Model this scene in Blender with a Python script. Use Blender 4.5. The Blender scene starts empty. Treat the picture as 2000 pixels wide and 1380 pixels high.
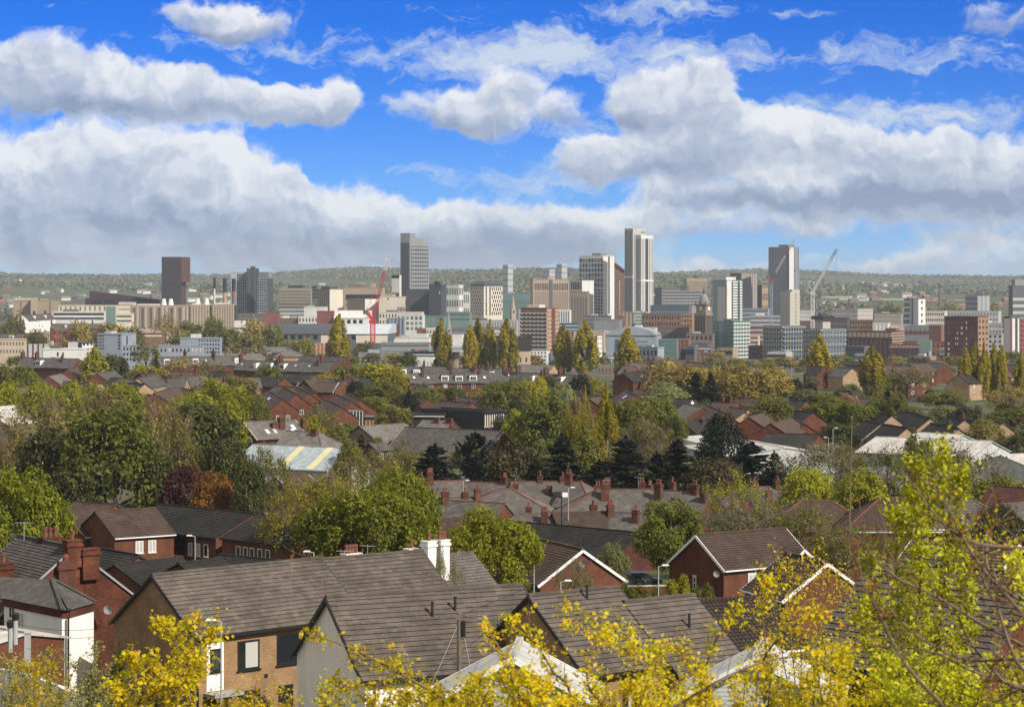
import bpy, bmesh, math, random
import numpy as np
from mathutils import Vector, Matrix
R = math.radians
scene = bpy.context.scene
COL = scene.collection
F = 4705.0      # focal length in photo pixels (photo 2000 wide), level camera at the origin
HZ = 560.0      # eye level
rnd = random.Random(7)

PROF = [(-200, -1.5), (0, -2.2), (12, -5.5), (40, -12.5), (70, -18), (100, -21.5), (140, -25.2), (200, -28.2), (260, -31.8), (320, -35),
        (450, -36), (620, -35), (900, -37.5), (1190, -42), (1700, -54), (2400, -65), (3000, -66), (3600, -58), (4500, -36), (6000, 0),
        (7500, 25), (9000, 42), (11000, 30), (16000, -40)]
def ground(Y, X=0.0):
    for (a, za), (b, zb) in zip(PROF, PROF[1:]):
        if Y <= b:
            t = min(1, max(0, (Y-a)/(b-a)))
            z = za+(zb-za)*t
            break
    else:
        z = PROF[-1][1]
    if Y > 3200:
        k = min(1, (Y-3200)/2500)
        z += k*(14*math.sin(X/700+1.1)+8*math.sin(X/260+Y/900)+5*math.sin(X/120)) - k*X*0.006
    return z
def P(px, py, Y):
    return Vector(((px-1000)/F*Y, Y, (HZ-py)/F*Y))
def pz(py, Y): return (HZ-py)/F*Y

# ---------------------------------------------------------------- objects
def tag(o, label=None, cat=None, group=None, kind=None):
    if label: o['label'] = label
    if cat: o['category'] = cat
    if group: o['group'] = group
    if kind: o['kind'] = kind
    return o
def empty(name, loc, rz=0, label=None, cat=None, group=None):
    o = bpy.data.objects.new(name, None); COL.objects.link(o)
    o.location = loc; o.rotation_euler = (0, 0, rz); o.empty_display_size = .5
    return tag(o, label, cat, group)
def link(name, me, parent=None, loc=(0, 0, 0), rz=0.0):
    o = bpy.data.objects.new(name, me); COL.objects.link(o)
    o.parent = parent; o.location = loc; o.rotation_euler = (0, 0, rz)
    return o
class MB:
    def __init__(s): s.v = []; s.f = []; s.m = []
    def face(s, pts, m=0):
        i = len(s.v); s.v += [tuple(p) for p in pts]; s.f.append(tuple(range(i, i+len(pts)))); s.m.append(m)
    def box(s, x0, x1, y0, y1, z0, z1, m=0):
        a = [(x0, y0), (x1, y0), (x1, y1), (x0, y1)]
        s.prism(a, z0, z1, m)
    def prism(s, poly, z0, z1, m=0, mt=None, top=1.0):
        n = len(poly)
        cx = sum(p[0] for p in poly)/n; cy = sum(p[1] for p in poly)/n
        t = [(cx+(p[0]-cx)*top, cy+(p[1]-cy)*top) for p in poly]
        for i in range(n):
            j = (i+1) % n
            s.face([(*poly[i], z0), (*poly[j], z0), (*t[j], z1), (*t[i], z1)], m)
        s.face([(*p, z1) for p in t], m if mt is None else mt)
        s.face([(*p, z0) for p in reversed(poly)], m)
    def beam(s, p, q, w, h, m=0, up=(0, 0, 1)):
        p = Vector(p); q = Vector(q); d = (q-p).normalized(); u = Vector(up)
        a = d.cross(u)
        if a.length < 1e-4: a = d.cross(Vector((1, 0, 0)))
        a.normalize(); b = a.cross(d)
        c = [(-w/2, -h/2), (w/2, -h/2), (w/2, h/2), (-w/2, h/2)]
        A = [p+a*i+b*j for i, j in c]; B = [q+a*i+b*j for i, j in c]
        for i in range(4):
            j = (i+1) % 4
            s.face([A[i], A[j], B[j], B[i]], m)
        s.face(A[::-1], m); s.face(B, m)
    def tube(s, pts, rs, n=6, m=0):
        pts = [Vector(p) for p in pts]; rings = []
        for k, p in enumerate(pts):
            d = (pts[min(k+1, len(pts)-1)]-pts[max(k-1, 0)]).normalized()
            a = d.cross(Vector((0.31, 0.17, .93)))
            if a.length < 1e-3: a = d.cross(Vector((1, 0, 0)))
            a.normalize(); b = d.cross(a)
            r = rs[k] if hasattr(rs, '__len__') else rs
            i0 = len(s.v)
            for i in range(n):
                t = 2*math.pi*i/n
                s.v.append(tuple(p+a*(r*math.cos(t))+b*(r*math.sin(t))))
            rings.append(i0)
        for a, b in zip(rings, rings[1:]):
            for i in range(n):
                j = (i+1) % n
                s.f.append((a+i, a+j, b+j, b+i)); s.m.append(m)
        s.f.append(tuple(rings[0]+i for i in reversed(range(n)))); s.m.append(m)
        s.f.append(tuple(rings[-1]+i for i in range(n))); s.m.append(m)
    def lathe(s, prof, c=(0, 0), n=12, m=0):
        rings = []
        for r, z in prof:
            rings.append(len(s.v))
            for i in range(n):
                t = 2*math.pi*(i+.5)/n
                s.v.append((c[0]+r*math.cos(t), c[1]+r*math.sin(t), z))
        for a, b in zip(rings, rings[1:]):
            for i in range(n):
                j = (i+1) % n
                s.f.append((a+i, a+j, b+j, b+i)); s.m.append(m)
        s.f.append(tuple(rings[0]+i for i in reversed(range(n)))); s.m.append(m)
        s.f.append(tuple(rings[-1]+i for i in range(n))); s.m.append(m)
    def mesh(s, name, mats):
        me = bpy.data.meshes.new(name)
        me.from_pydata(s.v, [], s.f)
        mats = mats if isinstance(mats, (list, tuple)) else [mats]
        for m in mats: me.materials.append(m)
        me.polygons.foreach_set('material_index', s.m)
        uv = me.uv_layers.new(name='UVMap')
        Z = Vector((0, 0, 1))
        buf = []
        for p in me.polygons:
            n = p.normal
            if abs(n.z) > .985 or n.length < .5:
                h = Vector((1, 0, 0)); t = Vector((0, 1, 0))
            else:
                h = Z.cross(n).normalized(); t = n.cross(h)
            for vi in p.vertices:
                co = me.vertices[vi].co
                buf += [co.dot(h), co.dot(t)]
        uv.data.foreach_set('uv', buf)
        return me
    def build(s, name, mats, parent=None, loc=(0, 0, 0), rz=0.0):
        return link(name, s.mesh(name, mats), parent, loc, rz)

# ---------------------------------------------------------------- materials
MATS = {}
def nt(name):
    m = bpy.data.materials.new(name); m.use_nodes = True
    t = m.node_tree; t.nodes.clear()
    return m, t, t.nodes.new('ShaderNodeOutputMaterial')
def N(t, typ, ins=None, **kw):
    n = t.nodes.new(typ)
    for k, v in kw.items(): setattr(n, k, v)
    for k, v in (ins or {}).items():
        s = n.inputs[k]
        if hasattr(v, 'is_linked') or v.__class__.__name__.startswith('NodeSocket'): t.links.new(v, s)
        else: s.default_value = v
    return n
def c4(c): return (c[0], c[1], c[2], 1.0)
def mixc(t, fac, a, b, mode='MIX'):
    n = t.nodes.new('ShaderNodeMix'); n.data_type = 'RGBA'; n.blend_type = mode
    for i, v in ((0, fac), (6, a), (7, b)):
        if hasattr(v, 'links'): t.links.new(v, n.inputs[i])
        else: n.inputs[i].default_value = v if i == 0 else c4(v)
    return n.outputs[2]
def rampv(t, fac, lo, hi, a=0.0, b=1.0):
    return N(t, 'ShaderNodeMapRange', {0: fac, 1: lo, 2: hi, 3: a, 4: b}).outputs[0]
def weather(t, col, amt, scale, seedobj=True):
    """broad dirt / weathering in object space"""
    tc = N(t, 'ShaderNodeTexCoord')
    n1 = N(t, 'ShaderNodeTexNoise', {'Vector': tc.outputs['Object'], 'Scale': scale, 'Detail': 5.0, 'Roughness': .6})
    v = rampv(t, n1.outputs[0], .3, .72, 1-amt, 1+amt*.7)
    mp = N(t, 'ShaderNodeMapping', {'Vector': tc.outputs['Object'], 'Scale': (1.3, 1.3, .12)})
    n2 = N(t, 'ShaderNodeTexNoise', {'Vector': mp.outputs[0], 'Scale': scale*3, 'Detail': 3.0})
    v2 = rampv(t, n2.outputs[0], .35, .7, 1-amt*.6, 1+amt*.35)
    oi = N(t, 'ShaderNodeObjectInfo')
    v3 = rampv(t, oi.outputs['Random'], 0, 1, 1-amt*.35, 1+amt*.35)
    f = N(t, 'ShaderNodeMath', {0: v, 1: v2}, operation='MULTIPLY').outputs[0]
    f = N(t, 'ShaderNodeMath', {0: f, 1: v3}, operation='MULTIPLY').outputs[0]
    return N(t, 'ShaderNodeVectorMath', {0: col, 3: f}, operation='SCALE').outputs[0]
def plain(name, col, rough=.75, amt=.16, scale=.35, spec=.3, metal=0.0):
    if name in MATS: return MATS[name]
    m, t, out = nt(name)
    rgb = N(t, 'ShaderNodeRGB'); rgb.outputs[0].default_value = c4(col)
    c = weather(t, rgb.outputs[0], amt, scale)
    b = N(t, 'ShaderNodeBsdfPrincipled', {'Base Color': c, 'Roughness': rough, 'Metallic': metal, 'Specular IOR Level': spec})
    t.links.new(b.outputs[0], out.inputs[0])
    MATS[name] = m; return m
def coursed(name, c1, c2, mortar, bw, rh, ms=.01, rough=.85, amt=.2, scale=.4, bump=.3, offset=.5, moss=None):
    """brick / tile / slate pattern laid out in metres on the surface"""
    if name in MATS: return MATS[name]
    m, t, out = nt(name)
    uv = N(t, 'ShaderNodeUVMap')
    br = N(t, 'ShaderNodeTexBrick', {'Vector': uv.outputs[0], 'Color1': c4(c1), 'Color2': c4(c2), 'Mortar': c4(mortar), 'Scale': 1.0,
                                     'Mortar Size': ms, 'Mortar Smooth': .1, 'Bias': 0.0, 'Brick Width': bw, 'Row Height': rh}, offset=offset)
    c = br.outputs['Color']
    # patches of differently fired / weathered units
    n0 = N(t, 'ShaderNodeTexNoise', {'Vector': uv.outputs[0], 'Scale': .9, 'Detail': 4.0})
    k = rampv(t, n0.outputs[0], .35, .7, .82, 1.15)
    c = N(t, 'ShaderNodeVectorMath', {0: c, 3: k}, operation='SCALE').outputs[0]
    if moss:
        n1 = N(t, 'ShaderNodeTexNoise', {'Vector': uv.outputs[0], 'Scale': .55, 'Detail': 6.0, 'Roughness': .7})
        c = mixc(t, rampv(t, n1.outputs[0], .50, .70, 0, .65), c, moss)
        n2 = N(t, 'ShaderNodeTexNoise', {'Vector': uv.outputs[0], 'Scale': 3.2, 'Detail': 3.0, 'Roughness': .6})
        c = mixc(t, rampv(t, n2.outputs[0], .66, .70, 0, .5), c, (.26, .25, .21))
    c = weather(t, c, amt, scale)
    bp = N(t, 'ShaderNodeBump', {'Strength': bump, 'Distance': .02, 'Height': br.outputs['Fac']}, invert=True)
    b = N(t, 'ShaderNodeBsdfPrincipled', {'Base Color': c, 'Roughness': rough, 'Specular IOR Level': .15, 'Normal': bp.outputs[0]})
    t.links.new(b.outputs[0], out.inputs[0])
    MATS[name] = m; return m
def glass(name, col=(.02, .025, .03), lite=(.25, .25, .24), p=.25, rough=.06, spec=.6):
    """window glass: dark reflective pane, some with pale blinds drawn behind"""
    if name in MATS: return MATS[name]
    m, t, out = nt(name)
    oi = N(t, 'ShaderNodeObjectInfo')
    f = rampv(t, oi.outputs['Random'], 1-p, 1-p+.01, 0, 1)
    c = mixc(t, f, col, lite)
    b = N(t, 'ShaderNodeBsdfPrincipled', {'Base Color': c, 'Roughness': rough, 'Specular IOR Level': spec})
    t.links.new(b.outputs[0], out.inputs[0])
    MATS[name] = m; return m
def leafmat(name, cols, trans=.45, rough=.55):
    if name in MATS: return MATS[name]
    m, t, out = nt(name)
    g = N(t, 'ShaderNodeNewGeometry'); oi = N(t, 'ShaderNodeObjectInfo')
    tc = N(t, 'ShaderNodeTexCoord')
    nz = N(t, 'ShaderNodeTexNoise', {'Vector': tc.outputs['Object'], 'Scale': .45, 'Detail': 3.0})
    a = N(t, 'ShaderNodeMath', {0: g.outputs['Random Per Island'], 1: .5, 2: 0.0}, operation='MULTIPLY_ADD').outputs[0]
    a2 = N(t, 'ShaderNodeMath', {0: nz.outputs[0], 1: .85, 2: a}, operation='MULTIPLY_ADD').outputs[0]
    a3 = N(t, 'ShaderNodeMath', {0: a2, 1: .18}, operation='SUBTRACT').outputs[0]
    cr = t.nodes.new('ShaderNodeValToRGB'); t.links.new(a3, cr.inputs[0])
    e = cr.color_ramp.elements
    e[0].color = c4(cols[0]); e[-1].color = c4(cols[-1]); e[0].position = .1; e[-1].position = .9
    for i, cc in enumerate(cols[1:-1]):
        k = e.new(.1+.8*(i+1)/(len(cols)-1)); k.color = c4(cc)
    v = rampv(t, oi.outputs['Random'], 0, 1, .8, 1.2)
    c = N(t, 'ShaderNodeVectorMath', {0: cr.outputs[0], 3: v}, operation='SCALE').outputs[0]
    d = N(t, 'ShaderNodeBsdfPrincipled', {'Base Color': c, 'Roughness': rough, 'Specular IOR Level': .22})
    tr = N(t, 'ShaderNodeBsdfTranslucent', {'Color': c})
    mx = N(t, 'ShaderNodeMixShader', {0: trans, 1: d.outputs[0], 2: tr.outputs[0]})
    t.links.new(mx.outputs[0], out.inputs[0])
    MATS[name] = m; return m
# ---------------------------------------------------------------- camera, light, sky
cam = bpy.data.objects.new('camera', bpy.data.cameras.new('camera')); COL.objects.link(cam)
cam.rotation_euler = (R(90), 0, 0)
cam.data.sensor_fit = 'HORIZONTAL'; cam.data.sensor_width = 36; cam.data.lens = F/2000*36
cam.data.shift_y = (560-690)/2000
cam.data.clip_start = .5; cam.data.clip_end = 40000
cam.data.dof.use_dof = True; cam.data.dof.focus_distance = 260; cam.data.dof.aperture_fstop = 8.0
scene.camera = cam
scene.view_settings.view_transform = 'Standard'; scene.view_settings.look = 'None'
scene.view_settings.exposure = 0.27; scene.view_settings.gamma = 1.0
SUN_AZ, SUN_EL = 132, 40
sl = bpy.data.lights.new('sun', 'SUN'); sl.energy = 4.9; sl.angle = R(.5); sl.color = (1, .93, .82)
so = bpy.data.objects.new('sun', sl); COL.objects.link(so)
sd = Vector((math.sin(R(SUN_AZ))*math.cos(R(SUN_EL)), math.cos(R(SUN_AZ))*math.cos(R(SUN_EL)), math.sin(R(SUN_EL))))
so.rotation_euler = sd.to_track_quat('Z', 'Y').to_euler(); so.location = (60, -40, 60)
cy = scene.cycles
cy.max_bounces = 6; cy.diffuse_bounces = 2; cy.glossy_bounces = 2; cy.transmission_bounces = 3; cy.volume_bounces = 0
cy.use_denoising = True; cy.caustics_reflective = False; cy.caustics_refractive = False
cy.use_adaptive_sampling = True; cy.adaptive_threshold = .006

world = bpy.data.worlds.new('World'); scene.world = world; world.use_nodes = True
wt = world.node_tree; wt.nodes.clear()
wout = wt.nodes.new('ShaderNodeOutputWorld')
def M(op, a, b=None, c=None, clamp=False):
    n = wt.nodes.new('ShaderNodeMath'); n.operation = op; n.use_clamp = clamp
    for i, v in enumerate((a, b, c)):
        if v is None: continue
        if hasattr(v, 'links'): wt.links.new(v, n.inputs[i])
        else: n.inputs[i].default_value = v
    return n.outputs[0]
sky = N(wt, 'ShaderNodeTexSky', sky_type='NISHITA', sun_disc=False, sun_elevation=R(SUN_EL), sun_rotation=R(SUN_AZ),
        altitude=1200, air_density=.66, dust_density=.2, ozone_density=2.5)
skc = N(wt, 'ShaderNodeHueSaturation', {'Hue': .510, 'Saturation': 1.6, 'Value': 1.0, 'Color': sky.outputs[0]}).outputs[0]
skc = mixc(wt, 1.0, skc, (.50, .80, 1.26), 'MULTIPLY')
tc = N(wt, 'ShaderNodeTexCoord')
sx = N(wt, 'ShaderNodeSeparateXYZ', {0: tc.outputs['Generated']})
yy = M('MAXIMUM', sx.outputs[1], .12)
u = M('DIVIDE', sx.outputs[0], yy); v = M('DIVIDE', sx.outputs[2], yy)
# tangent of azimuth / elevation, in units of 100 photo pixels
uv = N(wt, 'ShaderNodeCombineXYZ', {0: M('MULTIPLY', u, F/100), 1: M('MULTIPLY', v, F/100), 2: 0.0}).outputs[0]
def warp(vec, scale, amp, seed, detail=4.0):
    sv = N(wt, 'ShaderNodeVectorMath', {0: vec, 1: (seed*3.1, seed*1.7, seed)}, operation='ADD').outputs[0]
    n = N(wt, 'ShaderNodeTexNoise', {'Vector': sv, 'Scale': scale, 'Detail': detail, 'Roughness': .6})
    d = N(wt, 'ShaderNodeVectorMath', {0: n.outputs[1], 1: (.5, .5, .5)}, operation='SUBTRACT').outputs[0]
    return N(wt, 'ShaderNodeVectorMath', {0: d, 1: (amp, amp*.8, 0), 2: vec}, operation='MULTIPLY_ADD').outputs[0]
w1 = warp(uv, .75, 1.5, 3.0, 6.0)
CL = [  # cloud masses: centre, radii (photo pixels), weight
 (60,150,140,62,1),(200,178,130,45,1),(350,188,130,42,.95),(490,205,110,36,.9),(590,203,80,38,.8),(655,198,52,42,1),
 (420,42,85,32,.9),(510,62,60,34,.6),
 (40,370,200,95,1.1),(240,355,200,85,1.1),(420,370,130,85,1),(560,420,170,70,1),(760,450,200,52,1),(950,465,170,52,.95),(250,470,520,62,.9),
 (1010,165,70,42,.85),(880,213,110,36,.85),(975,235,95,30,.75),(1110,215,36,32,.6),
 (1265,190,68,56,1.1),(1372,160,42,38,1),(1310,228,95,40,.9),(1400,205,60,40,.7),
 (1170,312,90,38,.95),(1300,300,95,46,1),(1480,272,120,52,1.1),(1610,285,110,48,1),(1760,312,130,52,1.1),(1920,325,130,58,1.1),
 (1520,372,200,40,.85),(1780,378,240,42,.8),(1250,405,60,36,.7),(1120,460,150,48,.9),(1380,440,180,28,.6),
 (1820,440,250,32,.55),(1930,505,160,40,.65),(600,503,90,22,.8),(1400,538,120,20,.6),(1330,520,60,24,.5),(1640,525,120,18,.45),(850,500,120,28,.5),
 (1960,30,80,40,.6)]
den = None; num = None
for cx, cyy, rx, ry, s in CL:
    k = (100/rx/1.25, 100/ry/1.25, 0); c = ((cx-1000)/100, (HZ-cyy)/100)
    a = N(wt, 'ShaderNodeVectorMath', {0: w1, 1: k, 2: (-c[0]*k[0], -c[1]*k[1], 0)}, operation='MULTIPLY_ADD').outputs[0]
    d = N(wt, 'ShaderNodeVectorMath', {0: a, 1: a}, operation='DOT_PRODUCT').outputs['Value']
    d = M('MULTIPLY', d, d)
    w = M('POWER', .36788, d)
    den = M('MULTIPLY', w, s) if den is None else M('MULTIPLY_ADD', w, s, den)
    yv = N(wt, 'ShaderNodeSeparateXYZ', {0: a}).outputs[1]
    h = M('MULTIPLY', w, yv)
    num = h if num is None else M('ADD', num, h)
height = M('DIVIDE', num, M('ADD', den, .15))
def fbm(vec, scale, seed, detail=6.0, rough=.6, st=(1, 1, 1)):
    mp = N(wt, 'ShaderNodeVectorMath', {0: vec, 1: st, 2: (seed*2.3, seed*1.1, seed)}, operation='MULTIPLY_ADD')
    return N(wt, 'ShaderNodeTexNoise', {'Vector': mp.outputs[0], 'Scale': scale, 'Detail': detail, 'Roughness': rough}).outputs[0]
off = N(wt, 'ShaderNodeVectorMath', {0: w1, 1: (.10, .16, 0)}, operation='ADD').outputs[0]
fa = fbm(w1, 1.15, 1.3, 7.0); fb = fbm(off, 1.15, 1.3, 3.0)
relief = M('SUBTRACT', fa, fb)
dens = M('MULTIPLY_ADD', M('SUBTRACT', fa, .5), 1.85, den)
alpha = rampv(wt, dens, .24, .92)
alpha.node.interpolation_type = 'SMOOTHSTEP'
# thin high streaks
st = fbm(w1, 1.7, 8.0, 8.0, .70, (.7, 1.9, 1))
tden = None
for cx, cyy, rx, ry, s in [(1130,95,330,42,1),(930,125,200,42,.8),(560,95,260,26,.8),(1740,105,170,38,.8),(1920,125,150,34,.7),(1650,215,260,30,1),(1900,232,170,26,1),(1060,352,170,30,.9),(1250,15,130,26,.7),(1390,22,90,26,.7),(1560,25,90,16,.7),(820,335,120,24,.5),(380,248,150,16,.6),(1180,250,160,26,.7),(1500,345,200,22,.6),(1350,120,150,26,.6),(860,40,120,20,.35),(200,250,160,16,.4)]:
    k = (100/rx, 100/ry, 0); c = ((cx-1000)/100, (HZ-cyy)/100)
    a = N(wt, 'ShaderNodeVectorMath', {0: w1, 1: k, 2: (-c[0]*k[0], -c[1]*k[1], 0)}, operation='MULTIPLY_ADD').outputs[0]
    w = M('POWER', .36788, N(wt, 'ShaderNodeVectorMath', {0: a, 1: a}, operation='DOT_PRODUCT').outputs['Value'])
    tden = M('MULTIPLY', w, s) if tden is None else M('MULTIPLY_ADD', w, s, tden)
sl_h = rampv(wt, sx.outputs[2], .0, .05, .55, 1)
thin = M('MULTIPLY', rampv(wt, M('MULTIPLY_ADD', tden, .30, st), .62, .95, 0, .92), sl_h)
lum = M('MULTIPLY_ADD', height, .46, .57)
lum = M('MULTIPLY_ADD', relief, 1.0, lum)
lum = M('MULTIPLY_ADD', M('SUBTRACT', fbm(w1, .55, 12.0, 3.0), .5), 1.15, lum)
lum = M('MULTIPLY_ADD', M('SUBTRACT', .9, alpha), .25, lum, True)
dk = None
for cx, cyy, rx, ry, s in [(280,430,300,38,1),(120,330,160,30,.5),(700,470,300,36,.9),(980,490,160,30,.8),(60,205,160,18,.5),(330,215,200,16,.5),(1560,395,300,34,.8),(1850,390,220,34,.9),(1240,240,100,26,.7),(1300,340,110,18,.6),(930,245,100,16,.5),(1150,480,160,30,.7),(440,75,90,16,.5),(560,355,80,22,.4)]:
    k2 = (100/rx, 100/ry, 0); c = ((cx-1000)/100, (HZ-cyy)/100)
    a = N(wt, 'ShaderNodeVectorMath', {0: w1, 1: k2, 2: (-c[0]*k2[0], -c[1]*k2[1], 0)}, operation='MULTIPLY_ADD').outputs[0]
    w = M('POWER', .36788, N(wt, 'ShaderNodeVectorMath', {0: a, 1: a}, operation='DOT_PRODUCT').outputs['Value'])
    dk = M('MULTIPLY', w, s) if dk is None else M('MULTIPLY_ADD', w, s, dk)
lum = M('MULTIPLY_ADD', dk, -.34, M('ADD', lum, .06))
cr = wt.nodes.new('ShaderNodeValToRGB'); wt.links.new(lum, cr.inputs[0])
e = cr.color_ramp.elements
e[0].position = .12; e[0].color = (2.9, 3.6, 5.0, 1); e[1].position = .92; e[1].color = (9.5, 9.6, 9.7, 1)
k = e.new(.52); k.color = (5.3, 5.95, 7.1, 1)
c0 = mixc(wt, thin, skc, (6.6, 7.6, 8.8))
c1 = mixc(wt, M('MULTIPLY', alpha, .92), c0, cr.outputs[0])
bg = N(wt, 'ShaderNodeBackground', {'Color': c1, 'Strength': .08})
# unseen rest of the sky: near-full warm cloud, added to lift ambient light
rear = N(wt, 'ShaderNodeTexNoise', {'Vector': tc.outputs['Generated'], 'Scale': 2.2, 'Detail': 3.0}).outputs[0]
bg2 = N(wt, 'ShaderNodeBackground', {'Color': mixc(wt, rampv(wt, rear, .30, .52, .25, .95), skc, (9.0, 8.6, 8.1)), 'Strength': .062})
win = M('MULTIPLY', rampv(wt, M('ABSOLUTE', u), .5, .4), rampv(wt, v, .28, .2))
win = M('MULTIPLY', win, M('MULTIPLY', M('GREATER_THAN', v, -.03), M('GREATER_THAN', sx.outputs[1], .12)))
mxs = N(wt, 'ShaderNodeMixShader', {0: win, 1: bg2.outputs[0], 2: bg.outputs[0]})
wt.links.new(mxs.outputs[0], wout.inputs[0])
world.cycles.sampling_method = 'MANUAL'; world.cycles.sample_map_resolution = 512

# ---------------------------------------------------------------- terrain
def make_ground():
    ys = [-200, -60, -20] + list(np.concatenate([np.arange(0, 140, 8), np.arange(140, 500, 20), np.arange(500, 1300, 50), np.arange(1300, 3200, 100), np.arange(3200, 10000, 170), np.arange(10000, 16001, 1000)]))
    nc = 120; vs = []; fs = []
    for Y in ys:
        W = .5*max(Y, 0)+220
        for i in range(nc+1):
            X = (i/nc*2-1)*W
            z = ground(Y, X) + (.25*math.sin(X*.21)*math.sin(Y*.13) if Y < 1000 else 0)
            vs.append((X, Y, z))
    for j in range(len(ys)-1):
        for i in range(nc):
            a = j*(nc+1)+i
            fs.append((a, a+1, a+nc+2, a+nc+1))
    me = bpy.data.meshes.new('ground'); me.from_pydata(vs, [], fs)
    m, t, out = nt('ground_grass')
    g = N(t, 'ShaderNodeNewGeometry')
    n1 = N(t, 'ShaderNodeTexNoise', {'Vector': g.outputs['Position'], 'Scale': .02, 'Detail': 6.0, 'Roughness': .65})
    n2 = N(t, 'ShaderNodeTexNoise', {'Vector': g.outputs['Position'], 'Scale': .35, 'Detail': 5.0})
    n3 = N(t, 'ShaderNodeTexNoise', {'Vector': g.outputs['Position'], 'Scale': .0035, 'Detail': 4.0})
    c = mixc(t, rampv(t, n2.outputs[0], .35, .65), (.05, .065, .018), (.095, .085, .035))
    c = mixc(t, rampv(t, n1.outputs[0], .5, .58), c, (.10, .095, .085))
    c = mixc(t, rampv(t, n3.outputs[0], .45, .6, 0, .6), c, (.07, .10, .03))
    sp = N(t, 'ShaderNodeSeparateXYZ', {0: g.outputs['Position']})
    band = N(t, 'ShaderNodeMath', {0: rampv(t, sp.outputs[1], 900, 1200), 1: rampv(t, sp.outputs[1], 3300, 2900)}, operation='MULTIPLY').outputs[0]
    c = mixc(t, N(t, 'ShaderNodeMath', {0: band, 1: .85}, operation='MULTIPLY').outputs[0], c, mixc(t, rampv(t, n1.outputs[0], .4, .6), (.085, .075, .06), (.14, .125, .11)))
    b = N(t, 'ShaderNodeBsdfPrincipled', {'Base Color': c, 'Roughness': .95, 'Specular IOR Level': .1})
    t.links.new(b.outputs[0], out.inputs[0])
    me.materials.append(m)
    for p in me.polygons: p.use_smooth = True
    tag(link('ground', me), kind='structure')
make_ground()

# ---------------------------------------------------------------- air
def make_haze():
    mb = MB(); mb.box(-9000, 9000, -300, 17000, -130, 150)
    m, t, out = nt('haze')
    pv = N(t, 'ShaderNodeVolumePrincipled', {'Color': (.74, .85, 1, 1), 'Density': HAZE, 'Anisotropy': .1})
    t.links.new(pv.outputs[0], out.inputs['Volume'])
    o = mb.build('haze', m); tag(o, kind='stuff')
HAZE = 5.6e-5
make_haze()
# ---------------------------------------------------------------- palette for the city
G = {}
for n_, c_, r_ in [
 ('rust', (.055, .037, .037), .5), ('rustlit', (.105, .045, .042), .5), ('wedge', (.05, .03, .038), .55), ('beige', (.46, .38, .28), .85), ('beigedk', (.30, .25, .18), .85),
 ('cream', (.60, .54, .45), .8), ('white', (.64, .635, .61), .6), ('offwhite', (.60, .59, .56), .65), ('greyw', (.40, .41, .41), .6), ('grey', (.24, .25, .26), .65),
 ('dgrey', (.10, .108, .118), .55), ('black', (.022, .024, .028), .45), ('char', (.055, .06, .07), .5), ('navy', (.02, .03, .06), .4), ('teal', (.12, .18, .165), .5),
 ('copper', (.14, .215, .185), .6), ('brown', (.17, .135, .105), .75), ('tan', (.37, .29, .205), .85), ('stone', (.23, .185, .135), .9), ('dstone', (.13, .105, .08), .9),
 ('soot', (.035, .032, .03), .95), ('redclad', (.20, .07, .06), .6), ('crane', (.5, .03, .03), .4), ('lead', (.20, .21, .22), .5), ('conc', (.42, .39, .34), .85), ('pinkst', (.36, .285, .22), .85),
 ('bluegrey', (.27, .31, .36), .5), ('yellow', (.62, .30, .04), .6), ('roofg', (.17, .17, .17), .8), ('roofpale', (.42, .41, .38), .7), ('ochre', (.34, .23, .13), .8), ('purple', (.10, .07, .20), .6),
 ('sheet', (.56, .57, .55), .5), ('metalpale', (.50, .54, .56), .45)]:
    G[n_] = plain('city_'+n_, c_, r_, amt=.10, scale=.06)
G['brick'] = coursed('city_brick', (.25, .085, .055), (.20, .07, .045), (.25, .17, .13), .9, .3, .03, amt=.18, scale=.05)
G['dbrick'] = coursed('city_dark_brick', (.14, .055, .045), (.11, .045, .04), (.14, .09, .08), .9, .3, .03, amt=.18, scale=.05)
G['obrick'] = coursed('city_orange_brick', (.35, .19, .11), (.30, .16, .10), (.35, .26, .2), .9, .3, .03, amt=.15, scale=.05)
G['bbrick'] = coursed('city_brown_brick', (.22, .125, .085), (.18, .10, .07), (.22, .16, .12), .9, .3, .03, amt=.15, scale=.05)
G['glass'] = glass('city_glass', (.03, .042, .058), (.10, .12, .14), .3, .12)
G['blueglass'] = glass('city_blue_glass', (.05, .10, .15), (.12, .20, .26), .4, .12)
G['greenglass'] = glass('city_green_glass', (.065, .125, .12), (.15, .23, .22), .4, .12)
G['dark'] = glass('city_dark_glass', (.012, .015, .02), (.05, .055, .06), .25, .15)
G['lightpane'] = glass('city_light_pane', (.10, .10, .10), (.55, .54, .50), .7, .2)
G['pane'] = glass('city_pale_pane', (.04, .045, .05), (.5, .5, .48), .4, .15)

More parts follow.
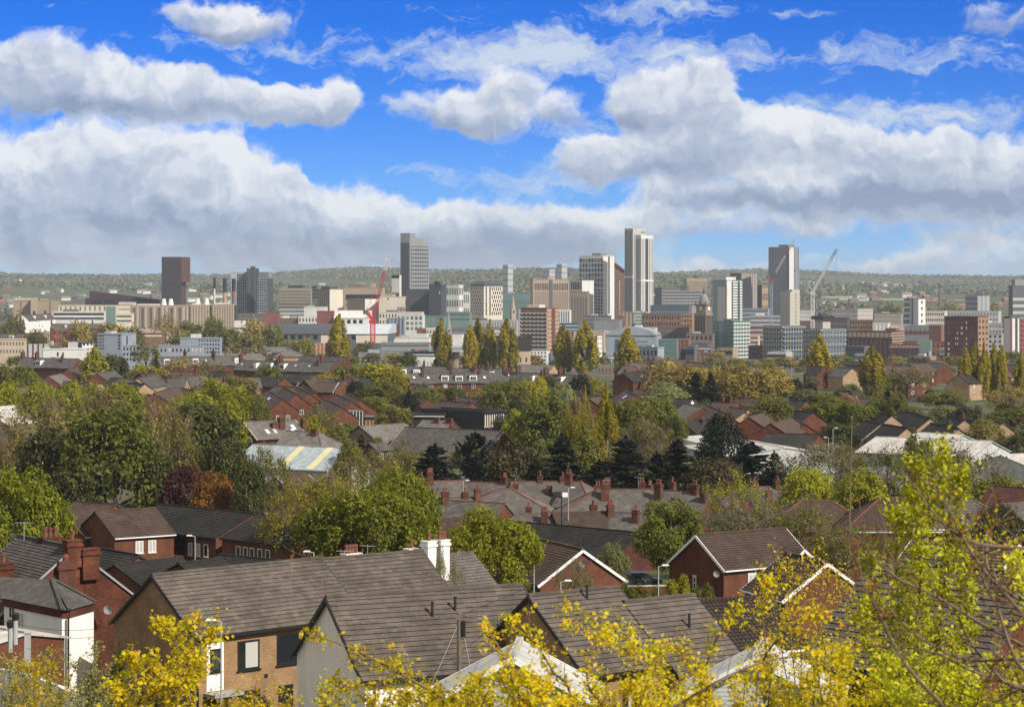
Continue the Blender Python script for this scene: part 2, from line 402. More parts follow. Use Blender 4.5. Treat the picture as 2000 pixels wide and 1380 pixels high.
SHARED = {}
def slab(w, h, mat, d=.16):
    k = ('slab', round(w, 2), round(h, 2), mat.name, d)
    if k not in SHARED:
        mb = MB(); mb.box(-w/2, w/2, -d, .05, 0, h); SHARED[k] = mb.mesh('panel', mat)
    return SHARED[k]
def put(root, me, name, frame, u, z):
    """frame: (corner, unit along, outward angle); u metres along the face"""
    c, d, ang = frame
    return link(name, me, root, (c[0]+d[0]*u, c[1]+d[1]*u, z), ang)
def dress(root, frame, W, H, z0, specs):
    for sp in specs or []:
        k = sp[0]; o = dict(sp[-1]) if isinstance(sp[-1], dict) else {}
        a, b = o.get('z', (0, 1)); l, r = o.get('x', (0, 1))
        za, zb = z0+H*a, z0+H*b; ua, ub = W*l, W*r
        mat = G[sp[3 if k != 'g' else 5]]; d = o.get('d', .16)
        if k == 'v':      # vertical strips
            n, fr = sp[1], sp[2]; p = (ub-ua)/n
            me = slab(p*fr, zb-za, mat, d)
            for i in range(n): put(root, me, o.get('n', 'window_strip'), frame, ua+p*(i+.5), za)
        elif k == 'h':    # storey-long bands
            n, fr = sp[1], sp[2]; p = (zb-za)/n
            me = slab(ub-ua, p*fr, mat, d)
            for i in range(n): put(root, me, o.get('n', 'window_band'), frame, (ua+ub)/2, za+p*(i+(1-fr)/2))
        elif k == 'g':    # single windows
            nx, nz, fx, fz = sp[1:5]; px = (ub-ua)/nx; p = (zb-za)/nz
            me = slab(px*fx, p*fz, mat, d)
            for j in range(nz):
                for i in range(nx):
                    if o.get('skip') and (i*7+j*5) % o['skip'] == 0: continue
                    put(root, me, o.get('n', 'window'), frame, ua+px*(i+.5+(o.get('st', 0)*(j % 2)-o.get('st', 0)/2)), za+p*(j+(1-fz)/2))
def tower(label, xl, xc, xr, yt, Y, wall, left=None, right=None, a=None, yb=None, cat='building', name='building', rwall=None, roof=(), dmax=45, group=None, top=None, plinth=None, wname='wall'):
    """block seen corner-on: left face from xl to xc, right face from xc to xr"""
    wl = max(.5, (xc-xl)/F*Y); wr = max(.0, (xr-xc)/F*Y)
    if a is None: a = 8 if wr < .25*wl else (25 if wr < wl*1.3 else 50)
    if xr <= xc: a = 3
    a = R(a); W = wl/math.cos(a); D = wr/math.sin(a) if wr > 0 else W*.7
    D = min(max(D, W*.35), dmax)
    C = Vector(((xc-1000)/F*Y, Y, 0)); g = ground(Y, C.x)-3
    zt = pz(yt, Y); H = zt-(pz(yb, Y) if yb else g); zb = zt-H
    az = math.atan2(C.x, C.y)
    root = empty(name, (C.x, C.y, zb), -az, label, cat, group)
    # local frame: +y along the view ray, +x to the right of it
    dl = Vector((-math.cos(a), math.sin(a))); dr = Vector((math.sin(a), math.cos(a)))
    q = [Vector((0, 0)), dr*D, dr*D+dl*W, dl*W]
    mb = MB(); mb.prism([tuple(p) for p in q], 0, H)
    ms = [G[wall], G['roofg']]
    mb.m[4] = 1
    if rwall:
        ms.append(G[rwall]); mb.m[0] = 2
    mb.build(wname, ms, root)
    fl = (tuple(q[3]), tuple(-dl), -a); fr = (tuple(q[0]), tuple(dr), math.pi/2-a)
    base = 0
    vis = H-max(0, (g+3-zb)) if not yb else H
    if plinth is not None: vis = zt-pz(plinth, Y)
    dress(root, fl, W, vis, H-vis, left)
    dress(root, fr, D, vis, H-vis, right)
    # parapet
    ang = -a
    for (x0, x1, y0, y1, h, mt, nm) in roof:      # rooftop boxes in fractions of the plan
        mb = MB()
        pts = [q[3]+(-dl)*W*x+dr*D*y for x, y in ((x0, y0), (x1, y0), (x1, y1), (x0, y1))]
        mb.prism([tuple(p) for p in pts], H, H+h)
        mb.build(nm, G[mt], root)
    if top is None and W > 12:
        mb = MB(); th = .5
        for p0, p1 in zip(q, q[1:]+q[:1]):
            mb.beam((*p0, H+th/2), (*p1, H+th/2), .5, th)
        mb.build('parapet', G[wall], root)
    return root, dict(W=W, D=D, H=H, vis=vis, q=q, dl=dl, dr=dr, a=a, zb=zb, fl=fl, fr=fr)
PL = lambda w=.3, h=3, m='grey': [(.3, .3+w, .3, .8, h, m, 'plant_room')]

# ---------------------------------------------------------------- tall landmarks
def landmarks():
    # rust-clad tower
    r, i = tower('dark rust-clad tower with ribbed front and sunlit redder overhanging right side', 316, 354, 363, 504, 2300, 'rust', [('v', 9, .45, 'char', {'n': 'cladding_strip'})], [('v', 2, .4, 'char', {'n': 'cladding_strip'})], cat='tower', name='tower', rwall='rustlit', a=14, yb=None, top=0)  # right side painted in a lighter, sunlit copy of the rust
    mb = MB(); k = 4.2; q = i['q']; z0 = i['H']-23.5*2300/F*2; z1 = i['H']+1
    p = [tuple(q[0]), tuple(q[0]+Vector((k, .6))), tuple(q[1]+Vector((k, .6))), tuple(q[1])]
    mb.prism(p, z0, z1); mb.build('overhang', G['rustlit'], r)
    mb = MB(); mb.prism([(x*1.0, y) for x, y in [tuple(v) for v in q]], i['H'], i['H']+1.2); mb.build('roof_cap', G['rust'], r)
    # low rust wedge
    Y = 2350; ro = empty('building', P(240, 610, Y), 0, 'long low rust-coloured wedge building sloping down beside the rust tower', 'building')
    s = Y/F; mb = MB(); pr = [(-74, 30), (-74, -27-(-53)), (-65, 27), (-65, 41), (72, 24), (72, -10), (-74, -10)]
    pr = [(-74, -40), (72, -40), (72, 25), (-65, 42), (-65, 28), (-74, 28)]
    f = [(x*s, 0, z*s) for x, z in pr]; b = [(x*s, 22, z*s) for x, z in pr]
    mb.face(f); mb.face(b[::-1])
    for j in range(len(pr)): mb.face([f[j], b[j], b[(j+1) % len(pr)], f[(j+1) % len(pr)]])
    mb.build('wall', G['wedge'], ro)
    for j in range(22):
        link('window', slab(1.3, 3.2, G['dark']), ro, ((-60+j*3.6)*s, -.05, (17+(j % 3)*.6)*s))
    # concrete silo-like library, three stepped blocks with tall dark slots
    for xl, xc, xr, yt, n, lb in ((255, 368, 371, 597, 14, 'longest left block of the ribbed beige concrete range below the rust tower'), (371, 409, 413, 596, 7, 'middle block of the ribbed beige concrete range, under two white roof cowls'), (414, 457, 462, 595, 9, 'right block of the ribbed beige concrete range, beside the three chimneys')):
        r, i = tower(lb, xl, xc, xr, yt, 2050, 'beige', [('v', n, .34, 'beigedk', {'z': (.0, .97), 'd': .5, 'n': 'slot'})], [('v', 1, .9, 'black', {'n': 'slot'})], cat='concrete block', plinth=640, a=10, roof=[(.1, .5, .3, .8, 1.6, 'offwhite', 'plant_room')])
        if xl < 300:
            mb = MB(); me = slab(i['W']/n*.42, i['vis']*.93, G['dgrey'], .55)
            for j in (0, 2, 4, 6, 9, 11): put(r, me, 'slot', i['fl'], i['W']/n*(j+.95), i['H']-i['vis'])
        cow = {255: (.56, .68), 371: (.35, .8), 414: ()}[xl]
        for c in cow:
            p = i['q'][3]+(-i['dl'])*i['W']*c+i['dr']*5
            mb = MB(); mb.lathe([(2.6, 0), (2.5, 1), (1.5, 6)], n=10); mb.build('roof_cowl', G['white'], r, (p.x, p.y, i['H']))
    # chimneys
    def chimney(px, w, yt, yb, Y, bands, lb):
        c = P(px, yb, Y); g = ground(Y)-2; ro = empty('chimney', (c.x, Y, g), 0, lb, 'chimney')
        z = g
        for nm, y1, mt, f in bands:
            z1 = pz(y1, Y); mb = MB(); mb.lathe([(w/2*f, z-g), (w/2*f*.97, z1-g)], n=14); mb.build(nm, G[mt], ro); z = z1
    chimney(419, 2.0, 542, 594, 2200, [('shaft', 563, 'offwhite', .75), ('black_top', 542, 'black', 1.15)], 'thin white chimney with a black top, leftmost of three')
    chimney(439, 3.6, 543, 594, 2200, [('shaft', 571, 'tan', 1), ('black_top', 543, 'navy', 1.0)], 'beige chimney with a broad black top, between the other two chimneys')
    chimney(456.5, 3.9, 544, 594, 2200, [('shaft', 570.5, 'brown', 1), ('red_band', 568.5, 'crane', 1.03), ('black_top', 544, 'navy', 1)], 'brown chimney with black top and a red band, rightmost of three')
    # student block
    tower('pale framed slab with dark window grid, left of its charcoal core', 451, 482, 486, 532, 2420, 'greyw', [('g', 5, 14, .72, .8, 'glass', {'x': (.38, .97), 'z': (.0, .97)})], None, name='apartment_tower', cat='apartment tower', plinth=612, a=12)
    tower('charcoal core tower standing between two gridded window slabs', 482, 503, 506, 524, 2410, 'char', [('v', 2, .25, 'dgrey')], None, name='apartment_tower', cat='apartment tower', a=10, roof=PL(.4, 2, 'char'))
    tower('pale gridded slab with charcoal right flank, right of the charcoal core', 503, 522, 533, 543, 2380, 'greyw', [('g', 5, 13, .6, .72, 'glass')], [('v', 1, 1.0, 'char')], name='apartment_tower', cat='apartment tower', plinth=610, roof=[(0, 1, .2, .9, 6, 'lead', 'upper_storey')])
    # university range
    tower('beige range with six rows of windows and a black roof box', 545, 607, 609, 563, 2600, 'beigedk', [('h', 6, .42, 'glass', {'z': (.02, .93)}), ('v', 14, .12, 'beigedk', {'z': (.02, .93), 'd': .3, 'n': 'pier'})], None, plinth=604, roof=[(.28, .72, .2, .8, 3, 'black', 'plant_room')])
    tower('glazed stair link between two beige ranges', 608, 620, 621, 564, 2610, 'brown', [('h', 6, .7, 'glass')], None, plinth=604, roof=[(0, .9, .2, .8, 3, 'black', 'plant_room')])
    tower('beige hall with ribbed left front and blank sunlit right wall', 620, 644, 670, 565, 2560, 'beigedk', [('v', 6, .4, 'brown', {'n': 'rib'})], None, rwall='cream', a=48, plinth=604, roof=[(.1, .8, .2, .8, 3, 'char', 'plant_room')])  # right wall painted paler than the left to read as sunlit
    tower('flat-topped tan building with a dark glass upper floor behind the red crane', 671, 745, 752, 562, 2620, 'tan', [('h', 1, .42, 'dark', {'z': (.25, .85), 'x': (.06, .98)}), ('h', 1, .2, 'blueglass', {'z': (.05, .3), 'x': (.06, .8)})], None, plinth=602, roof=[(.1, .5, .3, .8, 4, 'brown', 'plant_room'), (.68, .8, .2, .5, 5, 'tan', 'plant_room')])
    tower('ribbed tan block with a white flank, left of the red crane', 678, 713, 742, 584, 2450, 'tan', [('v', 9, .4, 'brown', {'n': 'rib'})], None, rwall='offwhite', a=38, plinth=615)
    tower('pale beige block with a row of dark slots, right of the red crane', 740, 797, 810, 580, 2440, 'cream', [('v', 7, .5, 'dark', {'x': (.62, .95), 'z': (.22, .45)}), ('v', 1, .6, 'glass', {'x': (.90, .97), 'z': (.5, .9)})], None, plinth=616, roof=[(.15, .4, .3, .8, 3, 'tan', 'plant_room')])
    # sky plaza
    r, i = tower('tallest dark slab tower on the left side of the skyline, with stepped roof', 782, 800, 838, 474, 2500, 'char', [('v', 4, .25, 'dgrey')], [('v', 10, .55, 'dark', {'z': (.0, .97), 'x': (.05, .97)}), ('h', 26, .42, 'grey', {'z': (0, .97), 'd': .3, 'n': 'spandrel_band'})], a=32, cat='tower', name='tower', rwall='grey', dmax=60)
    for (x0, x1, y0, y1, h, nm) in ((0, 1, .0, .30, 10, 'upper_tower'), (0, .9, .30, .75, 5.5, 'middle_step')):
        q = i['q']; mb = MB(); pts = [q[3]+(-i['dl'])*i['W']*x+i['dr']*i['D']*y for x, y in ((x0, y0), (x1, y0), (x1, y1), (x0, y1))]
        mb.prism([tuple(p) for p in pts], i['H'], i['H']+h); mb.build(nm, [G['grey']], r)
    tower('white and black annex against the foot of the tall dark slab tower', 765, 780, 784, 537, 2480, 'offwhite', [('h', 1, 1.0, 'black', {'z': (.86, 1), 'n': 'dark_cap'}), ('h', 1, 1, 'dgrey', {'z': (0, .2), 'n': 'base_band'})], None, plinth=580)
    tower('broad charcoal block at the foot of the tall dark slab tower', 793, 852, 856, 566, 2350, 'char', [('h', 9, .12, 'dgrey', {'z': (0, 1), 'n': 'cladding_line'})], None, plinth=608)
    tower('charcoal block with an upright white sign on its right edge', 838, 862, 872, 557, 2330, 'char', [('h', 1, .8, 'offwhite', {'x': (.84, .9), 'z': (.62, .78), 'n': 'upright_sign'})], None, plinth=605, roof=PL(.3, 4, 'black'))
    tower('small white and green panelled flats behind the charcoal block', 872, 896, 905, 557, 2700, 'offwhite', [('g', 5, 5, .6, .55, 'teal')], [('g', 2, 5, .6, .6, 'glass')], cat='flats')
    tower('white and green flats directly left of the beige hotel', 905, 917, 919, 570, 2650, 'offwhite', [('g', 3, 4, .55, .6, 'teal')], None, cat='flats')
    # beige hotel with slot windows
    r, i = tower('beige hotel with staggered slot windows and a dark rounded roof storey', 918, 945, 982, 560, 2300, 'cream', [('g', 6, 8, .28, .7, 'dark', {'st': .5})], [('v', 1, .4, 'dark', {'x': (.05, .2)}), ('v', 1, .4, 'dark', {'x': (.25, .4)}), ('g', 5, 7, .45, .75, 'dark', {'x': (.42, .98), 'st': .5})], a=45, cat='hotel', name='hotel', plinth=616)
    mb = MB(); q = i['q']; mb.prism([tuple(p) for p in q], i['H'], i['H']+2.2, top=.97); mb.prism([tuple(p) for p in q], i['H']+2.2, i['H']+5, top=.72); mb.build('roof_storey', G['char'], r)
    # tan slab with vertical piers
    tower('beige office slab with tall close-set vertical window strips', 1035, 1041, 1112, 546, 2250, 'pinkst', None, [('v', 20, .42, 'brown', {'x': (.04, .98), 'z': (.0, .84)}), ('v', 20, .5, 'dark', {'x': (.04, .98), 'z': (.86, .95), 'n': 'attic_window'}), ('v', 1, 1, 'dgrey', {'x': (.44, .54)})], a=78, dmax=80, cat='office block', roof=[(.2, .8, .42, .56, 2.5, 'pinkst', 'lift_core'), (.0, .9, .02, .08, 1.5, 'pinkst', 'lift_core')])
    tower('white striped lower wing at the right foot of the beige office slab', 1090, 1113, 1116, 605, 2200, 'white', [('v', 5, .4, 'dgrey', {'z': (.1, .9)})], None, plinth=632)
    tower('grey stone block with dark upright windows right of the beige office slab', 1114, 1148, 1151, 570, 2320, 'stone', [('v', 6, .4, 'dgrey', {'z': (0, .85)})], None, plinth=632, cat='office block')
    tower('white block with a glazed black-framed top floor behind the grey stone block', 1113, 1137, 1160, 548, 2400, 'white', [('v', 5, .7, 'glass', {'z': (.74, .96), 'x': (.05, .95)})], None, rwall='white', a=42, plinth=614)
    tower('white tower with a dark glass grid on its left face and blank white right flank', 1131, 1178, 1200, 500, 2420, 'white', [('g', 8, 6, .78, .8, 'glass', {'z': (.46, .97)}), ('g', 8, 8, .66, .62, 'glass', {'z': (0, .44), 'x': (.1, 1)})], [('v', 1, .28, 'dark', {'x': (.28, .75)})], a=28, cat='tower', name='tower', plinth=613, roof=[(.45, .8, .2, .7, 3, 'lead', 'plant_room')])
    # brown wedge
    Y = 2460; s = Y/F; ro = empty('building', P(1210, 620, Y), 0, 'narrow brown building with a steep sloping roof between two white towers', 'building'); mb = MB()
    pr = [(-12, -60), (10, -60), (10, 90), (-8, 105), (-12, 105)]; f = [(x*s, 0, z*s) for x, z in pr]; b = [(x*s, 20, z*s) for x, z in pr]
    mb.face(f); mb.face(b[::-1])
    for j in range(5): mb.face([f[j], b[j], b[(j+1) % 5], f[(j+1) % 5]])
    mb.build('wall', G['bbrick'], ro)
    for j in range(14): link('window', slab(.9, 1.6, G['white']), ro, (.2*s, -.05, (-10+j*6)*s))
    mb = MB(); mb.beam((-10*s, -.6, 107*s), (11*s, -.6, 91*s), 2, 1.4); mb.build('roof_edge', G['redclad'], ro)
    link('glazed_corner', slab(5*s, 130*s, G['glass']), ro, (-9*s, -.06, -40*s))
    # tallest tower, two interlocking volumes
    r, i = tower('tallest tower of the skyline, pale grey with close vertical fins, left taller half', 1220, 1236, 1262, 446, 2380, 'greyw', [('v', 6, .36, 'dgrey', {'z': (.0, .985)})], [('v', 4, .32, 'dgrey', {'z': (0, .95), 'x': (.05, .5)}), ('h', 1, .25, 'dark', {'x': (.62, .9), 'z': (.955, .985), 'n': 'roof_louvre'})], a=40, cat='tower', name='tower')
    dress(r, i['fl'], i['W'], i['vis'], i['H']-i['vis'], [('h', 1, 1, 'white', {'z': (.60, .615), 'd': .4, 'n': 'belt_course'})])
    r, i = tower('lower pale finned half of the tallest tower, with dark glazed strip', 1241, 1252, 1276, 459, 2350, 'offwhite', [('v', 4, .4, 'dgrey', {'z': (.0, .97)})], [('v', 2, .36, 'dgrey', {'z': (0, .97), 'x': (.02, .3)}), ('v', 1, .9, 'glass', {'z': (0, .97), 'x': (.33, .6)}), ('v', 3, .34, 'dgrey', {'z': (0, .97), 'x': (.62, 1)})], a=55, cat='tower', name='tower')
    for f_, w_ in ((i['fl'], i['W']), (i['fr'], i['D'])): dress(r, f_, w_, i['vis'], i['H']-i['vis'], [('h', 1, 1, 'white', {'z': (.605, .62), 'd': .4, 'n': 'belt_course'})])
    # behind / right
    tower('dark blue-grey glass office with a sloping roofline right of the tallest tower', 1279, 1292, 1332, 562, 2700, 'dgrey', None, [('h', 6, .6, 'blueglass', {'x': (.0, .4), 'z': (.2, .8)})], a=60)
    tower('long office with four white window bands beneath a beige ribbed slab', 1293, 1370, 1378, 568, 2500, 'greyw', [('h', 5, .5, 'glass'), ('v', 24, .14, 'offwhite', {'d': .3, 'n': 'mullion'})], [('h', 5, .5, 'glass')], plinth=598, cat='office block', roof=[(.42, .6, .3, .8, 6, 'dgrey', 'plant_room')])
    tower('beige ribbed office slab rising behind the long white-banded office', 1336, 1341, 1381, 543, 2750, 'beigedk', None, [('v', 13, .36, 'brown', {'z': (.05, .95)})], a=72, cat='office block', dmax=60, roof=[(.2, .8, .45, .55, 3, 'char', 'plant_room')])
    tower('long dark glass pavilion in front of the long white-banded office', 1270, 1345, 1351, 597, 2300, 'dgrey', [('h', 3, .5, 'blueglass')], None, plinth=612)
    # town hall
    Y = 2200; s = Y/F; g = ground(Y)-2; c = P(1375, 600, Y); ro = empty('clock_tower', (c.x, Y, g), R(-38), 'dark stone clock tower with columns, clock face and leaded dome', 'clock tower')
    zz = lambda y: pz(y, Y)-g
    def sq(w, y0, y1, mt, nm, top=1.0):
        mb = MB(); h = w*s/2; mb.prism([(-h, -h), (h, -h), (h, h), (-h, h)], zz(y0), zz(y1), top=top); return mb.build(nm, G[mt], ro)
    sq(34, 690, 655, 'dstone', 'base'); sq(22, 655, 615, 'dgrey', 'core'); sq(29, 656, 649, 'dstone', 'plinth'); sq(29, 616, 611, 'stone', 'entablature'); sq(22, 611, 594, 'stone', 'clock_stage'); sq(26, 597, 594, 'dstone', 'cornice')
    for fx in (-1, 1):
        for k in range(5):
            for ax in (0, 1):
                mb = MB(); mb.lathe([(.95, zz(650)), (.85, zz(616))], n=8)
                p = ((k-2)*6*s, fx*13*s) if ax else (fx*13*s, (k-2)*6*s)
                mb.build('column', G['dstone'], ro, (*p, 0))
    mb = MB(); rr = 10.5*s
    mb.lathe([(rr, zz(594)), (rr*.98, zz(590)), (rr*.9, zz(586)), (rr*.74, zz(580)), (rr*.5, zz(576)), (rr*.3, zz(574))], n=14); mb.build('dome', G['lead'], ro)
    mb = MB(); mb.lathe([(1.4, zz(575)), (1.2, zz(569)), (1.7, zz(568)), (1.0, zz(565)), (.25, zz(562)), (.12, zz(558))], n=10); mb.build('lantern', G['dstone'], ro)
    for ang in (0, 90):
        mb = MB(); mb.lathe([(1.9, 0), (1.9, .3)], n=16)
        o = mb.build('clock_face', G['white'], ro); o.rotation_euler = (R(90), 0, R(ang)); o.location = Vector((math.sin(R(ang)), -math.cos(R(ang)), 0))*11.1*s+Vector((0, 0, zz(602)))
    for sx_, sy_ in ((-1, -1), (1, -1), (1, 1), (-1, 1)):
        mb = MB(); mb.lathe([(.9, zz(596)), (.8, zz(590)), (.1, zz(586))], n=8); mb.build('corner_urn', G['dstone'], ro, (sx_*11*s, sy_*11*s, 0))
    # glass residential tower and podium
    r, i = tower('glazed residential tower with white balconies and sloping green glass top', 1392, 1418, 1450, 548, 2000, 'greenglass', [('v', 1, 1, 'offwhite', {'x': (.38, .95), 'z': (.0, .84), 'n': 'white_panel'}), ('g', 3, 12, .5, .22, 'dgrey', {'x': (.4, .95), 'z': (.04, .82), 'd': .3})], [('h', 15, .5, 'white', {'x': (.05, .95), 'd': .8, 'n': 'balcony'}), ('v', 2, .25, 'glass', {'x': (.1, .95), 'd': 1.0, 'z': (0, .98)}), ('v', 1, 1, 'offwhite', {'x': (.0, .28), 'd': 1.1, 'n': 'white_panel'})], a=45, cat='apartment tower', name='apartment_tower', plinth=628, roof=[(.25, 1, .0, .6, 3, 'offwhite', 'roof_frame')])
    r, i = tower('lower green glass podium block under the white-balconied tower', 1391, 1432, 1465, 628, 1960, 'greenglass', [('h', 11, .25, 'teal', {'d': .3, 'n': 'floor_edge'}), ('v', 1, 1, 'blueglass', {'x': (.33, .55), 'd': .25})], [('h', 11, .3, 'offwhite', {'d': .4, 'n': 'floor_edge'}), ('v', 6, .12, 'offwhite', {'d': .45, 'n': 'mullion'})], a=35, cat='apartment block', name='apartment_block', plinth=709, roof=[(.3, .7, .3, .7, 2, 'teal', 'roof_box')])
    tower('brown-grey office slab with fine vertical ribs behind the glazed residential tower', 1426, 1448, 1479, 534, 2650, 'brown', [('v', 6, .3, 'dgrey')], [('v', 10, .36, 'greyw', {'n': 'rib'})], a=48, cat='office block')
    tower('tan building behind the leaning grey crane, right of the brown-grey slab', 1477, 1488, 1500, 556, 2680, 'brown', [('v', 3, .4, 'dgrey')], [('h', 5, .45, 'ochre')], a=48)
    r, i = tower('tall grey-green tower with fine vertical folds and a pale right edge', 1501, 1541, 1561, 483, 2600, 'bluegrey', [('v', 13, .34, 'dgrey', {'z': (0, 1)}), ('v', 1, 1, 'glass', {'x': (.93, .99)})], [('v', 1, 1, 'offwhite', {'x': (.02, .45), 'n': 'pale_panel'}), ('v', 4, .4, 'dgrey', {'x': (.47, .98)})], a=30, cat='tower', name='tower', roof=[(.4, .85, .2, .8, 3, 'brown', 'plant_room')])
    # concrete cores and building sites
    tower('bare concrete lift core with dark slots, left of two, in front of the grey-green tower', 1524, 1543, 1562, 570, 2020, 'conc', None, [('g', 1, 9, .3, .55, 'black', {'x': (.5, .7), 'z': (.1, .98)})], a=45, cat='lift core', name='lift_core', plinth=640, roof=[(.5, 1, .2, 1, 2, 'conc', 'stub_wall')])
    tower('short concrete lift core under a dark formwork collar', 1592, 1607, 1622, 624, 1900, 'conc', None, None, a=45, cat='lift core', name='lift_core', plinth=648, roof=[(-.25, 1.25, -.25, 1.25, 3.0, 'black', 'formwork_collar'), (.2, .5, .2, .8, 5, 'rust', 'formwork')])
    for xl, xc, xr, yt, Y, n, lb in ((1490, 1530, 1572, 640, 1880, 10, 'left half-built frame of open concrete floors behind the poplar'), (1568, 1605, 1652, 646, 1840, 9, 'right half-built rounded frame of open floors with edge screens')):
        r, i = tower(lb, xl, xc, xr, yt, Y, 'glass', None, None, a=42, cat='building site', name='unfinished_building', plinth=728, top=0, wname='dark_interior')
        for k in range(n):
            mb = MB(); c0 = sum(i['q'], Vector((0, 0)))/4
            mb.prism([tuple(c0+(p-c0)*1.05) for p in i['q']], 0, .5)
            mb.build('floor_slab', G['greyw'], r, (0, 0, i['H']-i['vis']*(k/n)))
            if k % 2 == 0:
                for f_, w_ in ((i['fl'], i['W']), (i['fr'], i['D'])):
                    put(r, slab(w_*.9, 1.1, G['blueglass'] if k else G['teal'], .9), 'edge_screen', f_, w_/2, i['H']-i['vis']*(k/n)+.6)
        for f_, w_ in ((i['fl'], i['W']), (i['fr'], i['D'])):
            for k in range(8): put(r, slab(.4, i['vis'], G['conc'], .7), 'concrete_column', f_, w_*(k+.5)/8, i['H']-i['vis'])
    # flats and hospital blocks
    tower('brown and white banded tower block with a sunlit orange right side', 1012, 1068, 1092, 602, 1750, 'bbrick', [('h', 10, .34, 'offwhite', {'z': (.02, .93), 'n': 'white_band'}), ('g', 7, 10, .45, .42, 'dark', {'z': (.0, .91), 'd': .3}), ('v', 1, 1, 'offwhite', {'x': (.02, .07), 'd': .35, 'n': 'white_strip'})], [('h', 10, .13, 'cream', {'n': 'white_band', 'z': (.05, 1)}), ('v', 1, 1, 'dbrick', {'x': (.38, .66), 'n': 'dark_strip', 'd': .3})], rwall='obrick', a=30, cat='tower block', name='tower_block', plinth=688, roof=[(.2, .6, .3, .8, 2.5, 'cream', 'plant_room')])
    tower('white flats with small dark windows at the foot of the brown banded tower block', 1036, 1068, 1074, 685, 1500, 'white', [('g', 5, 4, .3, .5, 'dark')], None, cat='flats', plinth=713)
    tower('pale blue rendered block right of the white flats', 1071, 1087, 1092, 690, 1490, 'bluegrey', [('v', 2, .3, 'blueglass')], None, plinth=713, cat='flats')
    tower('white stair tower with a purple panel left of the grey clinic', 1155, 1167, 1176, 656, 1560, 'white', [('v', 1, .35, 'purple', {'x': (.5, 1)})], [('g', 2, 6, .3, .4, 'dgrey')], a=40, plinth=714)
    r, i = tower('large pale grey clinic with glazed bays and a shallow curved roof', 1183, 1283, 1292, 655, 1560, 'bluegrey', [('v', 1, 1, 'blueglass', {'x': (.18, .36), 'z': (.15, .85)}), ('h', 5, .4, 'greenglass', {'x': (.60, .82), 'z': (.1, .85)}), ('v', 1, 1, 'grey', {'x': (.36, .6), 'n': 'grey_panel', 'z': (0, .95)})], None, plinth=707, cat='clinic', name='clinic', top=0)
    mb = MB()
    for k in range(10):
        u0, u1 = k/10, (k+1)/10; h0, h1 = 5*math.sin(math.pi*u0)**.7+.5, 5*math.sin(math.pi*u1)**.7+.5
        q = i['q']; f = lambda u_, y_: q[3]+(-i['dl'])*i['W']*u_+i['dr']*i['D']*y_
        A, B, C_, D_ = f(u0, -.03), f(u1, -.03), f(u1, 1), f(u0, 1)
        mb.face([(*A, i['H']), (*B, i['H']), (*B, i['H']+h1), (*A, i['H']+h0)]); mb.face([(*A, i['H']+h0), (*B, i['H']+h1), (*C_, i['H']+h1), (*D_, i['H']+h0)])
    mb.build('curved_roof', G['bluegrey'], r)
    tower('green glass wing on the right end of the grey clinic', 1286, 1322, 1325, 662, 1540, 'greenglass', [('h', 6, .3, 'teal', {'n': 'floor_edge'}), ('v', 8, .12, 'teal', {'d': .25, 'n': 'mullion'})], None, plinth=708, cat='clinic wing')
    tower('long low white and blue glazed block below the grey clinic', 1178, 1290, 1292, 697, 1480, 'blueglass', [('h', 1, 1, 'offwhite', {'z': (.78, 1), 'n': 'fascia'}), ('v', 18, .12, 'offwhite', {'n': 'mullion'})], None, plinth=713)
    tower('dark brick block with a white-lintelled window grid left of the green glass podium', 1343, 1388, 1391, 678, 1760, 'dstone', [('g', 10, 4, .5, .45, 'pane', {'z': (0, .85)}), ('h', 1, 1, 'greyw', {'z': (.86, .95), 'n': 'cornice'})], None, plinth=708)
    # brick blocks on the right
    tower('broad dark red brick office with a tan roof storey behind the middle right poplar', 1653, 1742, 1765, 648, 1900, 'dbrick', [('h', 1, 1, 'tan', {'z': (.80, .97), 'n': 'roof_storey', 'd': .5}), ('h', 5, .34, 'dark', {'z': (.05, .78)}), ('v', 10, .12, 'dbrick', {'z': (0, 1), 'd': .7, 'n': 'pier'})], [('h', 5, .4, 'tan', {'z': (.5, 1), 'n': 'pale_band'})], a=22, cat='office block')
    tower('square dark red brick stair tower above the broad brick office', 1729, 1751, 1757, 641, 1910, 'brick', [('v', 2, .2, 'dbrick')], None)
    tower('lower dark brick office with tan-topped bays, right of the broad brick office', 1738, 1795, 1802, 674, 1800, 'dbrick', [('h', 1, 1, 'tan', {'z': (.84, .97), 'n': 'roof_storey'}), ('h', 4, .35, 'dark', {'z': (.05, .8)}), ('v', 8, .14, 'dbrick', {'d': .5, 'n': 'pier'})], None, cat='office block')
    r, i = tower('tall dark red brick apartment tower with a right side toned as sunlit brick', 1845, 1910, 1930, 619, 1500, 'dbrick', None, [('g', 3, 10, .5, .4, 'dark', {'z': (.1, .98)})], rwall='obrick', a=25, cat='apartment tower', name='apartment_tower', plinth=752)  # right side in paler brick: sunlight put into the colour
    for j in range(12):
        for u_, w_ in ((.13, .055), (.34, .025), (.40, .025), (.52, .05), (.66, .03), (.86, .07)):
            if (j*3+int(u_*50)) % 5 == 0: continue
            put(r, slab(i['W']*w_, 1.5, G['lightpane'] if u_ < .8 else G['dark']), 'window', i['fl'], i['W']*u_, i['H']-i['vis']+i['vis']*(.04+j*.078))
    tower('grey flats with square dark windows between the brick tower and the striped tower', 1912, 1958, 1962, 652, 1600, 'greyw', [('g', 5, 5, .4, .42, 'dark')], None, cat='flats', plinth=700)
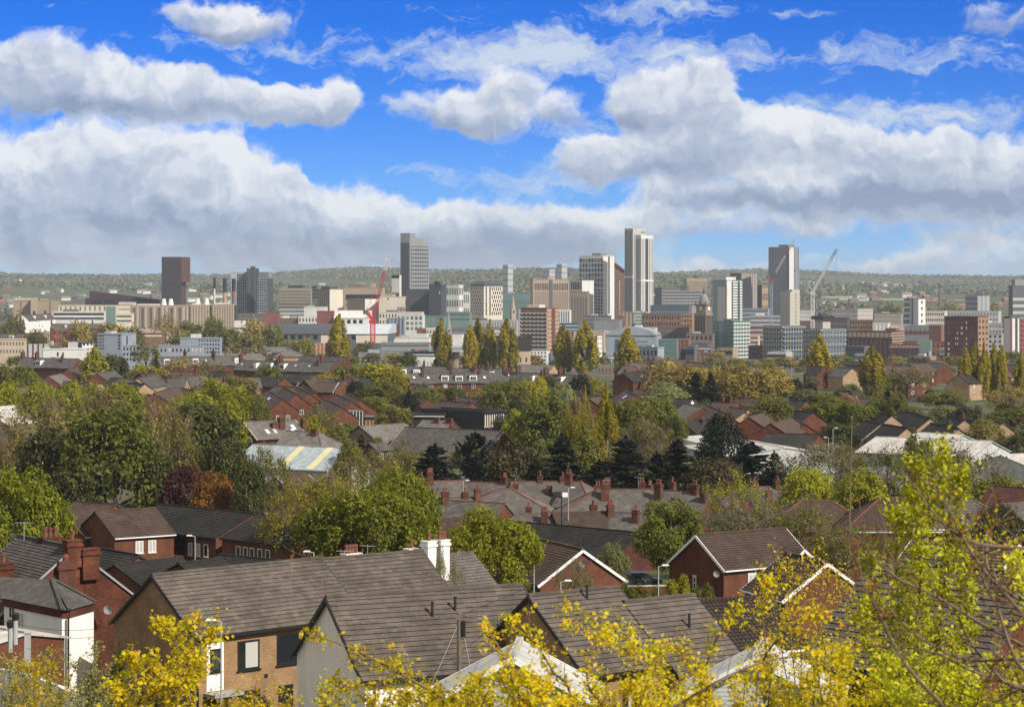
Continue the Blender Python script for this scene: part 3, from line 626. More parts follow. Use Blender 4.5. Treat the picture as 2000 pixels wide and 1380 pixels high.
    tower('white and red striped tower at the right edge of the view', 1960, 1974, 2003, 622, 1450, 'redclad', [('v', 1, 1, 'offwhite', {'x': (.1, .95), 'n': 'white_stripe'})], [('v', 1, 1, 'white', {'x': (.1, .28), 'n': 'white_stripe'}), ('v', 1, 1, 'char', {'x': (.3, .45), 'n': 'dark_stripe'}), ('v', 1, 1, 'white', {'x': (.45, .55), 'n': 'white_stripe'}), ('g', 2, 10, .4, .4, 'dark', {'x': (.6, 1)})], a=55, cat='apartment tower', name='apartment_tower', roof=[(0, 1, 0, .6, 1.5, 'dgrey', 'roof_edge')])
    tower('grey banded office tower cut by the right edge of the view', 1970, 1978, 2030, 557, 2100, 'dgrey', None, [('h', 9, .45, 'greyw', {'n': 'pale_band', 'z': (0, .85)})], a=65, dmax=60, cat='office tower', roof=[(0, .9, .1, .9, 5, 'grey', 'plant_room')])
    tower('small tower with grey balconies on its left and white windowed right side', 1766, 1784, 1807, 584, 2500, 'dgrey', [('h', 9, .3, 'offwhite', {'x': (.0, .6), 'd': .6, 'n': 'balcony'}), ('v', 1, 1, 'greyw', {'x': (.62, .8), 'n': 'white_strip'})], [('v', 1, 1, 'white', {'x': (.4, 1), 'n': 'white_strip'}), ('g', 1, 8, .4, .4, 'dark', {'x': (.55, .85), 'd': .3})], a=40, cat='apartment tower', name='apartment_tower')
    tower('grey slab block with fine bands far behind the brick apartment tower', 1886, 1909, 1933, 578, 2900, 'grey', [('h', 9, .35, 'dgrey')], [('v', 3, .25, 'greyw', {'n': 'pale_strip'})], a=45, cat='tower block', name='tower_block')
    # hazy far towers
    for x0, x1, yt, lb in ((982, 1002, 517, 'hazy far tower block above the hills left of the other two'), (1062, 1084, 526, 'lower hazy far tower block beside a taller one on the hills'), (1087, 1108, 515, 'tallest hazy far tower block, rightmost on the hills')):
        tower(lb, x0, (x0+x1)//2, x1, yt, 4700, 'greyw', [('h', 6, .3, 'grey')], [('h', 6, .3, 'grey')], a=45, cat='tower block', name='tower_block', top=0)
landmarks()
# ---------------------------------------------------------------- cranes, spires
def lattice(mb, p, q, w, n, m=0):
    p = Vector(p); q = Vector(q); d = q-p; up = Vector((0, 1, 0)); a = d.normalized().cross(up).normalized()*w/2; b = up*w/2
    cs = [a+b, a-b, -a-b, -a+b]
    for c in cs: mb.beam(p+c, q+c, w*.16, w*.16, m)
    for k in range(n):
        t0, t1 = p+d*k/n, p+d*(k+1)/n
        for i in range(4): mb.beam(t0+cs[i], t1+cs[(i+1) % 4], w*.12, w*.12, m)
def crane(label, pm, yb, yt, Y, tip, tail, mat, jibmats, w=2.2, amast=None):
    base = P(pm, yb, Y); ro = empty('tower_crane', base, 0, label, 'crane')
    L = lambda p: Vector(p)-base
    mb = MB(); lattice(mb, (0, 0, 0), L(P(pm, yt, Y)), w, 14); mb.build('mast', G[amast or mat], ro)
    top = L(P(pm, yt, Y))
    mb = MB(); mb.prism([(-w*.8, -w*.7), (w*.8, -w*.7), (w*.8, w*.7), (-w*.8, w*.7)], top.z, top.z+2.2); mb.build('slewing_platform', G[mat], ro)
    mb = MB(); mb.box(w*.8, w*.8+1.6, -1.4, .2, top.z+.4, top.z+2.6); mb.build('cab', G['dgrey'], ro)
    mb = MB(); s = top+Vector((0, 0, 2)); e = L(P(*tip, Y)); n = len(jibmats)
    for k, mt in enumerate(jibmats):
        mb = MB(); lattice(mb, s+(e-s)*k/n, s+(e-s)*(k+1)/n, w*.62, 6); mb.build('jib_section', G[mt], ro)
    t = L(P(*tail, Y))
    mb = MB(); mb.beam(s, t, w*.7, w*.6); mb.build('counter_jib', G[mat], ro)
    mb = MB(); mb.box(t.x-1.6, t.x+1.6, -1.3, 1.3, t.z-2.2, t.z+.6); mb.build('counterweight', G['dgrey'], ro)
    ap = s+Vector((-w*1.2, 0, 8)); mb = MB(); mb.beam(s, ap, .5, .5); mb.beam(t, ap, .3, .3); mb.beam(ap, s+(e-s)*.93, .22, .22); mb.build('a_frame', G[mat], ro)
    mb = MB(); mb.beam(e, e-Vector((0, 0, 26)), .15, .15); mb.box(e.x-.5, e.x+.5, -.5, .5, e.z-27.5, e.z-26); mb.build('hook_line', G['dgrey'], ro)
crane('red tower crane with raised red and white jib in front of the beige blocks', 728, 690, 631, 1580, (758, 504), (714, 607), 'crane', ['crane', 'crane', 'redclad', 'crane', 'offwhite'], 2.9, 'crane')
crane('grey and red tower crane with raised jib in front of the grey-green tower', 1506, 640, 553, 2060, (1552, 467), (1499, 540), 'redclad', ['redclad', 'greyw', 'greyw', 'redclad', 'greyw'], 2.3, 'bluegrey')
crane('white tower crane with thin raised jib right of the concrete lift cores', 1587, 655, 576, 1950, (1634, 487), (1575, 573), 'greyw', ['offwhite', 'offwhite', 'greyw', 'dgrey'], 2.6, 'offwhite')
crane('small distant lattice crane jib between the grey-green tower and the white crane', 1572, 610, 560, 3300, (1584, 534), (1566, 557), 'grey', ['grey', 'grey'], 1.6)
def spire(label, px, yt, ysp, yb, Y, w, mat):
    c = P(px, yb, Y); g = ground(Y)-2; ro = empty('church_spire', (c.x, Y, g), R(20), label, 'church spire')
    s = Y/F; h = w*s/2; mb = MB(); mb.prism([(-h, -h), (h, -h), (h, h), (-h, h)], 0, pz(ysp, Y)-g); mb.build('tower', G[mat], ro)
    mb = MB(); mb.lathe([(h*1.05, pz(ysp, Y)-g), (.1, pz(yt, Y)-g)], n=8); mb.build('spire', G[mat], ro)
    for k in (-1, 1): link('belfry_opening', slab(h*.7, 4*s, G['black']), ro, (0, -h if k < 0 else h, pz(ysp+8, Y)-g), 0 if k < 0 else math.pi)
spire('slender grey church spire rising between the poplars', 876, 607, 640, 668, 1650, 9, 'grey')
spire('beige stone church spire beside the beige hotel', 1002, 576, 603, 632, 2150, 9, 'pinkst')
spire('small dark church spire in front of the grey-green tower', 1594, 586, 600, 640, 2450, 7, 'dgrey')
def mon():
    Y = 4300; c = P(1836, 568, Y); ro = empty('water_tower', (c.x, Y, ground(Y, c.x)), 0, 'dark slim tower with a bulging head on the right horizon', 'tower')
    g = ground(Y, c.x); mb = MB(); mb.lathe([(3.2, 0), (2.6, pz(560, Y)-g)], n=10); mb.build('shaft', G['dstone'], ro)
    mb = MB(); mb.lathe([(3.0, pz(560, Y)-g), (4.6, pz(558, Y)-g), (4.6, pz(553, Y)-g), (2, pz(551, Y)-g), (1.6, pz(549, Y)-g)], n=10); mb.build('head', G['dstone'], ro)
mon()

# ---------------------------------------------------------------- low city buildings in front of and between the towers
W5 = [('h', 4, .42, 'glass')]
LOW = [
 # xl xc xr ytop Y wall left right label
 (36,64,66,582,2500,'beige',None,None,'flat beige block at the far left edge of the city'),
 (28,112,118,587,2250,'beigedk',[('v',3,.1,'brown')],None,'long tan stone block with raised ends left of the teal box'),
 (60,72,74,581,2240,'tan',None,None,'tan stair tower on the long stone block at far left'),
 (116,228,232,597,2150,'cream',[('v',12,.3,'brown',{'z':(.5,.95)})],None,'long pale terrace with many chimney-like piers behind the white gables'),
 (104,205,230,609,2100,'offwhite',[('h',2,.5,'dark',{'x':(.02,.98)})],None,'low white block with long dark blue ribbon windows'),
 (207,224,226,599,2080,'copper',None,None,'small square teal box on the low white roofs'),
 (232,262,266,591,2120,'cream',[('h',2,.3,'beigedk')],None,'pale block just left of the ribbed concrete range'),
 (228,257,262,613,1980,'cream',[('h',2,.4,'dgrey')],None,'low cream building with rounded roof at the foot of the ribbed concrete range'),
 (458,476,480,626,1900,'white',[('h',1,.4,'redclad',{'z':(0,.4)})],None,'small white and red shed right of the ribbed concrete range'),
 (466,545,551,613,2250,'brown',[('h',2,.4,'dgrey')],None,'low brown range beneath the gridded student slabs'),
 (518,545,547,609,2180,'redclad',None,None,'dark red box on low roofs below the six-row beige range'),
 (545,618,622,604,2240,'greyw',[('h',2,.35,'dgrey')],None,'low grey flat roofs below the six-row beige range'),
 (594,636,640,600,2220,'offwhite',None,None,'low white plant building left of the dark red cube'),
 (583,621,625,618,2150,'offwhite',[('g',6,2,.5,.5,'dgrey')],None,'white two-storey block left of the dark red cube'),
 (541,583,587,622,2160,'brick',[('h',1,.4,'dgrey')],None,'low red brick range left of the white two-storey block'),
 (619,650,653,608,2050,'redclad',None,None,'dark red windowless cube beside the pale vaulted hall'),
 (740,824,828,610,2250,'cream',[('g',14,2,.4,.5,'glass')],None,'long cream low block below the beige dark-slotted block'),
 (755,790,792,622,1850,'bluegrey',[('v',5,.4,'blueglass')],None,'grey-blue glazed block right of the red crane mast'),
 (775,826,830,616,1880,'offwhite',[('g',6,3,.6,.6,'greenglass')],None,'white and green glazed block with sloped white gantry right of the red crane'),
 (765,778,780,632,1820,'dbrick',None,None,'narrow dark red stair block among glazed blocks right of the red crane'),
 (828,868,874,618,2000,'copper',[('v',10,.2,'greenglass')],None,'copper-green glazed hall below the charcoal blocks'),
 (870,917,921,610,2060,'copper',[('h',2,.35,'greenglass')],None,'second copper-green hall, left of the beige hotel foot'),
 (814,832,836,641,1850,'redclad',None,None,'small dark red box left of the first slender poplar'),
 (832,850,853,640,1840,'cream',[('g',3,2,.4,.4,'dgrey')],None,'small cream block left of the first slender poplar'),
 (772,838,842,660,1600,'white',[('g',11,1,.3,.35,'dark',{'z':(.3,.8)})],None,'long white strip building with a row of small square windows'),
 (806,834,836,651,1620,'white',[('v',6,.2,'greyw')],None,'white roof storey behind the strip building with small square windows'),
 (744,838,842,670,1560,'grey',[('h',2,.3,'dgrey')],None,'long dark grey shed in front of the white strip building'),
 (838,880,884,656,1640,'bluegrey',[('h',3,.4,'dgrey')],None,'blue-grey office behind the first slender poplar'),
 (870,902,906,653,1700,'white',None,None,'small white gabled hall right of the slender grey spire'),
 (718,798,802,684,1450,'bluegrey',[('h',2,.35,'dgrey')],None,'pale blue-grey retail shed behind the terrace roofs'),
 (700,775,778,690,1400,'grey',[('g',8,1,.3,.3,'white')],None,'dark sheet-metal roof with two small skylights behind the terrace'),
 (796,850,853,688,1420,'navy',[('h',2,.3,'greyw')],None,'dark navy roofed block between the two round vents'),
 (812,846,850,697,1350,'offwhite',[('g',5,1,.4,.4,'greyw')],None,'white wall block with pale panels between the two round vents'),
 (880,915,918,676,1500,'greyw',[('h',2,.3,'grey')],None,'grey low block left of the poplar group'),
 (885,1010,1014,626,2100,'greyw',[('v',22,.4,'stone',{'z':(.3,.9)})],None,'long pale colonnaded building behind the poplar group'),
 (880,1000,1004,640,1950,'lead',[('h',2,.3,'dgrey')],None,'long slate-roofed range behind the poplar group'),
 (980,1034,1037,573,2850,'teal',[('h',3,.5,'greenglass')],None,'wide pale green glass hall behind the beige office slab'),
 (962,1000,1003,646,1800,'white',[('h',2,.3,'grey')],None,'white flat-roofed block right of the poplar group'),
 (960,975,978,655,1650,'black',None,None,'black-roofed low block between poplars and crenellated tower'),
 (1092,1128,1132,632,1950,'blueglass',[('h',4,.3,'greyw',{'n':'floor_edge'})],None,'blue glass office right of the brown banded tower block'),
 (1092,1122,1126,647,1850,'pinkst',[('v',4,.3,'glass')],None,'brown stone block under the blue glass office'),
 (1105,1160,1164,662,1700,'bluegrey',[('h',3,.4,'glass')],None,'grey-blue office between the two left poplars'),
 (1140,1190,1194,617,2150,'dgrey',[('h',2,.3,'lead')],None,'low slate-roofed hall below the white gridded tower'),
 (1160,1210,1216,625,2050,'lead',None,None,'grey leaded roof hall with a light hipped end'),
 (1205,1218,1220,616,2080,'redclad',None,None,'small dark red block below the tallest tower'),
 (1210,1262,1265,610,2200,'tan',[('v',7,.4,'brown')],None,'tan block with upright windows below the tallest tower'),
 (1240,1252,1254,606,2150,'greenglass',[('h',4,.3,'offwhite')],None,'small green glass stair tower below the tallest tower'),
 (1255,1345,1352,613,2180,'bbrick',[('g',16,2,.4,.5,'dark')],None,'long brown brick range left of the domed clock tower'),
 (1330,1352,1356,613,2150,'obrick',[('g',4,3,.4,.5,'dark')],None,'orange brick block immediately left of the domed clock tower'),
 (1272,1345,1352,640,2050,'dstone',[('v',12,.3,'black',{'z':(0,.6)})],None,'dark stone civic hall with pale pitched roof left of the clock tower'),
 (1225,1280,1284,641,1950,'cream',[('h',1,.4,'tan')],None,'jumble of cream plant boxes behind the clinic roof'),
 (1180,1212,1216,648,1750,'cream',[('v',4,.3,'tan')],None,'cream plant block left of the clinic roof'),
 (1150,1180,1184,645,1850,'pinkst',None,None,'pinkish low block behind the white stair tower'),
 (1322,1345,1350,662,1800,'brick',[('v',3,.4,'dbrick')],None,'narrow red brick block between clinic and dark brick block'),
 (1340,1392,1396,652,1950,'brown',[('g',6,2,.5,.5,'dark')],None,'brown roofs with gables below the clock tower'),
 (1450,1500,1505,603,2400,'bluegrey',[('h',3,.4,'dgrey')],None,'blue-grey block right of the glazed residential tower'),
 (1465,1525,1530,617,2250,'greyw',[('h',3,.35,'dgrey')],None,'pale low office right of the glazed residential tower'),
 (1462,1490,1494,640,2080,'brick',[('h',3,.4,'greyw')],None,'red brick block with pale bands right of the green glass podium'),
 (1455,1480,1484,655,1990,'cream',[('h',2,.4,'redclad')],None,'cream and red stepped block right of the green glass podium'),
 (1462,1492,1497,676,1900,'dbrick',[('g',4,3,.5,.5,'dark')],None,'dark brick block left of the half-built frames'),
 (1560,1590,1594,607,2500,'offwhite',[('h',3,.4,'greyw')],None,'white low sheds between the concrete lift cores'),
 (1560,1592,1596,628,2150,'brick',[('h',2,.4,'dgrey')],None,'red brick block between the concrete lift cores'),
 (1622,1655,1660,621,2200,'char',[('h',1,.5,'brick',{'z':(0,.5)})],None,'dark slate and red brick block right of the short lift core'),
 (1625,1675,1705,604,2500,'greyw',[('h',3,.3,'tan')],[('h',3,.35,'tan')],'wide pale stone office with red box roof right of the white crane'),
 (1650,1668,1672,600,2520,'redclad',None,None,'small dark red box on the wide pale stone office'),
 (1655,1705,1710,626,2250,'bbrick',[('g',10,3,.5,.55,'dark')],None,'brown brick office with three window rows right of the short lift core'),
 (1708,1760,1764,612,2450,'grey',[('h',3,.4,'tan')],None,'grey and tan office left of the small balconied tower'),
 (1705,1735,1739,632,2200,'white',[('v',4,.3,'greyw')],None,'white angular roofed pavilion among brick offices'),
 (1740,1768,1772,636,2200,'cream',[('v',5,.3,'greyw')],None,'cream block under the small balconied tower'),
 (1767,1838,1850,637,2050,'lead',[('h',1,.6,'dbrick',{'z':(0,.55)}),('v',8,.2,'dbrick',{'z':(.0,.7)})],None,'large slate-roofed red brick mill with steep gables'),
 (1815,1838,1846,634,2030,'brick',[('h',6,.2,'obrick')],None,'red brick stair wing at the right end of the steep gabled mill'),
 (1764,1845,1850,668,1850,'brick',[('g',10,2,.3,.4,'dark')],None,'low red brick range with teal roof lights left of the brick apartment tower'),
 (1792,1818,1820,664,1800,'copper',None,None,'flat pale green roof left of the brick apartment tower'),
 (1795,1842,1848,695,1650,'dbrick',[('g',8,4,.2,.3,'pane')],None,'dark brick warehouse with small lit windows left of the brick apartment tower'),
 (1655,1700,1706,715,1500,'bluegrey',[('h',2,.3,'dgrey')],None,'low grey shed with pale roof behind the middle right poplar'),
 (1667,1683,1686,705,1480,'navy',[('v',1,.8,'white',{'z':(.62,.97),'n':'white_cap'})],None,'navy stair tower with a white square head'),
 (1704,1755,1760,708,1470,'offwhite',[('h',4,.4,'glass')],None,'white office with dark window bands beside the middle right poplar'),
 (1715,1742,1744,702,1480,'white',None,None,'white raised roof storey on the office beside the middle right poplar'),
 (1808,1845,1850,608,2600,'cream',[('g',9,2,.5,.4,'dark')],None,'low cream flats right of the small balconied tower'),
 (1835,1950,1955,608,2700,'greyw',[('g',20,2,.4,.4,'dgrey')],None,'long grey low flats under the fine-banded slab block'),
 (1915,1962,1966,632,1900,'greyw',[('g',8,3,.4,.4,'dgrey')],None,'white block behind the grey flats at the right'),
 (1640,1765,1770,583,4600,'sheet',[('h',1,.4,'greyw')],None,'long pale industrial roof far beyond the right of the city'),
 (1700,1880,1885,577,4900,'roofpale',[('v',10,.2,'greyw')],None,'far pale sawtooth works roof below the right horizon'),
 (1560,1660,1665,579,4750,'sheet',None,None,'far pale warehouse right of the grey-green tower'),
 (190,238,266,653,1250,'bluegrey',[('g',5,5,.42,.4,'dark',{'x':(.0,.3)}),('g',1,5,.7,.5,'dark',{'x':(.85,.95)})],[('v',1,.3,'dark',{'x':(.2,.5),'z':(.3,.9)})],'blue-grey flats with small square windows left of the spreading tree'),
 (240,292,296,676,1230,'bluegrey',[('g',8,3,.45,.45,'dark')],None,'lower stepped wing of the blue-grey flats'),
 (352,430,433,661,1300,'bluegrey',[('g',8,4,.45,.42,'dark',{'x':(.45,1)})],None,'grey rendered block with lit windows behind the dark dormered terrace'),
 (305,395,398,676,1280,'bluegrey',[('g',12,2,.4,.4,'pane')],None,'low grey rendered wing left of the grey block behind the terrace'),
 (85,165,171,682,1200,'white',[('g',2,1,.3,.4,'dark',{'x':(.3,.55)})],None,'low white hall with a sloping wall at the left'),
 (133,160,182,668,1230,'white',[('v',1,1,'navy',{'x':(.75,1),'n':'navy_stair'})],[('g',3,2,.5,.4,'dark'),('h',1,1,'navy',{'z':(.85,1),'n':'navy_cap'})],'white building with two navy stair panels behind the bright gold-green tree'),
 (50,90,95,672,1240,'greyw',[('v',4,.3,'dbrick')],None,'grey and brick block left of the white navy-panelled building'),
 (0,48,52,663,1350,'beige',[('g',8,2,.4,.4,'dgrey')],None,'beige terrace with dark windows at the left edge'),
 (105,130,134,642,1500,'brick',[('g',5,2,.4,.4,'dark')],None,'red brick block between bare trees at the left'),
 (268,316,322,652,1500,'bbrick',[('h',1,.4,'cream',{'z':(.6,1)})],None,'brown shed with a pale roof edge below the ribbed concrete range'),
 (582,614,636,671,1500,'redclad',[('v',3,.3,'greyw')],[('v',3,.4,'ochre')],'red and orange panelled block left of the tall lone poplar'),
 (505,580,584,680,1450,'grey',[('h',2,.3,'redclad')],None,'low grey and red range left of the panelled block'),
 (460,520,523,680,1500,'greyw',[('h',1,.3,'dgrey')],None,'pale blue sheds behind the dark dormered terrace'),
]
for k_, (xl, xc, xr, yt, Y, w, l, r_, lb) in enumerate(LOW):
    rf = ()
    if (xc-xl) > 40 and k_ % 2 == 0: rf = [(.15+.05*(k_ % 4), .4+.05*(k_ % 4), .3, .7, 1.6+.4*(k_ % 3), ['greyw', 'dgrey', 'offwhite'][k_ % 3], 'plant_room')]
    zv = pz(yt, Y)-max(7.0, .0)
    tower(lb, xl, xc, xr, yt, Y, w, l, r_, roof=rf, plinth=min(yt+(26 if (l and l[0][1] > 2) else 16)*2200/max(1900, Y), 745))
# vaulted pale hall, curved warehouses
def vault(label, x0, x1, yt, ys, yb, Y, mat, wall, D=50, lit=None):
    s = Y/F; c = P((x0+x1)/2, yb, Y); g = ground(Y)-2; ro = empty('hall', (c.x, Y, g), R(-4), label, 'hall')
    W = (x1-x0)*s; zs = pz(ys, Y)-g; zt = pz(yt, Y)-g
    mb = MB(); mb.box(-W/2, W/2, 0, D, 0, zs); mb.build('wall', G[wall], ro)
    mb = MB(); n = 9; pr = [(D*(t/n), zs+(zt-zs)*math.sin(math.pi/2*min(1, t/n*1.4))) for t in range(n+1)]
    for (ya, za), (yb_, zb) in zip(pr, pr[1:]): mb.face([(-W/2-.5, ya-.6, za), (W/2+.5, ya-.6, za), (W/2+.5, yb_-.6, zb), (-W/2-.5, yb_-.6, zb)])
    mb.face([(-W/2-.5, y-.6, z) for y, z in pr]+[(-W/2-.5, D, zs)]); mb.face(([(W/2+.5, y-.6, z) for y, z in pr]+[(W/2+.5, D, zs)])[::-1])
    mb.build('curved_roof', G[mat], ro)
    for k in range(max(3, int(W/5))): link('window', slab(W/max(3, int(W/5))*.55, (zs)*.12, G['dark']), ro, (-W/2+W*(k+.5)/max(3, int(W/5)), -.05, zs*.84))
    if lit:
        mb = MB(); mb.box(W/2-W*lit, W/2+.2, -.3, -.06, zs*.72, zs*.96); mb.build('painted_sunlit_end', G['cream'], ro)  # cream panel paints the sunlit end onto the front
vault('pale vaulted white hall with an arcade of windows beside the dark red cube', 652, 711, 607, 621, 635, 2030, 'offwhite', 'white')
vault('left long curved grey warehouse roof with a pale end, below the vaulted hall', 520, 654, 634, 652, 668, 1700, 'char', 'dgrey', lit=.2)
vault('right long curved warehouse roof with a broad sunlit end behind the lone poplar', 654, 757, 634, 652, 668, 1690, 'metalpale', 'dgrey', lit=.6)
# gaol: crenellated dark tower, round vents, stone wings
def gaol():
    Y = 1230; s = Y/F; c = P(1019, 712, Y); g = ground(Y)
    ro = empty('castle_tower', (c.x, Y, g), R(15), 'stone tower with a soot-black crenellated top beside the poplar group', 'castle tower')
    h = 14*s; z1 = pz(684, Y)-g; z2 = pz(660, Y)-g
    mb = MB(); mb.prism([(-h, -h), (h, -h), (h, h), (-h, h)], 0, z1); mb.build('shaft', G['tan'], ro)
    mb = MB(); k = h*1.12; mb.prism([(-k, -k), (k, -k), (k, k), (-k, k)], z1, z2); mb.build('black_top', G['soot'], ro)
    mb = MB()
    for i in range(5):
        for q_ in (-1, 1):
            x = (i-2)*k*.45; mb.box(x-k*.13, x+k*.13, q_*k-.25, q_*k+.25, z2, z2+1.1); mb.box(q_*k-.25, q_*k+.25, x-k*.13, x+k*.13, z2, z2+1.1)
    mb.build('battlement', G['soot'], ro)
    for x in (-.45, .4): link('window', slab(h*.2, 2.2, G['black']), ro, (x*h, -h, z1*.45))
    for px, lb in ((799, 'soot-topped round stone ventilation turret left of the slender poplar'), (889, 'soot-topped round stone ventilation turret right of the slender poplar')):
        c = P(px, 712, 1220); ro = empty('vent_turret', (c.x, 1220, ground(1220)), 0, lb, 'turret')
        z = lambda y: pz(y, 1220)-ground(1220)
        mb = MB(); mb.lathe([(2.0, 0), (2.0, z(703)), (2.5, z(699))], n=10); mb.build('shaft', G['stone'], ro)
        mb = MB(); mb.lathe([(2.6, z(699)), (2.7, z(694)), (2.2, z(693)), (2.2, z(690)), (2.6, z(689)), (2.3, z(687))], n=10); mb.build('black_top', G['soot'], ro)
    for x0, x1, yt, Y, mt, lb in ((1168, 1205, 713, 1180, 'stone', 'left stone cell block of the gaol with a pale flat roof'), (1245, 1292, 708, 1175, 'stone', 'right stone cell block of the gaol beside the tall poplar'), (1180, 1290, 722, 1210, 'tan', 'long low stone gaol range behind the tall poplar')):
        tower(lb, x0, x1-3, x1, yt, Y, mt, [('g', 5, 2, .3, .4, 'dgrey')], None, cat='gaol wing', a=8, plinth=748, roof=[(.3, .45, .2, .5, 2.5, 'dstone', 'roof_turret')])
    c = P(1283, 712, 1160); ro = empty('castle_tower', (c.x, 1160, ground(1160)), R(20), 'square stone gaol turret right of the tall poplar', 'turret')
    z1 = pz(703, 1160)-ground(1160); mb = MB(); mb.prism([(-1.5, -1.5), (1.5, -1.5), (1.5, 1.5), (-1.5, 1.5)], 0, z1); mb.build('shaft', G['dstone'], ro)
    mb = MB(); mb.prism([(-1.8, -1.8), (1.8, -1.8), (1.8, 1.8), (-1.8, 1.8)], z1, z1+1.6); mb.build('parapet', G['dstone'], ro)
    c = P(1208, 700, 1165); ro = empty('castle_tower', (c.x, 1165, ground(1165)), R(20), 'square stone gaol turret left of the tall poplar', 'turret')
    z1 = pz(697, 1165)-ground(1165); mb = MB(); mb.prism([(-1.6, -1.6), (1.6, -1.6), (1.6, 1.6), (-1.6, 1.6)], 0, z1); mb.build('shaft', G['dstone'], ro)
    mb = MB(); mb.prism([(-1.9, -1.9), (1.9, -1.9), (1.9, 1.9), (-1.9, 1.9)], z1, z1+2.2); mb.build('parapet', G['bbrick'], ro)
    # boundary wall
    a = P(1175, 742, 1120); b = P(1300, 752, 1105); ro = empty('boundary_wall', (a.x, a.y, ground(1120)), math.atan2(b.y-a.y, b.x-a.x), 'long stone gaol boundary wall with a pale coping behind the brown-roofed houses', 'wall')
    L = (b-a).length; mb = MB(); mb.box(0, L, -.4, .4, -1, pz(747, 1120)-ground(1120)); mb.build('wall', G['tan'], ro)
    mb = MB(); mb.box(0, L, -.6, .6, pz(747, 1120)-ground(1120), pz(744.5, 1120)-ground(1120)); mb.build('coping', G['offwhite'], ro)
gaol()
# ---------------------------------------------------------------- house palette
H = {}
H['red'] = coursed('red_brick', (.165, .052, .027), (.115, .040, .023), (.14, .085, .06), .225, .075, .008, amt=.2, scale=.25)
H['oldred'] = coursed('old_red_brick', (.165, .048, .024), (.08, .026, .017), (.10, .06, .042), .225, .075, .008, amt=.38, scale=.3)
H['dred'] = coursed('dark_red_brick', (.12, .034, .024), (.085, .026, .02), (.11, .06, .05), .225, .075, .008, amt=.25, scale=.25)
H['buff'] = coursed('buff_brick', (.36, .215, .105), (.27, .155, .075), (.30, .22, .14), .225, .075, .008, amt=.14, scale=.25)
H['tanb'] = coursed('tan_brick', (.43, .295, .175), (.36, .24, .145), (.36, .27, .19), .225, .075, .008, amt=.15, scale=.25)
H['render'] = plain('pale_render', (.86, .80, .72), .85, amt=.09, scale=.5)
H['white'] = plain('white_render', (.80, .79, .76), .7, amt=.07, scale=.4)
H['pebble'] = plain('grey_pebbledash', (.23, .20, .165), .95, amt=.15, scale=.3)
H['concrete'] = coursed('concrete_tile', (.145, .118, .100), (.094, .079, .069), (.075, .064, .056), .42, .345, .004, .85, amt=.22, scale=.22, offset=0.0, bump=.2, moss=(.10, .095, .07))
H['dtile'] = coursed('dark_tile', (.042, .039, .038), (.034, .032, .032), (.012, .011, .011), .33, .30, .02, .9, amt=.2, scale=.2, moss=(.05, .05, .035))
H['btile'] = coursed('brown_tile', (.105, .070, .055), (.088, .058, .047), (.03, .02, .018), .30, .28, .02, .8, amt=.22, scale=.25, moss=(.09, .08, .05))
H['pan'] = coursed('brown_pantile', (.075, .052, .044), (.062, .044, .038), (.018, .013, .012), .28, .30, .05, .7, amt=.15, scale=.3, offset=0.0)
H['slate'] = coursed('grey_slate', (.185, .165, .15), (.135, .122, .115), (.07, .063, .06), .30, .22, .012, .85, amt=.28, scale=.35, moss=(.15, .135, .10))
H['dslate'] = coursed('dark_slate', (.115, .106, .100), (.088, .082, .079), (.05, .046, .044), .30, .22, .012, .85, amt=.28, scale=.35, moss=(.085, .085, .06))
H['rtile'] = coursed('russet_tile', (.13, .055, .042), (.10, .045, .035), (.035, .018, .015), .3, .28, .02, .8, amt=.2, scale=.25)
H['clad'] = coursed('ribbed_pale_cladding', (.56, .57, .57), (.53, .54, .54), (.34, .35, .35), 9.0, .16, .02, .6, amt=.08, scale=.3)
H['sheet'] = coursed('ribbed_sheet_roof', (.50, .49, .46), (.46, .45, .43), (.36, .35, .34), 1.0, 9.0, .06, .55, amt=.12, scale=.1, offset=0.0)
H['bsheet'] = coursed('blue_grey_sheet_roof', (.33, .38, .40), (.31, .36, .385), (.27, .31, .33), 1.0, 9.0, .06, .45, amt=.1, scale=.1, offset=0.0)
H['asb'] = coursed('pale_fibre_cement_roof', (.50, .48, .44), (.46, .44, .41), (.36, .34, .31), 1.1, 2.4, .05, .8, amt=.16, scale=.12, offset=0.0)
H['wpaint'] = plain('white_paint', (.80, .80, .78), .5, amt=.06)
H['anth'] = plain('anthracite_frame', (.018, .020, .023), .4, amt=.05)
H['upvc'] = plain('white_upvc', (.82, .82, .81), .35, amt=.04)
H['blackp'] = plain('black_plastic', (.018, .018, .019), .45, amt=.05)
H['leadg'] = plain('lead_flashing', (.30, .31, .32), .6, amt=.1)
H['pot'] = plain('terracotta_pot', (.17, .065, .042), .8, amt=.2)
H['door'] = plain('brown_door', (.12, .045, .025), .5, amt=.1)
H['conc'] = plain('stone_sill', (.52, .49, .43), .8, amt=.1)
H['pane'] = glass('house_glass', (.020, .024, .026), (.42, .41, .38), .3, .05, .7)
H['dpane'] = glass('dark_house_glass', (.016, .019, .022), (.05, .05, .05), .3, .05, .7)
H['blind'] = glass('blind_glass', (.45, .44, .41), (.5, .49, .46), .5, .2)
H['sky'] = glass('rooflight_glass', (.45, .48, .5), (.75, .76, .76), .5, .15)
H['wood'] = plain('weathered_wood', (.16, .13, .10), .9, amt=.2, scale=2)
H['steel'] = plain('galvanised_steel', (.42, .43, .43), .45, amt=.08, metal=.2)
H['asph'] = plain('asphalt', (.055, .055, .056), .95, amt=.12, scale=.5)
H['yel'] = plain('yellow_rooflight', (.58, .53, .30), .6, amt=.08)
H['amber'] = plain('amber_panel', (.55, .27, .04), .6, amt=.1)
H['flue'] = plain('dark_flue', (.03, .03, .032), .5, amt=.05)
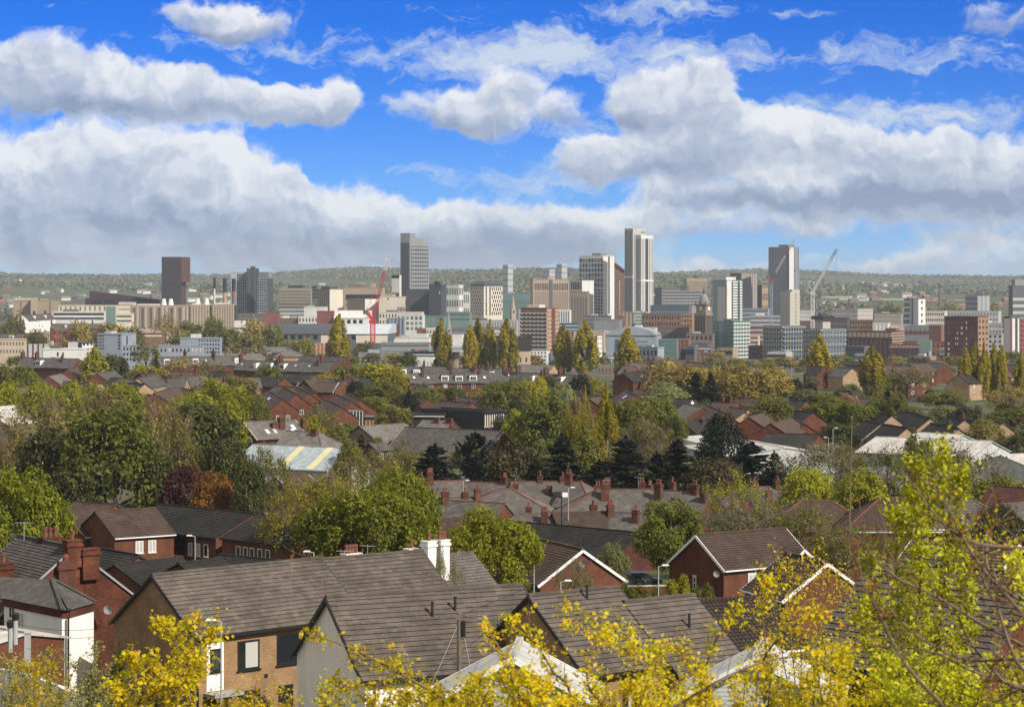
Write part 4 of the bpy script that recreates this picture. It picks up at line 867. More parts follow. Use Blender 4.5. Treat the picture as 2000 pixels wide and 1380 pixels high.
H['tshade'] = plain('tile_course_shade', (.020, .018, .017), .95, amt=.1)  # near-black paint for the shadow line under each tile course
H['chim'] = coursed('chimney_brick', (.125, .045, .029), (.085, .034, .024), (.16, .1, .075), .225, .075, .008, amt=.3, scale=.8)

def window(parent, loc, rz, w, h, style='far', nx=2, nz=1, sill=True):
    if style == 'far':
        k = ('wf', round(w, 2), round(h, 2), nx)
        if k not in SHARED:
            mb = MB(); f = .09
            mb.box(-w/2, w/2, -.05, .04, 0, h, 0)
            pw = (w-f*(nx+1))/nx
            for i in range(nx): x = -w/2+f+i*(pw+f); mb.box(x, x+pw, -.06, -.02, f, h-f, 1)
            SHARED[k] = mb.mesh('window', [H['upvc'], H['pane']])
        return link('window', SHARED[k], parent, loc, rz)
    fr = H['anth'] if style.startswith('dark') else H['upvc']
    k = ('wn', round(w, 2), round(h, 2), nx, nz, style)
    if k not in SHARED:
        f = .12 if style.startswith('dark') else .075; mb = MB()
        for x0, x1, z0, z1 in ((-w/2, w/2, 0, f), (-w/2, w/2, h-f, h), (-w/2, -w/2+f, f, h-f), (w/2-f, w/2, f, h-f)): mb.box(x0, x1, -.03, .07, z0, z1)
        for i in range(1, nx): x = -w/2+w*i/nx; mb.box(x-.03, x+.03, -.025, .065, f, h-f)
        for i in range(1, nz): z = h*i/nz; mb.box(-w/2+f, w/2-f, -.022, .06, z-.03, z+.03)
        if style == 'dark_side': mb.box(-w/2+w*.33, -w/2+w*.33+.06, -.025, .065, f, h-f); mb.box(-w/2+f, -w/2+w*.33, -.022, .06, h*.26, h*.26+.05)
        mb2 = MB(); mb2.box(-w/2+f, w/2-f, -.012, .03, f, h-f)
        mb3 = MB(); mb3.box(-w/2-.09, w/2+.09, -.1, .06, -.09, -.003)
        mb4 = MB(); mb4.box(-w/2-.06, w/2+.06, -.04, .06, h+.003, h+.15)
        SHARED[k] = (mb.mesh('window', fr), mb2.mesh('pane', H['dpane'] if style.startswith('dark') else H['pane']), mb3.mesh('sill', H['anth'] if style.startswith('dark') else H['conc']), mb4.mesh('lintel', H['conc']))
    a, b, c, d = SHARED[k]
    if 'blind' in style and (k, 'b') not in SHARED:
        mb5 = MB(); mb5.box(-w/2+w*.36, w/2-.12, -.02, -.004, .12, h-.12); SHARED[(k, 'b')] = mb5.mesh('blind', H['blind'])
    o = link('window', a, parent, loc, rz); link('pane', b, o)
    if 'blind' in style: link('blind', SHARED[(k, 'b')], o)
    if sill: link('sill', c, o)
    if style == 'white_stone': link('lintel', d, o)
    return o

def slope_mesh(mb, T0, T1, B1, B0, nrm, course, lip=.045, th=.10, m=0):
    """one roof slope (top-left, top-right, bottom-right, bottom-left) as overlapping courses on a slab"""
    T0, T1, B1, B0 = map(Vector, (T0, T1, B1, B0)); n = Vector(nrm)
    dn = n*-th
    L = ((B0+B1)/2-(T0+T1)/2).length
    if course:
        k = max(2, int(round(L/course)))
        for i in range(k):
            a, b = i/k, (i+1)/k
            p0, p1 = T0.lerp(B0, a), T1.lerp(B1, a); q0, q1 = T0.lerp(B0, b), T1.lerp(B1, b)
            mb.face([q0+n*lip, q1+n*lip, p1, p0], m)
            mb.face([q0, q1, q1+n*lip, q0+n*lip], 1)  # lip face takes the painted shadow colour
    else:
        mb.face([B0, B1, T1, T0] if (T1-T0).length > .01 else [B0, B1, T1], m)
    mb.face([T0+dn, T1+dn, B1+dn, B0+dn] if (T1-T0).length > .01 else [T1+dn, B1+dn, B0+dn], m)
    for a, b in ((B0, B1), (B1, T1), (T0, B0)): mb.face([a+dn, b+dn, b, a], m)

def chimney(root, x, y, zb, w=.9, d=.6, h=1.6, pots=2, mat='chim', pmat='pot', cap=True):
    if mat == 'chim': h *= .74; w *= .88; d *= .88
    mb = MB(); mb.box(x-w/2, x+w/2, y-d/2, y+d/2, zb-1.2, zb+h)
    if cap: mb.box(x-w/2-.08, x+w/2+.08, y-d/2-.08, y+d/2+.08, zb+h-.34, zb+h-.16); mb.box(x-w/2-.05, x+w/2+.05, y-d/2-.05, y+d/2+.05, zb+h, zb+h+.09)
    o = mb.build('chimney', H[mat], root)
    for i in range(pots):
        px = x+(i-(pots-1)/2)*min(.36, (w-.2)/max(1, pots)) if w >= d else x
        py = y if w >= d else y+(i-(pots-1)/2)*min(.36, (d-.2)/max(1, pots))
        mb = MB(); mb.lathe([(.15, 0), (.12, .42), (.155, .45), (.15, .62)], n=8); mb.build('pot', H[pmat], o, (px, py, zb+h+.08))
    return o
def vent(root, x, t, hs, rise, eh, h=.75, r=.07):
    y = -hs*t; z = eh+rise*(1-t)
    mb = MB(); mb.tube([(0, 0, -.2), (0, 0, h)], r, 8); mb.tube([(0, 0, h), (0, 0, h+.05)], r*1.35, 8)
    o = mb.build('vent_pipe', H['flue'], root, (x, y, z))
    mb = MB(); s = .24; k = rise/hs
    mb.face([(-s, -s, -s*k+.05), (s, -s, -s*k+.05), (s, s, s*k+.05), (-s, s, s*k+.05)]); mb.face([(-s, -s, -s*k+.02), (-s, s, s*k+.02), (s, s, s*k+.02), (s, -s, -s*k+.02)])
    mb.build('flashing', H['leadg'], o)

def house(label, A, B, Y, hs, rise, eh, wall, roof, hip=(0, 0), ov=.28, vo=.16, cat='house', name='house', group=None, YB=None, course=None,
          wins=(), auto=None, chim=(), bb=None, gut='blackp', ridge=None, vents=(), lights=(), dorm=(), zb=None, rakew=None, wname='wall'):
    """gabled or hipped house given by the two ends of its ridge in the photograph and the distance of the first"""
    pa = P(A[0], A[1], Y); zr = pa.z
    if YB is None: YB = zr*F/(HZ-B[1])
    pb = P(B[0], HZ-zr*F/YB, YB)
    d = Vector((pb.x-pa.x, pb.y-pa.y)); rl = d.length; yaw = math.atan2(d.y, d.x)
    u = d/rl; c = Vector((pa.x, pa.y))+u*(rl+hip[1]-hip[0])/2
    L = rl+hip[0]+hip[1]; x0, x1 = -L/2, L/2; r0, r1 = x0+hip[0], x1-hip[1]
    zbase = zr-rise-eh
    root = empty(name, (c.x, c.y, zbase), yaw, label, cat, group)
    W = H[wall]; foot = -3.0
    mb = MB()
    mb.face([(x0, -hs, foot), (x1, -hs, foot), (x1, -hs, eh), (x0, -hs, eh)]); mb.face([(x1, hs, foot), (x0, hs, foot), (x0, hs, eh), (x1, hs, eh)])
    rz_ = eh+rise-.06
    if hip[1] > 0: mb.face([(x1, -hs, foot), (x1, hs, foot), (x1, hs, eh), (x1, -hs, eh)])
    else: mb.face([(x1, -hs, foot), (x1, hs, foot), (x1, hs, eh-.03), (x1, 0, rz_), (x1, -hs, eh-.03)])
    if hip[0] > 0: mb.face([(x0, hs, foot), (x0, -hs, foot), (x0, -hs, eh), (x0, hs, eh)])
    else: mb.face([(x0, hs, foot), (x0, -hs, foot), (x0, -hs, eh-.03), (x0, 0, rz_), (x0, hs, eh-.03)])
    mb.build(wname, W, root)
    # roof
    k = rise/hs; ze = eh-ov*k; ye = hs+ov; zt = eh+rise
    ln = math.hypot(rise, hs); nf = (0, -rise/ln, hs/ln); nb = (0, rise/ln, hs/ln); up = Vector((0, 0, .06))
    e0 = x0-(ov if hip[0] else vo); e1 = x1+(ov if hip[1] else vo); t0 = r0-(0 if hip[0] else vo); t1 = r1+(0 if hip[1] else vo)
    mb = MB()
    slope_mesh(mb, Vector((t0, 0, zt))+up, Vector((t1, 0, zt))+up, Vector((e1, -ye, ze))+up, Vector((e0, -ye, ze))+up, nf, course)
    slope_mesh(mb, Vector((t1, 0, zt))+up, Vector((t0, 0, zt))+up, Vector((e0, ye, ze))+up, Vector((e1, ye, ze))+up, nb, None)
    for s_, hp, ee, tt in ((0, hip[0], e0, t0), (1, hip[1], e1, t1)):
        if hp:
            sg = 1 if s_ else -1; l2 = math.hypot(rise, hp); nn = (sg*rise/l2, 0, hp/l2)
            T = Vector((tt, 0, zt))+up; a = Vector((ee, -ye, ze))+up; b = Vector((ee, ye, ze))+up
            if s_: slope_mesh(mb, T, T, b, a, nn, course)
            else: slope_mesh(mb, T, T, a, b, nn, course)
    ro = mb.build('roof', [H[roof], H['tshade']], root)
    # ridge and hips
    mb = MB(); mb.beam((t0, 0, zt+.10), (t1, 0, zt+.10), .26, .13)
    for hp, ee, tt in ((hip[0], e0, t0), (hip[1], e1, t1)):
        if hp:
            for s_ in (-1, 1): mb.beam((tt, 0, zt+.10), (ee, s_*ye, ze+.10), .24, .12)
    mb.build('ridge_tiles', H[ridge or roof], root)
    if gut:
        mb = MB(); mb.box(x0-.1, x1+.1, -ye-.09, -ye+.03, ze-.10, ze+.015)
        mb.build('gutter', H[gut], root)
    if bb:
        for s_, hp, xx in ((0, hip[0], x0-vo), (1, hip[1], x1+vo)):
            if not hp:
                mb = MB(); w = rakew or .2; xo = -.035 if s_ == 0 else .035
                for sg in (-1, 1): mb.beam((xx+xo, 0, zt-w/2+.05), (xx+xo, sg*(ye+.02), ze-w/2+.05), .06, w)
                mb.build('bargeboard', H[bb], root)
    for wn in wins:
        f, uu, z, w, h = wn[:5]; st = wn[5] if len(wn) > 5 else 'white'; nx = wn[6] if len(wn) > 6 else 2; nz = wn[7] if len(wn) > 7 else 1
        loc, rz = {'F': ((uu, -hs, z), 0), 'L': ((x0, -uu, z), -math.pi/2), 'R': ((x1, uu, z), math.pi/2)}[f]
        window(root, loc, rz, w, h, st, nx, nz)
    if auto:
        n, st = auto[0], auto[1]; w, h = auto[2] if len(auto) > 2 else (1.1, 1.2)
        for s_ in (0, 1):
            z = eh-.35-h-s_*2.6
            if z < .3: continue
            for i in range(n): window(root, (x0+L*(i+.5)/n, -hs, z), 0, w, h, st, 2)
    for ch in chim:
        fx, fy = ch[0], ch[1]; o = ch[2] if len(ch) > 2 else {}
        x = r0+(r1-r0)*fx; y = hs*fy; chimney(root, x, y, eh+rise*(1-abs(fy))+.0, **o)
    for fx, t in vents: vent(root, x0+L*fx, t, hs, rise, eh)
    for fx, t, w, h in lights:     # roof lights lying on the near slope
        x = x0+L*fx; mb = MB(); y0, y1 = -hs*t, -hs*(t+h/ln); z0, z1 = eh+rise*(1-t)+.13, eh+rise*(1-t-h/ln)+.13
        mb.face([(x-w/2, y1, z1), (x+w/2, y1, z1), (x+w/2, y0, z0), (x-w/2, y0, z0)]); mb.face([(x-w/2, y1, z1-.08), (x+w/2, y1, z1-.08), (x+w/2, y1, z1), (x-w/2, y1, z1)])
        mb.build('roof_light', H['sky'], root)
    for fx, w, kind in dorm:       # dormers on the near slope
        x = x0+L*fx; t = .80; yb = -hs*t; z0 = eh+rise*(1-t); h = rise*.62
        mb = MB(); mb.box(x-w/2, x+w/2, yb, -.15*hs, z0-.2, z0+h)
        o = mb.build('dormer', H['upvc' if kind == 'w' else roof], root)
        mb = MB(); mb.box(x-w/2-.12, x+w/2+.12, yb-.15, -.1*hs, z0+h, z0+h+.14); mb.build('dormer_roof', H[roof], o)
        window(o, (x, yb-.01, z0+.15), 0, w*.84, h*.72, 'far', 3 if w > 2 else 2)
    return root, dict(L=L, x0=x0, x1=x1, hs=hs, rise=rise, eh=eh, yaw=yaw, z=zbase, ln=ln)

ORD = ['first', 'second', 'third', 'fourth', 'fifth', 'sixth', 'seventh', 'eighth', 'ninth', 'tenth', 'eleventh', 'twelfth']
def terrace(rowname, A, B, Y, n, hs, rise, eh, wall, roof, feats, cname='terrace houses', pat=None, YB=None, **kw):
    """a row of terraced houses, each one its own object"""
    za = P(A[0], A[1], Y).z
    if YB is None: YB = za*F/(HZ-B[1])
    pa = P(A[0], A[1], Y); pb = P(B[0], HZ-za*F/YB, YB)
    for i in range(n):
        q0 = pa.lerp(pb, i/n); q1 = pa.lerp(pb, (i+1)/n)
        f = feats[i % len(feats)]; k = dict(kw)
        st = .12 if i % 2 else 0
        if 'D' in f: k['dorm'] = [(.5, 2.6, 'w')]
        if 'd' in f: k['dorm'] = [(.5, 1.5, 'w')]
        if 'S' in f: k['lights'] = [(.35, .35, .8, 1.0)]
        if 'C' in f: k['chim'] = list(k.get('chim', []))+[(.03, .0, dict(w=.9, d=2.2, h=2.9, pots=3))]
        if 'c' in f: k['chim'] = list(k.get('chim', []))+[(.97, -.35, dict(w=.9, d=1.1, h=2.9, pots=2))]
        what = 'wide dormer' if 'D' in f else 'small dormer' if 'd' in f else 'skylight' if 'S' in f else 'chimney' if 'C' in f or 'c' in f else 'plain roof'
        lb = f'{ORD[i]} house from left, with {what}, in {rowname}'
        s = lambda p: (1000+p.x/p.y*F, HZ-(p.z-st)/p.y*F)
        house(lb, s(q0), s(q1), q0.y, hs, rise, eh, wall if isinstance(wall, str) else wall[i % len(wall)], roof, YB=q1.y, group=cname, cat='terrace house', name='terrace_house', vo=.0, **k)
# ---------------------------------------------------------------- foreground houses
CC = .345
# buff brick house with the big tiled roof
r, i = house('long buff brick house with a blank left gable and dark-framed windows', (300, 1124), (622, 1109.5), 140, 4.0, 3.0, 5.0, 'buff', 'concrete', YB=148.6, course=CC, bb='anth', rakew=.16, gut='blackp',
 wins=[('F', -2.35, 2.6, 1.6, 1.7, 'dark_side_blind', 1), ('F', .55, 2.6, 1.65, 1.8, 'dark', 2), ('F', -2.35, .1, 1.65, 1.3, 'dark', 2), ('F', .4, .1, 1.1, 1.3, 'dark', 1),
       ('L', 0.2, 2.5, .42, 1.3, 'dark', 1), ('L', .2, .0, .42, .8, 'dark', 1), ('F', -4.75, 2.75, .75, 1.3, 'dark', 1)])
mb = MB(); mb.box(-5.35, -4.15, -4.006, -3.9, 1.65, 4.85); mb.build('white_panel', H['render'], r)
mb = MB(); mb.box(-5.6, -3.5, -5.1, -3.95, 1.42, 1.6); mb.build('door_canopy', H['leadg'], r)
mb = MB(); mb.box(-5.2, -4.25, -4.06, -3.95, -.7, 1.4); mb.build('door', H['door'], r)
mb = MB(); mb.tube([(i['x0']+.15, -4.1, 4.75), (i['x0']+.15, -4.1, -1)], .05, 6); mb.build('downpipe', H['blackp'], r)
mb = MB(); mb.box(-1.2, -.95, -4.04, -3.95, 2.0, 2.2); mb.build('wall_vent', H['blackp'], r)
r, i = house('tiled-roof house stepping up behind the long buff brick house', (533, 1101), (822, 1088), 151, 4.2, 3.2, 5.0, 'buff', 'concrete', course=CC, bb='anth', rakew=.16, YB=158)
# pale rendered house
r, i = house('pale rendered house with sharp white gable under a wide tiled roof', (644, 1167), (1013, 1149.5), 120, 4.55, 3.3, 5.0, 'render', 'concrete', YB=124.6, course=CC, bb='anth', rakew=.18, vo=.22, vents=[(.47, .33), (.60, .28)],
 wins=[('L', -.3, 1.9, .42, 1.2, 'dark', 1), ('L', 3.4, 1.9, .5, 1.25, 'dark', 1), ('F', -.6, 2.75, 2.6, .85, 'dark', 3), ('F', 3.2, 2.75, 1.1, 1.0, 'dark', 1), ('F', -3.2, .2, 1.4, 1.3, 'dark', 2)])
for fx, t in ((.56, .63), (.74, .58)):
    mb = MB(); mb.prism([(-.16, -.12), (.16, -.12), (.16, .16), (-.16, .16)], 0, .17, top=.6)
    mb.build('roof_cowl', H['flue'], r, (i['x0']+i['L']*fx, -i['hs']*t, i['eh']+i['rise']*(1-t)+.05))
mb = MB(); mb.tube([(i['x0']+.5, -4.62, 4.9), (i['x0']+.5, -4.62, -2)], .055, 6); mb.build('downpipe', H['blackp'], r)
r, i = house('buff brick house with a sunlit left gable right of the rendered house', (1036, 1164.5), (1203, 1151.5), 119, 4.3, 3.2, 5.0, 'buff', 'concrete', YB=122.3, course=CC, bb='anth', rakew=.16, vents=[(.58, .12)],
 wins=[('F', .1, 2.9, 1.0, 1.45, 'dark_blind', 1)])
r, i = house('right buff brick house with one roof pipe, at the end of the row', (1222, 1177), (1352, 1168), 121.5, 4.3, 3.2, 5.0, 'buff', 'concrete', YB=124.2, course=CC, bb='anth', rakew=.16, vents=[(.60, .42)],
 wins=[('F', .0, 2.9, 1.2, 1.5, 'dark', 1)])
r, i = house('brown pantiled house with white fascia right of the buff brick row', (1361, 1175.5), (1500, 1170), 137, 3.9, 2.3, 4.6, 'red', 'pan', YB=139.5, course=.3, gut='wpaint', wins=[('F', 1.6, 2.9, 1.4, 1.1, 'white', 3), ('F', -1, 2.9, 1.2, 1.1, 'white', 2)])
r, i = house('large near house with wide dark ribbed roof behind the bare branches', (1712, 1095), (2040, 1104), 104, 5.0, 3.6, 5.0, 'red', 'concrete', YB=98, course=.345, gut='blackp')
r, i = house('dark-roofed house with white verge above the wide ribbed roof, far right', (1790, 1050), (1985, 1036), 150, 4.5, 2.5, 5.0, 'red', 'btile', YB=146, course=.33, bb='wpaint')
# low pale sheet roofs at the bottom
for lb, A, B, Y in (('white sheet-roofed shed with pale ridge at the bottom centre', (1003, 1281), (1015, 1262), 88), ('white sheet-roofed shed with pale ridge at the bottom right', (1478, 1282), (1494, 1262), 90)):
    r, i = house(lb, A, B, Y, 2.9, 1.55, 2.2, 'clad', 'sheet', YB=Y+3.6, cat='shed', name='shed', bb='wpaint', rakew=.22, gut=None, wname='wall', vo=.3)
# Victorian brick house on the left
H['chim'], keep_ = H['oldred'], H['chim']
r, i = house('old red brick house with tall gable, slate roof and white bay, bottom left', (38, 1047.5), (143, 1066.5), 160.5, 5.0, 3.9, 6.0, 'oldred', 'dslate', YB=153.5, course=.25, gut='blackp', bb='leadg', rakew=.13, vo=.08,
 chim=[(.98, .0, dict(w=.9, d=1.1, h=.6, pots=1)), (1.0, .22, dict(w=.8, d=1.3, h=.95, pots=0)), (.55, -.62, dict(w=1.0, d=1.25, h=1.7, pots=1)), (.45, .1, dict(w=1.0, d=1.5, h=.8, pots=3))])
root_v = r; H['chim'] = keep_
mb = MB(); x1 = i['x1']; mb.box(x1+.0, x1+.42, -1.15, -.05, 2.2, 9.15); mb.box(x1-.02, x1+.5, -1.25, .05, 8.6, 8.85); st = mb.build('chimney', H['chim'], r)
mb = MB(); mb.lathe([(.18, 0), (.2, .25), (.12, .4)], n=8); mb.build('pot', H['pot'], st, (x1+.2, -.6, 9.15))
# white bay wing with hipped slate roof
def bay():
    Y = 146; pts = [P(8, 1240, 148.5), P(121, 1240, 143.2), P(134, 1240, 143.3), P(183, 1240, 146.5), P(150, 1240, 152), P(30, 1240, 154)]
    o = Vector((pts[1].x, pts[1].y, 0)); zt = pz(1204, 143.3); z0 = zt-8
    rt = root_v; inv = Matrix.Translation(rt.location) @ Matrix.Rotation(rt.rotation_euler.z, 4, 'Z'); inv = inv.inverted()
    L = lambda p, z: inv @ Vector((p.x, p.y, z))
    mb = MB(); n = len(pts)
    for a in range(n):
        b = (a+1) % n; mb.face([L(pts[a], z0), L(pts[b], z0), L(pts[b], zt), L(pts[a], zt)])
    bay_o = mb.build('bay_wing', H['white'], rt)
    mb = MB(); ap = P(102, 1131, 148.5); ap2 = P(-20, 1125, 152)
    ev = [p+(p-Vector((ap.x, ap.y, p.z)))*.05 for p in pts]; ze = zt+.45
    for a, b in ((1, 2), (2, 3), (3, 4)): mb.face([L(ev[a], ze), L(ev[b], ze), L(ap, ap.z)])
    mb.face([L(ev[0], ze), L(ev[1], ze), L(ap, ap.z), L(ap2, ap2.z)])
    mb.face([L(e_, ze-.04) for e_ in reversed(ev)])
    mb.build('roof', H['dslate'], bay_o)
    mb = MB()
    for a in (1, 2, 3): mb.beam(L(ev[a], ze+.06), L(ap, ap.z+.06), .22, .1)
    mb.build('hip_tiles', H['dslate'], bay_o)
    mb = MB()
    for a in range(0, 4):
        b = (a+1) % n; p, q = pts[a], pts[b]; mb.beam(L(p+(p-o)*.0, zt+.2), L(q, zt+.2), .18, .46)
    mb.build('brick_eaves', H['dred'], bay_o)
    mb = MB(); mb.tube([L(P(133.5, 1200, 143.1), zt), L(P(133.5, 1200, 143.1), z0)], .06, 6); mb.build('downpipe', H['blackp'], bay_o)
    d = (pts[1]-pts[0]).normalized(); ang = math.atan2(d.y, d.x)-rt.rotation_euler.z
    for px, z, in ((24, 1218), (42, 1231)):
        tt = (px-8)/113; p = pts[0].lerp(pts[1], tt); w_ = window(bay_o, L(p, pz(z, 145.5)), ang, .75, .95, 'white', 2)
bay()
# flat roofed shop lean-to
r, i = house('low shop with a pale flat roof and brick wall under the white bay', (-70, 1217), (48, 1227), 134, 2.6, .45, 2.4, 'red', 'asb', YB=130, cat='shop', name='shop', gut='blackp', ov=.35)
for k, (px, py, h) in enumerate(((30, 1232, 1.0), (20, 1247, 1.0))):
    p = P(px, py, 127); ro = empty('flue_pipe', p, 0, ['taller dark flue pipe on the flat shop roof', 'shorter grey flue pipe on the flat shop roof edge'][k], 'flue')
    mb = MB(); mb.tube([(0, 0, -.7), (0, 0, h*.6)], .13, 8); mb.build('pipe', H['steel'], ro); mb = MB(); mb.lathe([(.17, h*.6), (.2, h*.9), (.1, h)], n=8); mb.build('cap', H['blackp'], ro)
p = P(54, 1236, 122); ro = empty('post', p, 0, 'plain grey square post standing before the flat-roofed shop', 'post'); mb = MB(); mb.box(-.14, .14, -.14, .14, -5, 0); mb.build('shaft', H['steel'], ro); mb = MB(); mb.box(-.17, .17, -.17, .17, 0, .06); mb.build('cap', H['steel'], ro)
# curved white garden wall
ro = empty('garden_wall', P(70, 1330, 112), 0, 'white rendered wall curving along the bottom left', 'wall'); mb = MB(); pr = None
for k in range(13):
    t = k/12; p = P(-60+t*200, 1300+ (t**2)*50, 116-8*t); q = p-P(70, 1330, 112)
    if pr is not None: mb.beam(pr-Vector((0, 0, 2)), q-Vector((0, 0, 2)), .25, 4)
    pr = q
mb.build('wall', H['white'], ro)
# chimneys of the white-chimneyed slate house behind
r, i = house('slate-roofed house with white painted chimneys behind the tiled roof', (670, 1104), (921, 1078), 172, 5.2, 4.0, 5.0, 'white', 'slate', YB=180, course=.3, gut=None,
 chim=[(.06, .0, dict(w=1.35, d=.7, h=.75, pots=4, mat='white')), (.52, -.0, dict(w=.9, d=.7, h=.7, pots=1, mat='white')), (.55, -.30, dict(w=.8, d=.8, h=2.55, pots=1, mat='white')), (.645, -.32, dict(w=.85, d=.8, h=2.65, pots=3, mat='white'))])
# left middle: brick terraces with dark tiled roofs
house('brown-tiled brick house with white windows left of the large dark roof', (108, 997), (183, 992.5), 262, 5.0, 2.4, 5.0, 'red', 'btile', YB=266, course=.33, gut='wpaint', wins=[('F', -.2, 3.2, .95, 1.2, 'white', 2), ('F', 1.5, 3.2, .95, 1.2, 'white', 2)])
house('brick house with white fascia stepping down towards the large dark roof', (187, 999), (302, 994), 258, 4.6, 2.3, 4.9, 'red', 'btile', YB=262, course=.33, gut='wpaint', wins=[('F', -.6, 3.0, .9, 1.3, 'white', 2), ('F', .9, 3.0, .9, 1.3, 'white', 2)])
house('brown roof peeping between the dark hedge trees and the brick houses', (146, 980), (225, 988), 300, 4.5, 2.2, 5.0, 'red', 'btile', YB=296, course=.33)
r, i = house('brick flats with a large dark tiled roof and a row of small white windows', (313, 986), (493, 1003.5), 272, 5.2, 2.15, 5.2, 'red', 'dtile', YB=261.5, course=.33, gut='blackp', vents=[(.22, .35), (.45, .5), (.74, .45)],
 wins=[('F', u_, 3.0, .7, 1.35, 'white', 1) for u_ in (-6.6, -3.6, -1.7, -.4, 3.6, 4.9, 6.2)]+[('F', u_, .4, .7, 1.2, 'white', 1) for u_ in (-3.6, -1.7, 3.6, 5.4)])
mb = MB(); mb.box(.6, 2.9, -6.1, -5.2, 1.9, 2.9); mb.build('balcony', H['red'], r); mb = MB(); mb.box(.9, 2.7, -5.26, -5.18, 2.9, 4.8); mb.build('balcony_opening', H['blackp'], r)
mb = MB(); mb.box(-7.4, -5.6, -6.2, -5.2, 1.9, 2.8); mb.build('balcony', H['red'], r); mb = MB(); mb.beam((-7.4, -6.2, 3.05), (-5.6, -6.2, 3.05), .06, .06); mb.beam((-7.4, -6.2, 2.8), (-7.4, -6.2, 3.2), .06, .06); mb.beam((-5.6, -6.2, 2.8), (-5.6, -6.2, 3.2), .06, .06); mb.build('railing', H['wpaint'], r)
house('brick house with dark roof half hidden by the bright green tree', (506, 1004), (640, 1017), 258, 5.0, 2.1, 5.0, 'red', 'dtile', YB=250, course=.33, wins=[('F', u_, 3.1, .75, 1.2, 'white', 1) for u_ in (-2.9, -1.7, -.6, .7, 2)])
house('wide brown roof with a brick stack below the purple tree', (372, 984), (560, 978), 330, 4.5, 2.2, 5.0, 'red', 'btile', YB=338, course=.33, chim=[(.45, -.2, dict(w=.9, d=.9, h=1.2, pots=0))])
house('small dark roof with an orange brick gable beside the old brick house', (198, 1072.5), (271, 1077), 205, 3.6, 2.0, 4.0, 'red', 'dtile', YB=200, course=.33)
house('low dark ribbed roof left of a matching roof behind the buff brick house', (225, 1104), (352, 1094), 186, 3.8, 1.6, 3.5, 'red', 'dtile', YB=191, course=.33, gut=None)
house('low dark ribbed roof right of a matching roof behind the buff brick house', (350, 1101), (430, 1096), 183, 4.0, 1.7, 3.5, 'red', 'dtile', YB=186, course=.33, gut=None)
house('dark ribbed roof ending beside the tiled-roof house under the green trees', (430, 1084), (590, 1095), 200, 4.2, 1.9, 3.5, 'red', 'dtile', YB=194, course=.33, gut=None)
# right middle: red brick houses
r, i = house('brick house whose white-edged gable faces right, in the centre', (1020, 1046), (1137, 1059.5), 226, 4.1, 2.8, 5.0, 'red', 'btile', YB=214, course=.3, bb='wpaint', rakew=.24, gut='blackp',
 wins=[('R', -.4, 2.3, .75, 1.25, 'white_stone', 2), ('F', 2.6, 3.0, 1.0, 1.25, 'white', 2)])
house('very long dark tiled roof with a dark brick gable behind the central brick house', (975, 1016), (1250, 1037), 292, 5.6, 3.0, 5.0, 'dred', 'dtile', YB=277, course=.33, vents=[(.72, .6), (.83, .55)])
r, i = house('red detached house with white bargeboards and a blank left gable', (1361, 1045), (1532, 1035), 215, 3.7, 2.6, 5.2, 'red', 'btile', YB=221, course=.3, bb='wpaint', rakew=.24, gut='wpaint',
 wins=[('L', -.3, 3.0, .45, 1.1, 'white_stone', 1, 2), ('F', -1.9, 3.3, .95, 1.2, 'white_stone', 2), ('F', -1.9, .7, 1.15, 1.3, 'white_stone', 2), ('F', 1.4, 3.4, .9, .8, 'white_stone', 2)])
# its projecting front gable and porch gable
def front_gable(root, x, yf, yb, hs, eh, rise, wall, roof, bbm, nm='front_gable', wn=()):
    o_ = MB(); W_ = H[wall]
    for sg in (0,):
        o_.face([(x-hs, yf, -2), (x+hs, yf, -2), (x+hs, yf, eh), (x, yf, eh+rise-.05), (x-hs, yf, eh)]); o_.face([(x-hs, yb, -2), (x-hs, yf, -2), (x-hs, yf, eh), (x-hs, yb, eh)]); o_.face([(x+hs, yf, -2), (x+hs, yb, -2), (x+hs, yb, eh), (x+hs, yf, eh)])
    o = o_.build(nm, W_, root); mb = MB(); k = rise/hs; ov = .2; l = math.hypot(hs, rise)
    for sg in (-1, 1):
        e = (x+sg*(hs+ov), eh-ov*k+.06)
        a = [(x, yf-.25, eh+rise+.06), (e[0], yf-.25, e[1]), (e[0], yb, e[1]), (x, yb, eh+rise+.06)]
        mb.face(a if sg < 0 else a[::-1]); b = [(p[0], p[1], p[2]-.1) for p in a]; mb.face(b[::-1] if sg < 0 else b); mb.face([a[1], a[0], b[0], b[1]] if sg < 0 else [a[0], a[1], b[1], b[0]])
    mb.build('roof', H[roof], o); mb = MB()
    for sg in (-1, 1): mb.beam((x, yf-.3, eh+rise-.06), (x+sg*(hs+ov), yf-.3, eh-ov*k-.06), .06, .24)
    mb.build('bargeboard', H[bbm], o)
    for (u_, z, w, h, st, nx) in wn: window(o, (x+u_, yf, z), 0, w, h, st, nx)
front_gable(r, 3.0, -4.9, -1.2, 1.9, 5.0, 1.45, 'red', 'btile', 'wpaint', wn=[(0, 3.3, .9, .9, 'white_stone', 2)])
front_gable(r, .8, -6.4, -3.6, 1.25, 2.9, 1.2, 'red', 'btile', 'wpaint', 'porch', wn=[(0, .7, 1.5, 1.2, 'white', 3)])
r, i = house('red brick house with white-edged right gable behind the golden sapling', (1536, 1080), (1615, 1091), 194, 3.6, 2.6, 5.0, 'red', 'btile', YB=187, course=.3, bb='wpaint', rakew=.24, gut='wpaint', wins=[('F', .4, 2.6, .95, 1.2, 'white', 2), ('F', -1.6, 2.6, .95, 1.2, 'white', 2)])
house('hipped dark roof with russet hip tiles left of the tall lamp pole', (1566, 978), (1622, 978), 268, 4.8, 2.8, 4.6, 'red', 'btile', hip=(4.5, 4.5), ridge='pot', course=.33, YB=268, name='bungalow', cat='bungalow')
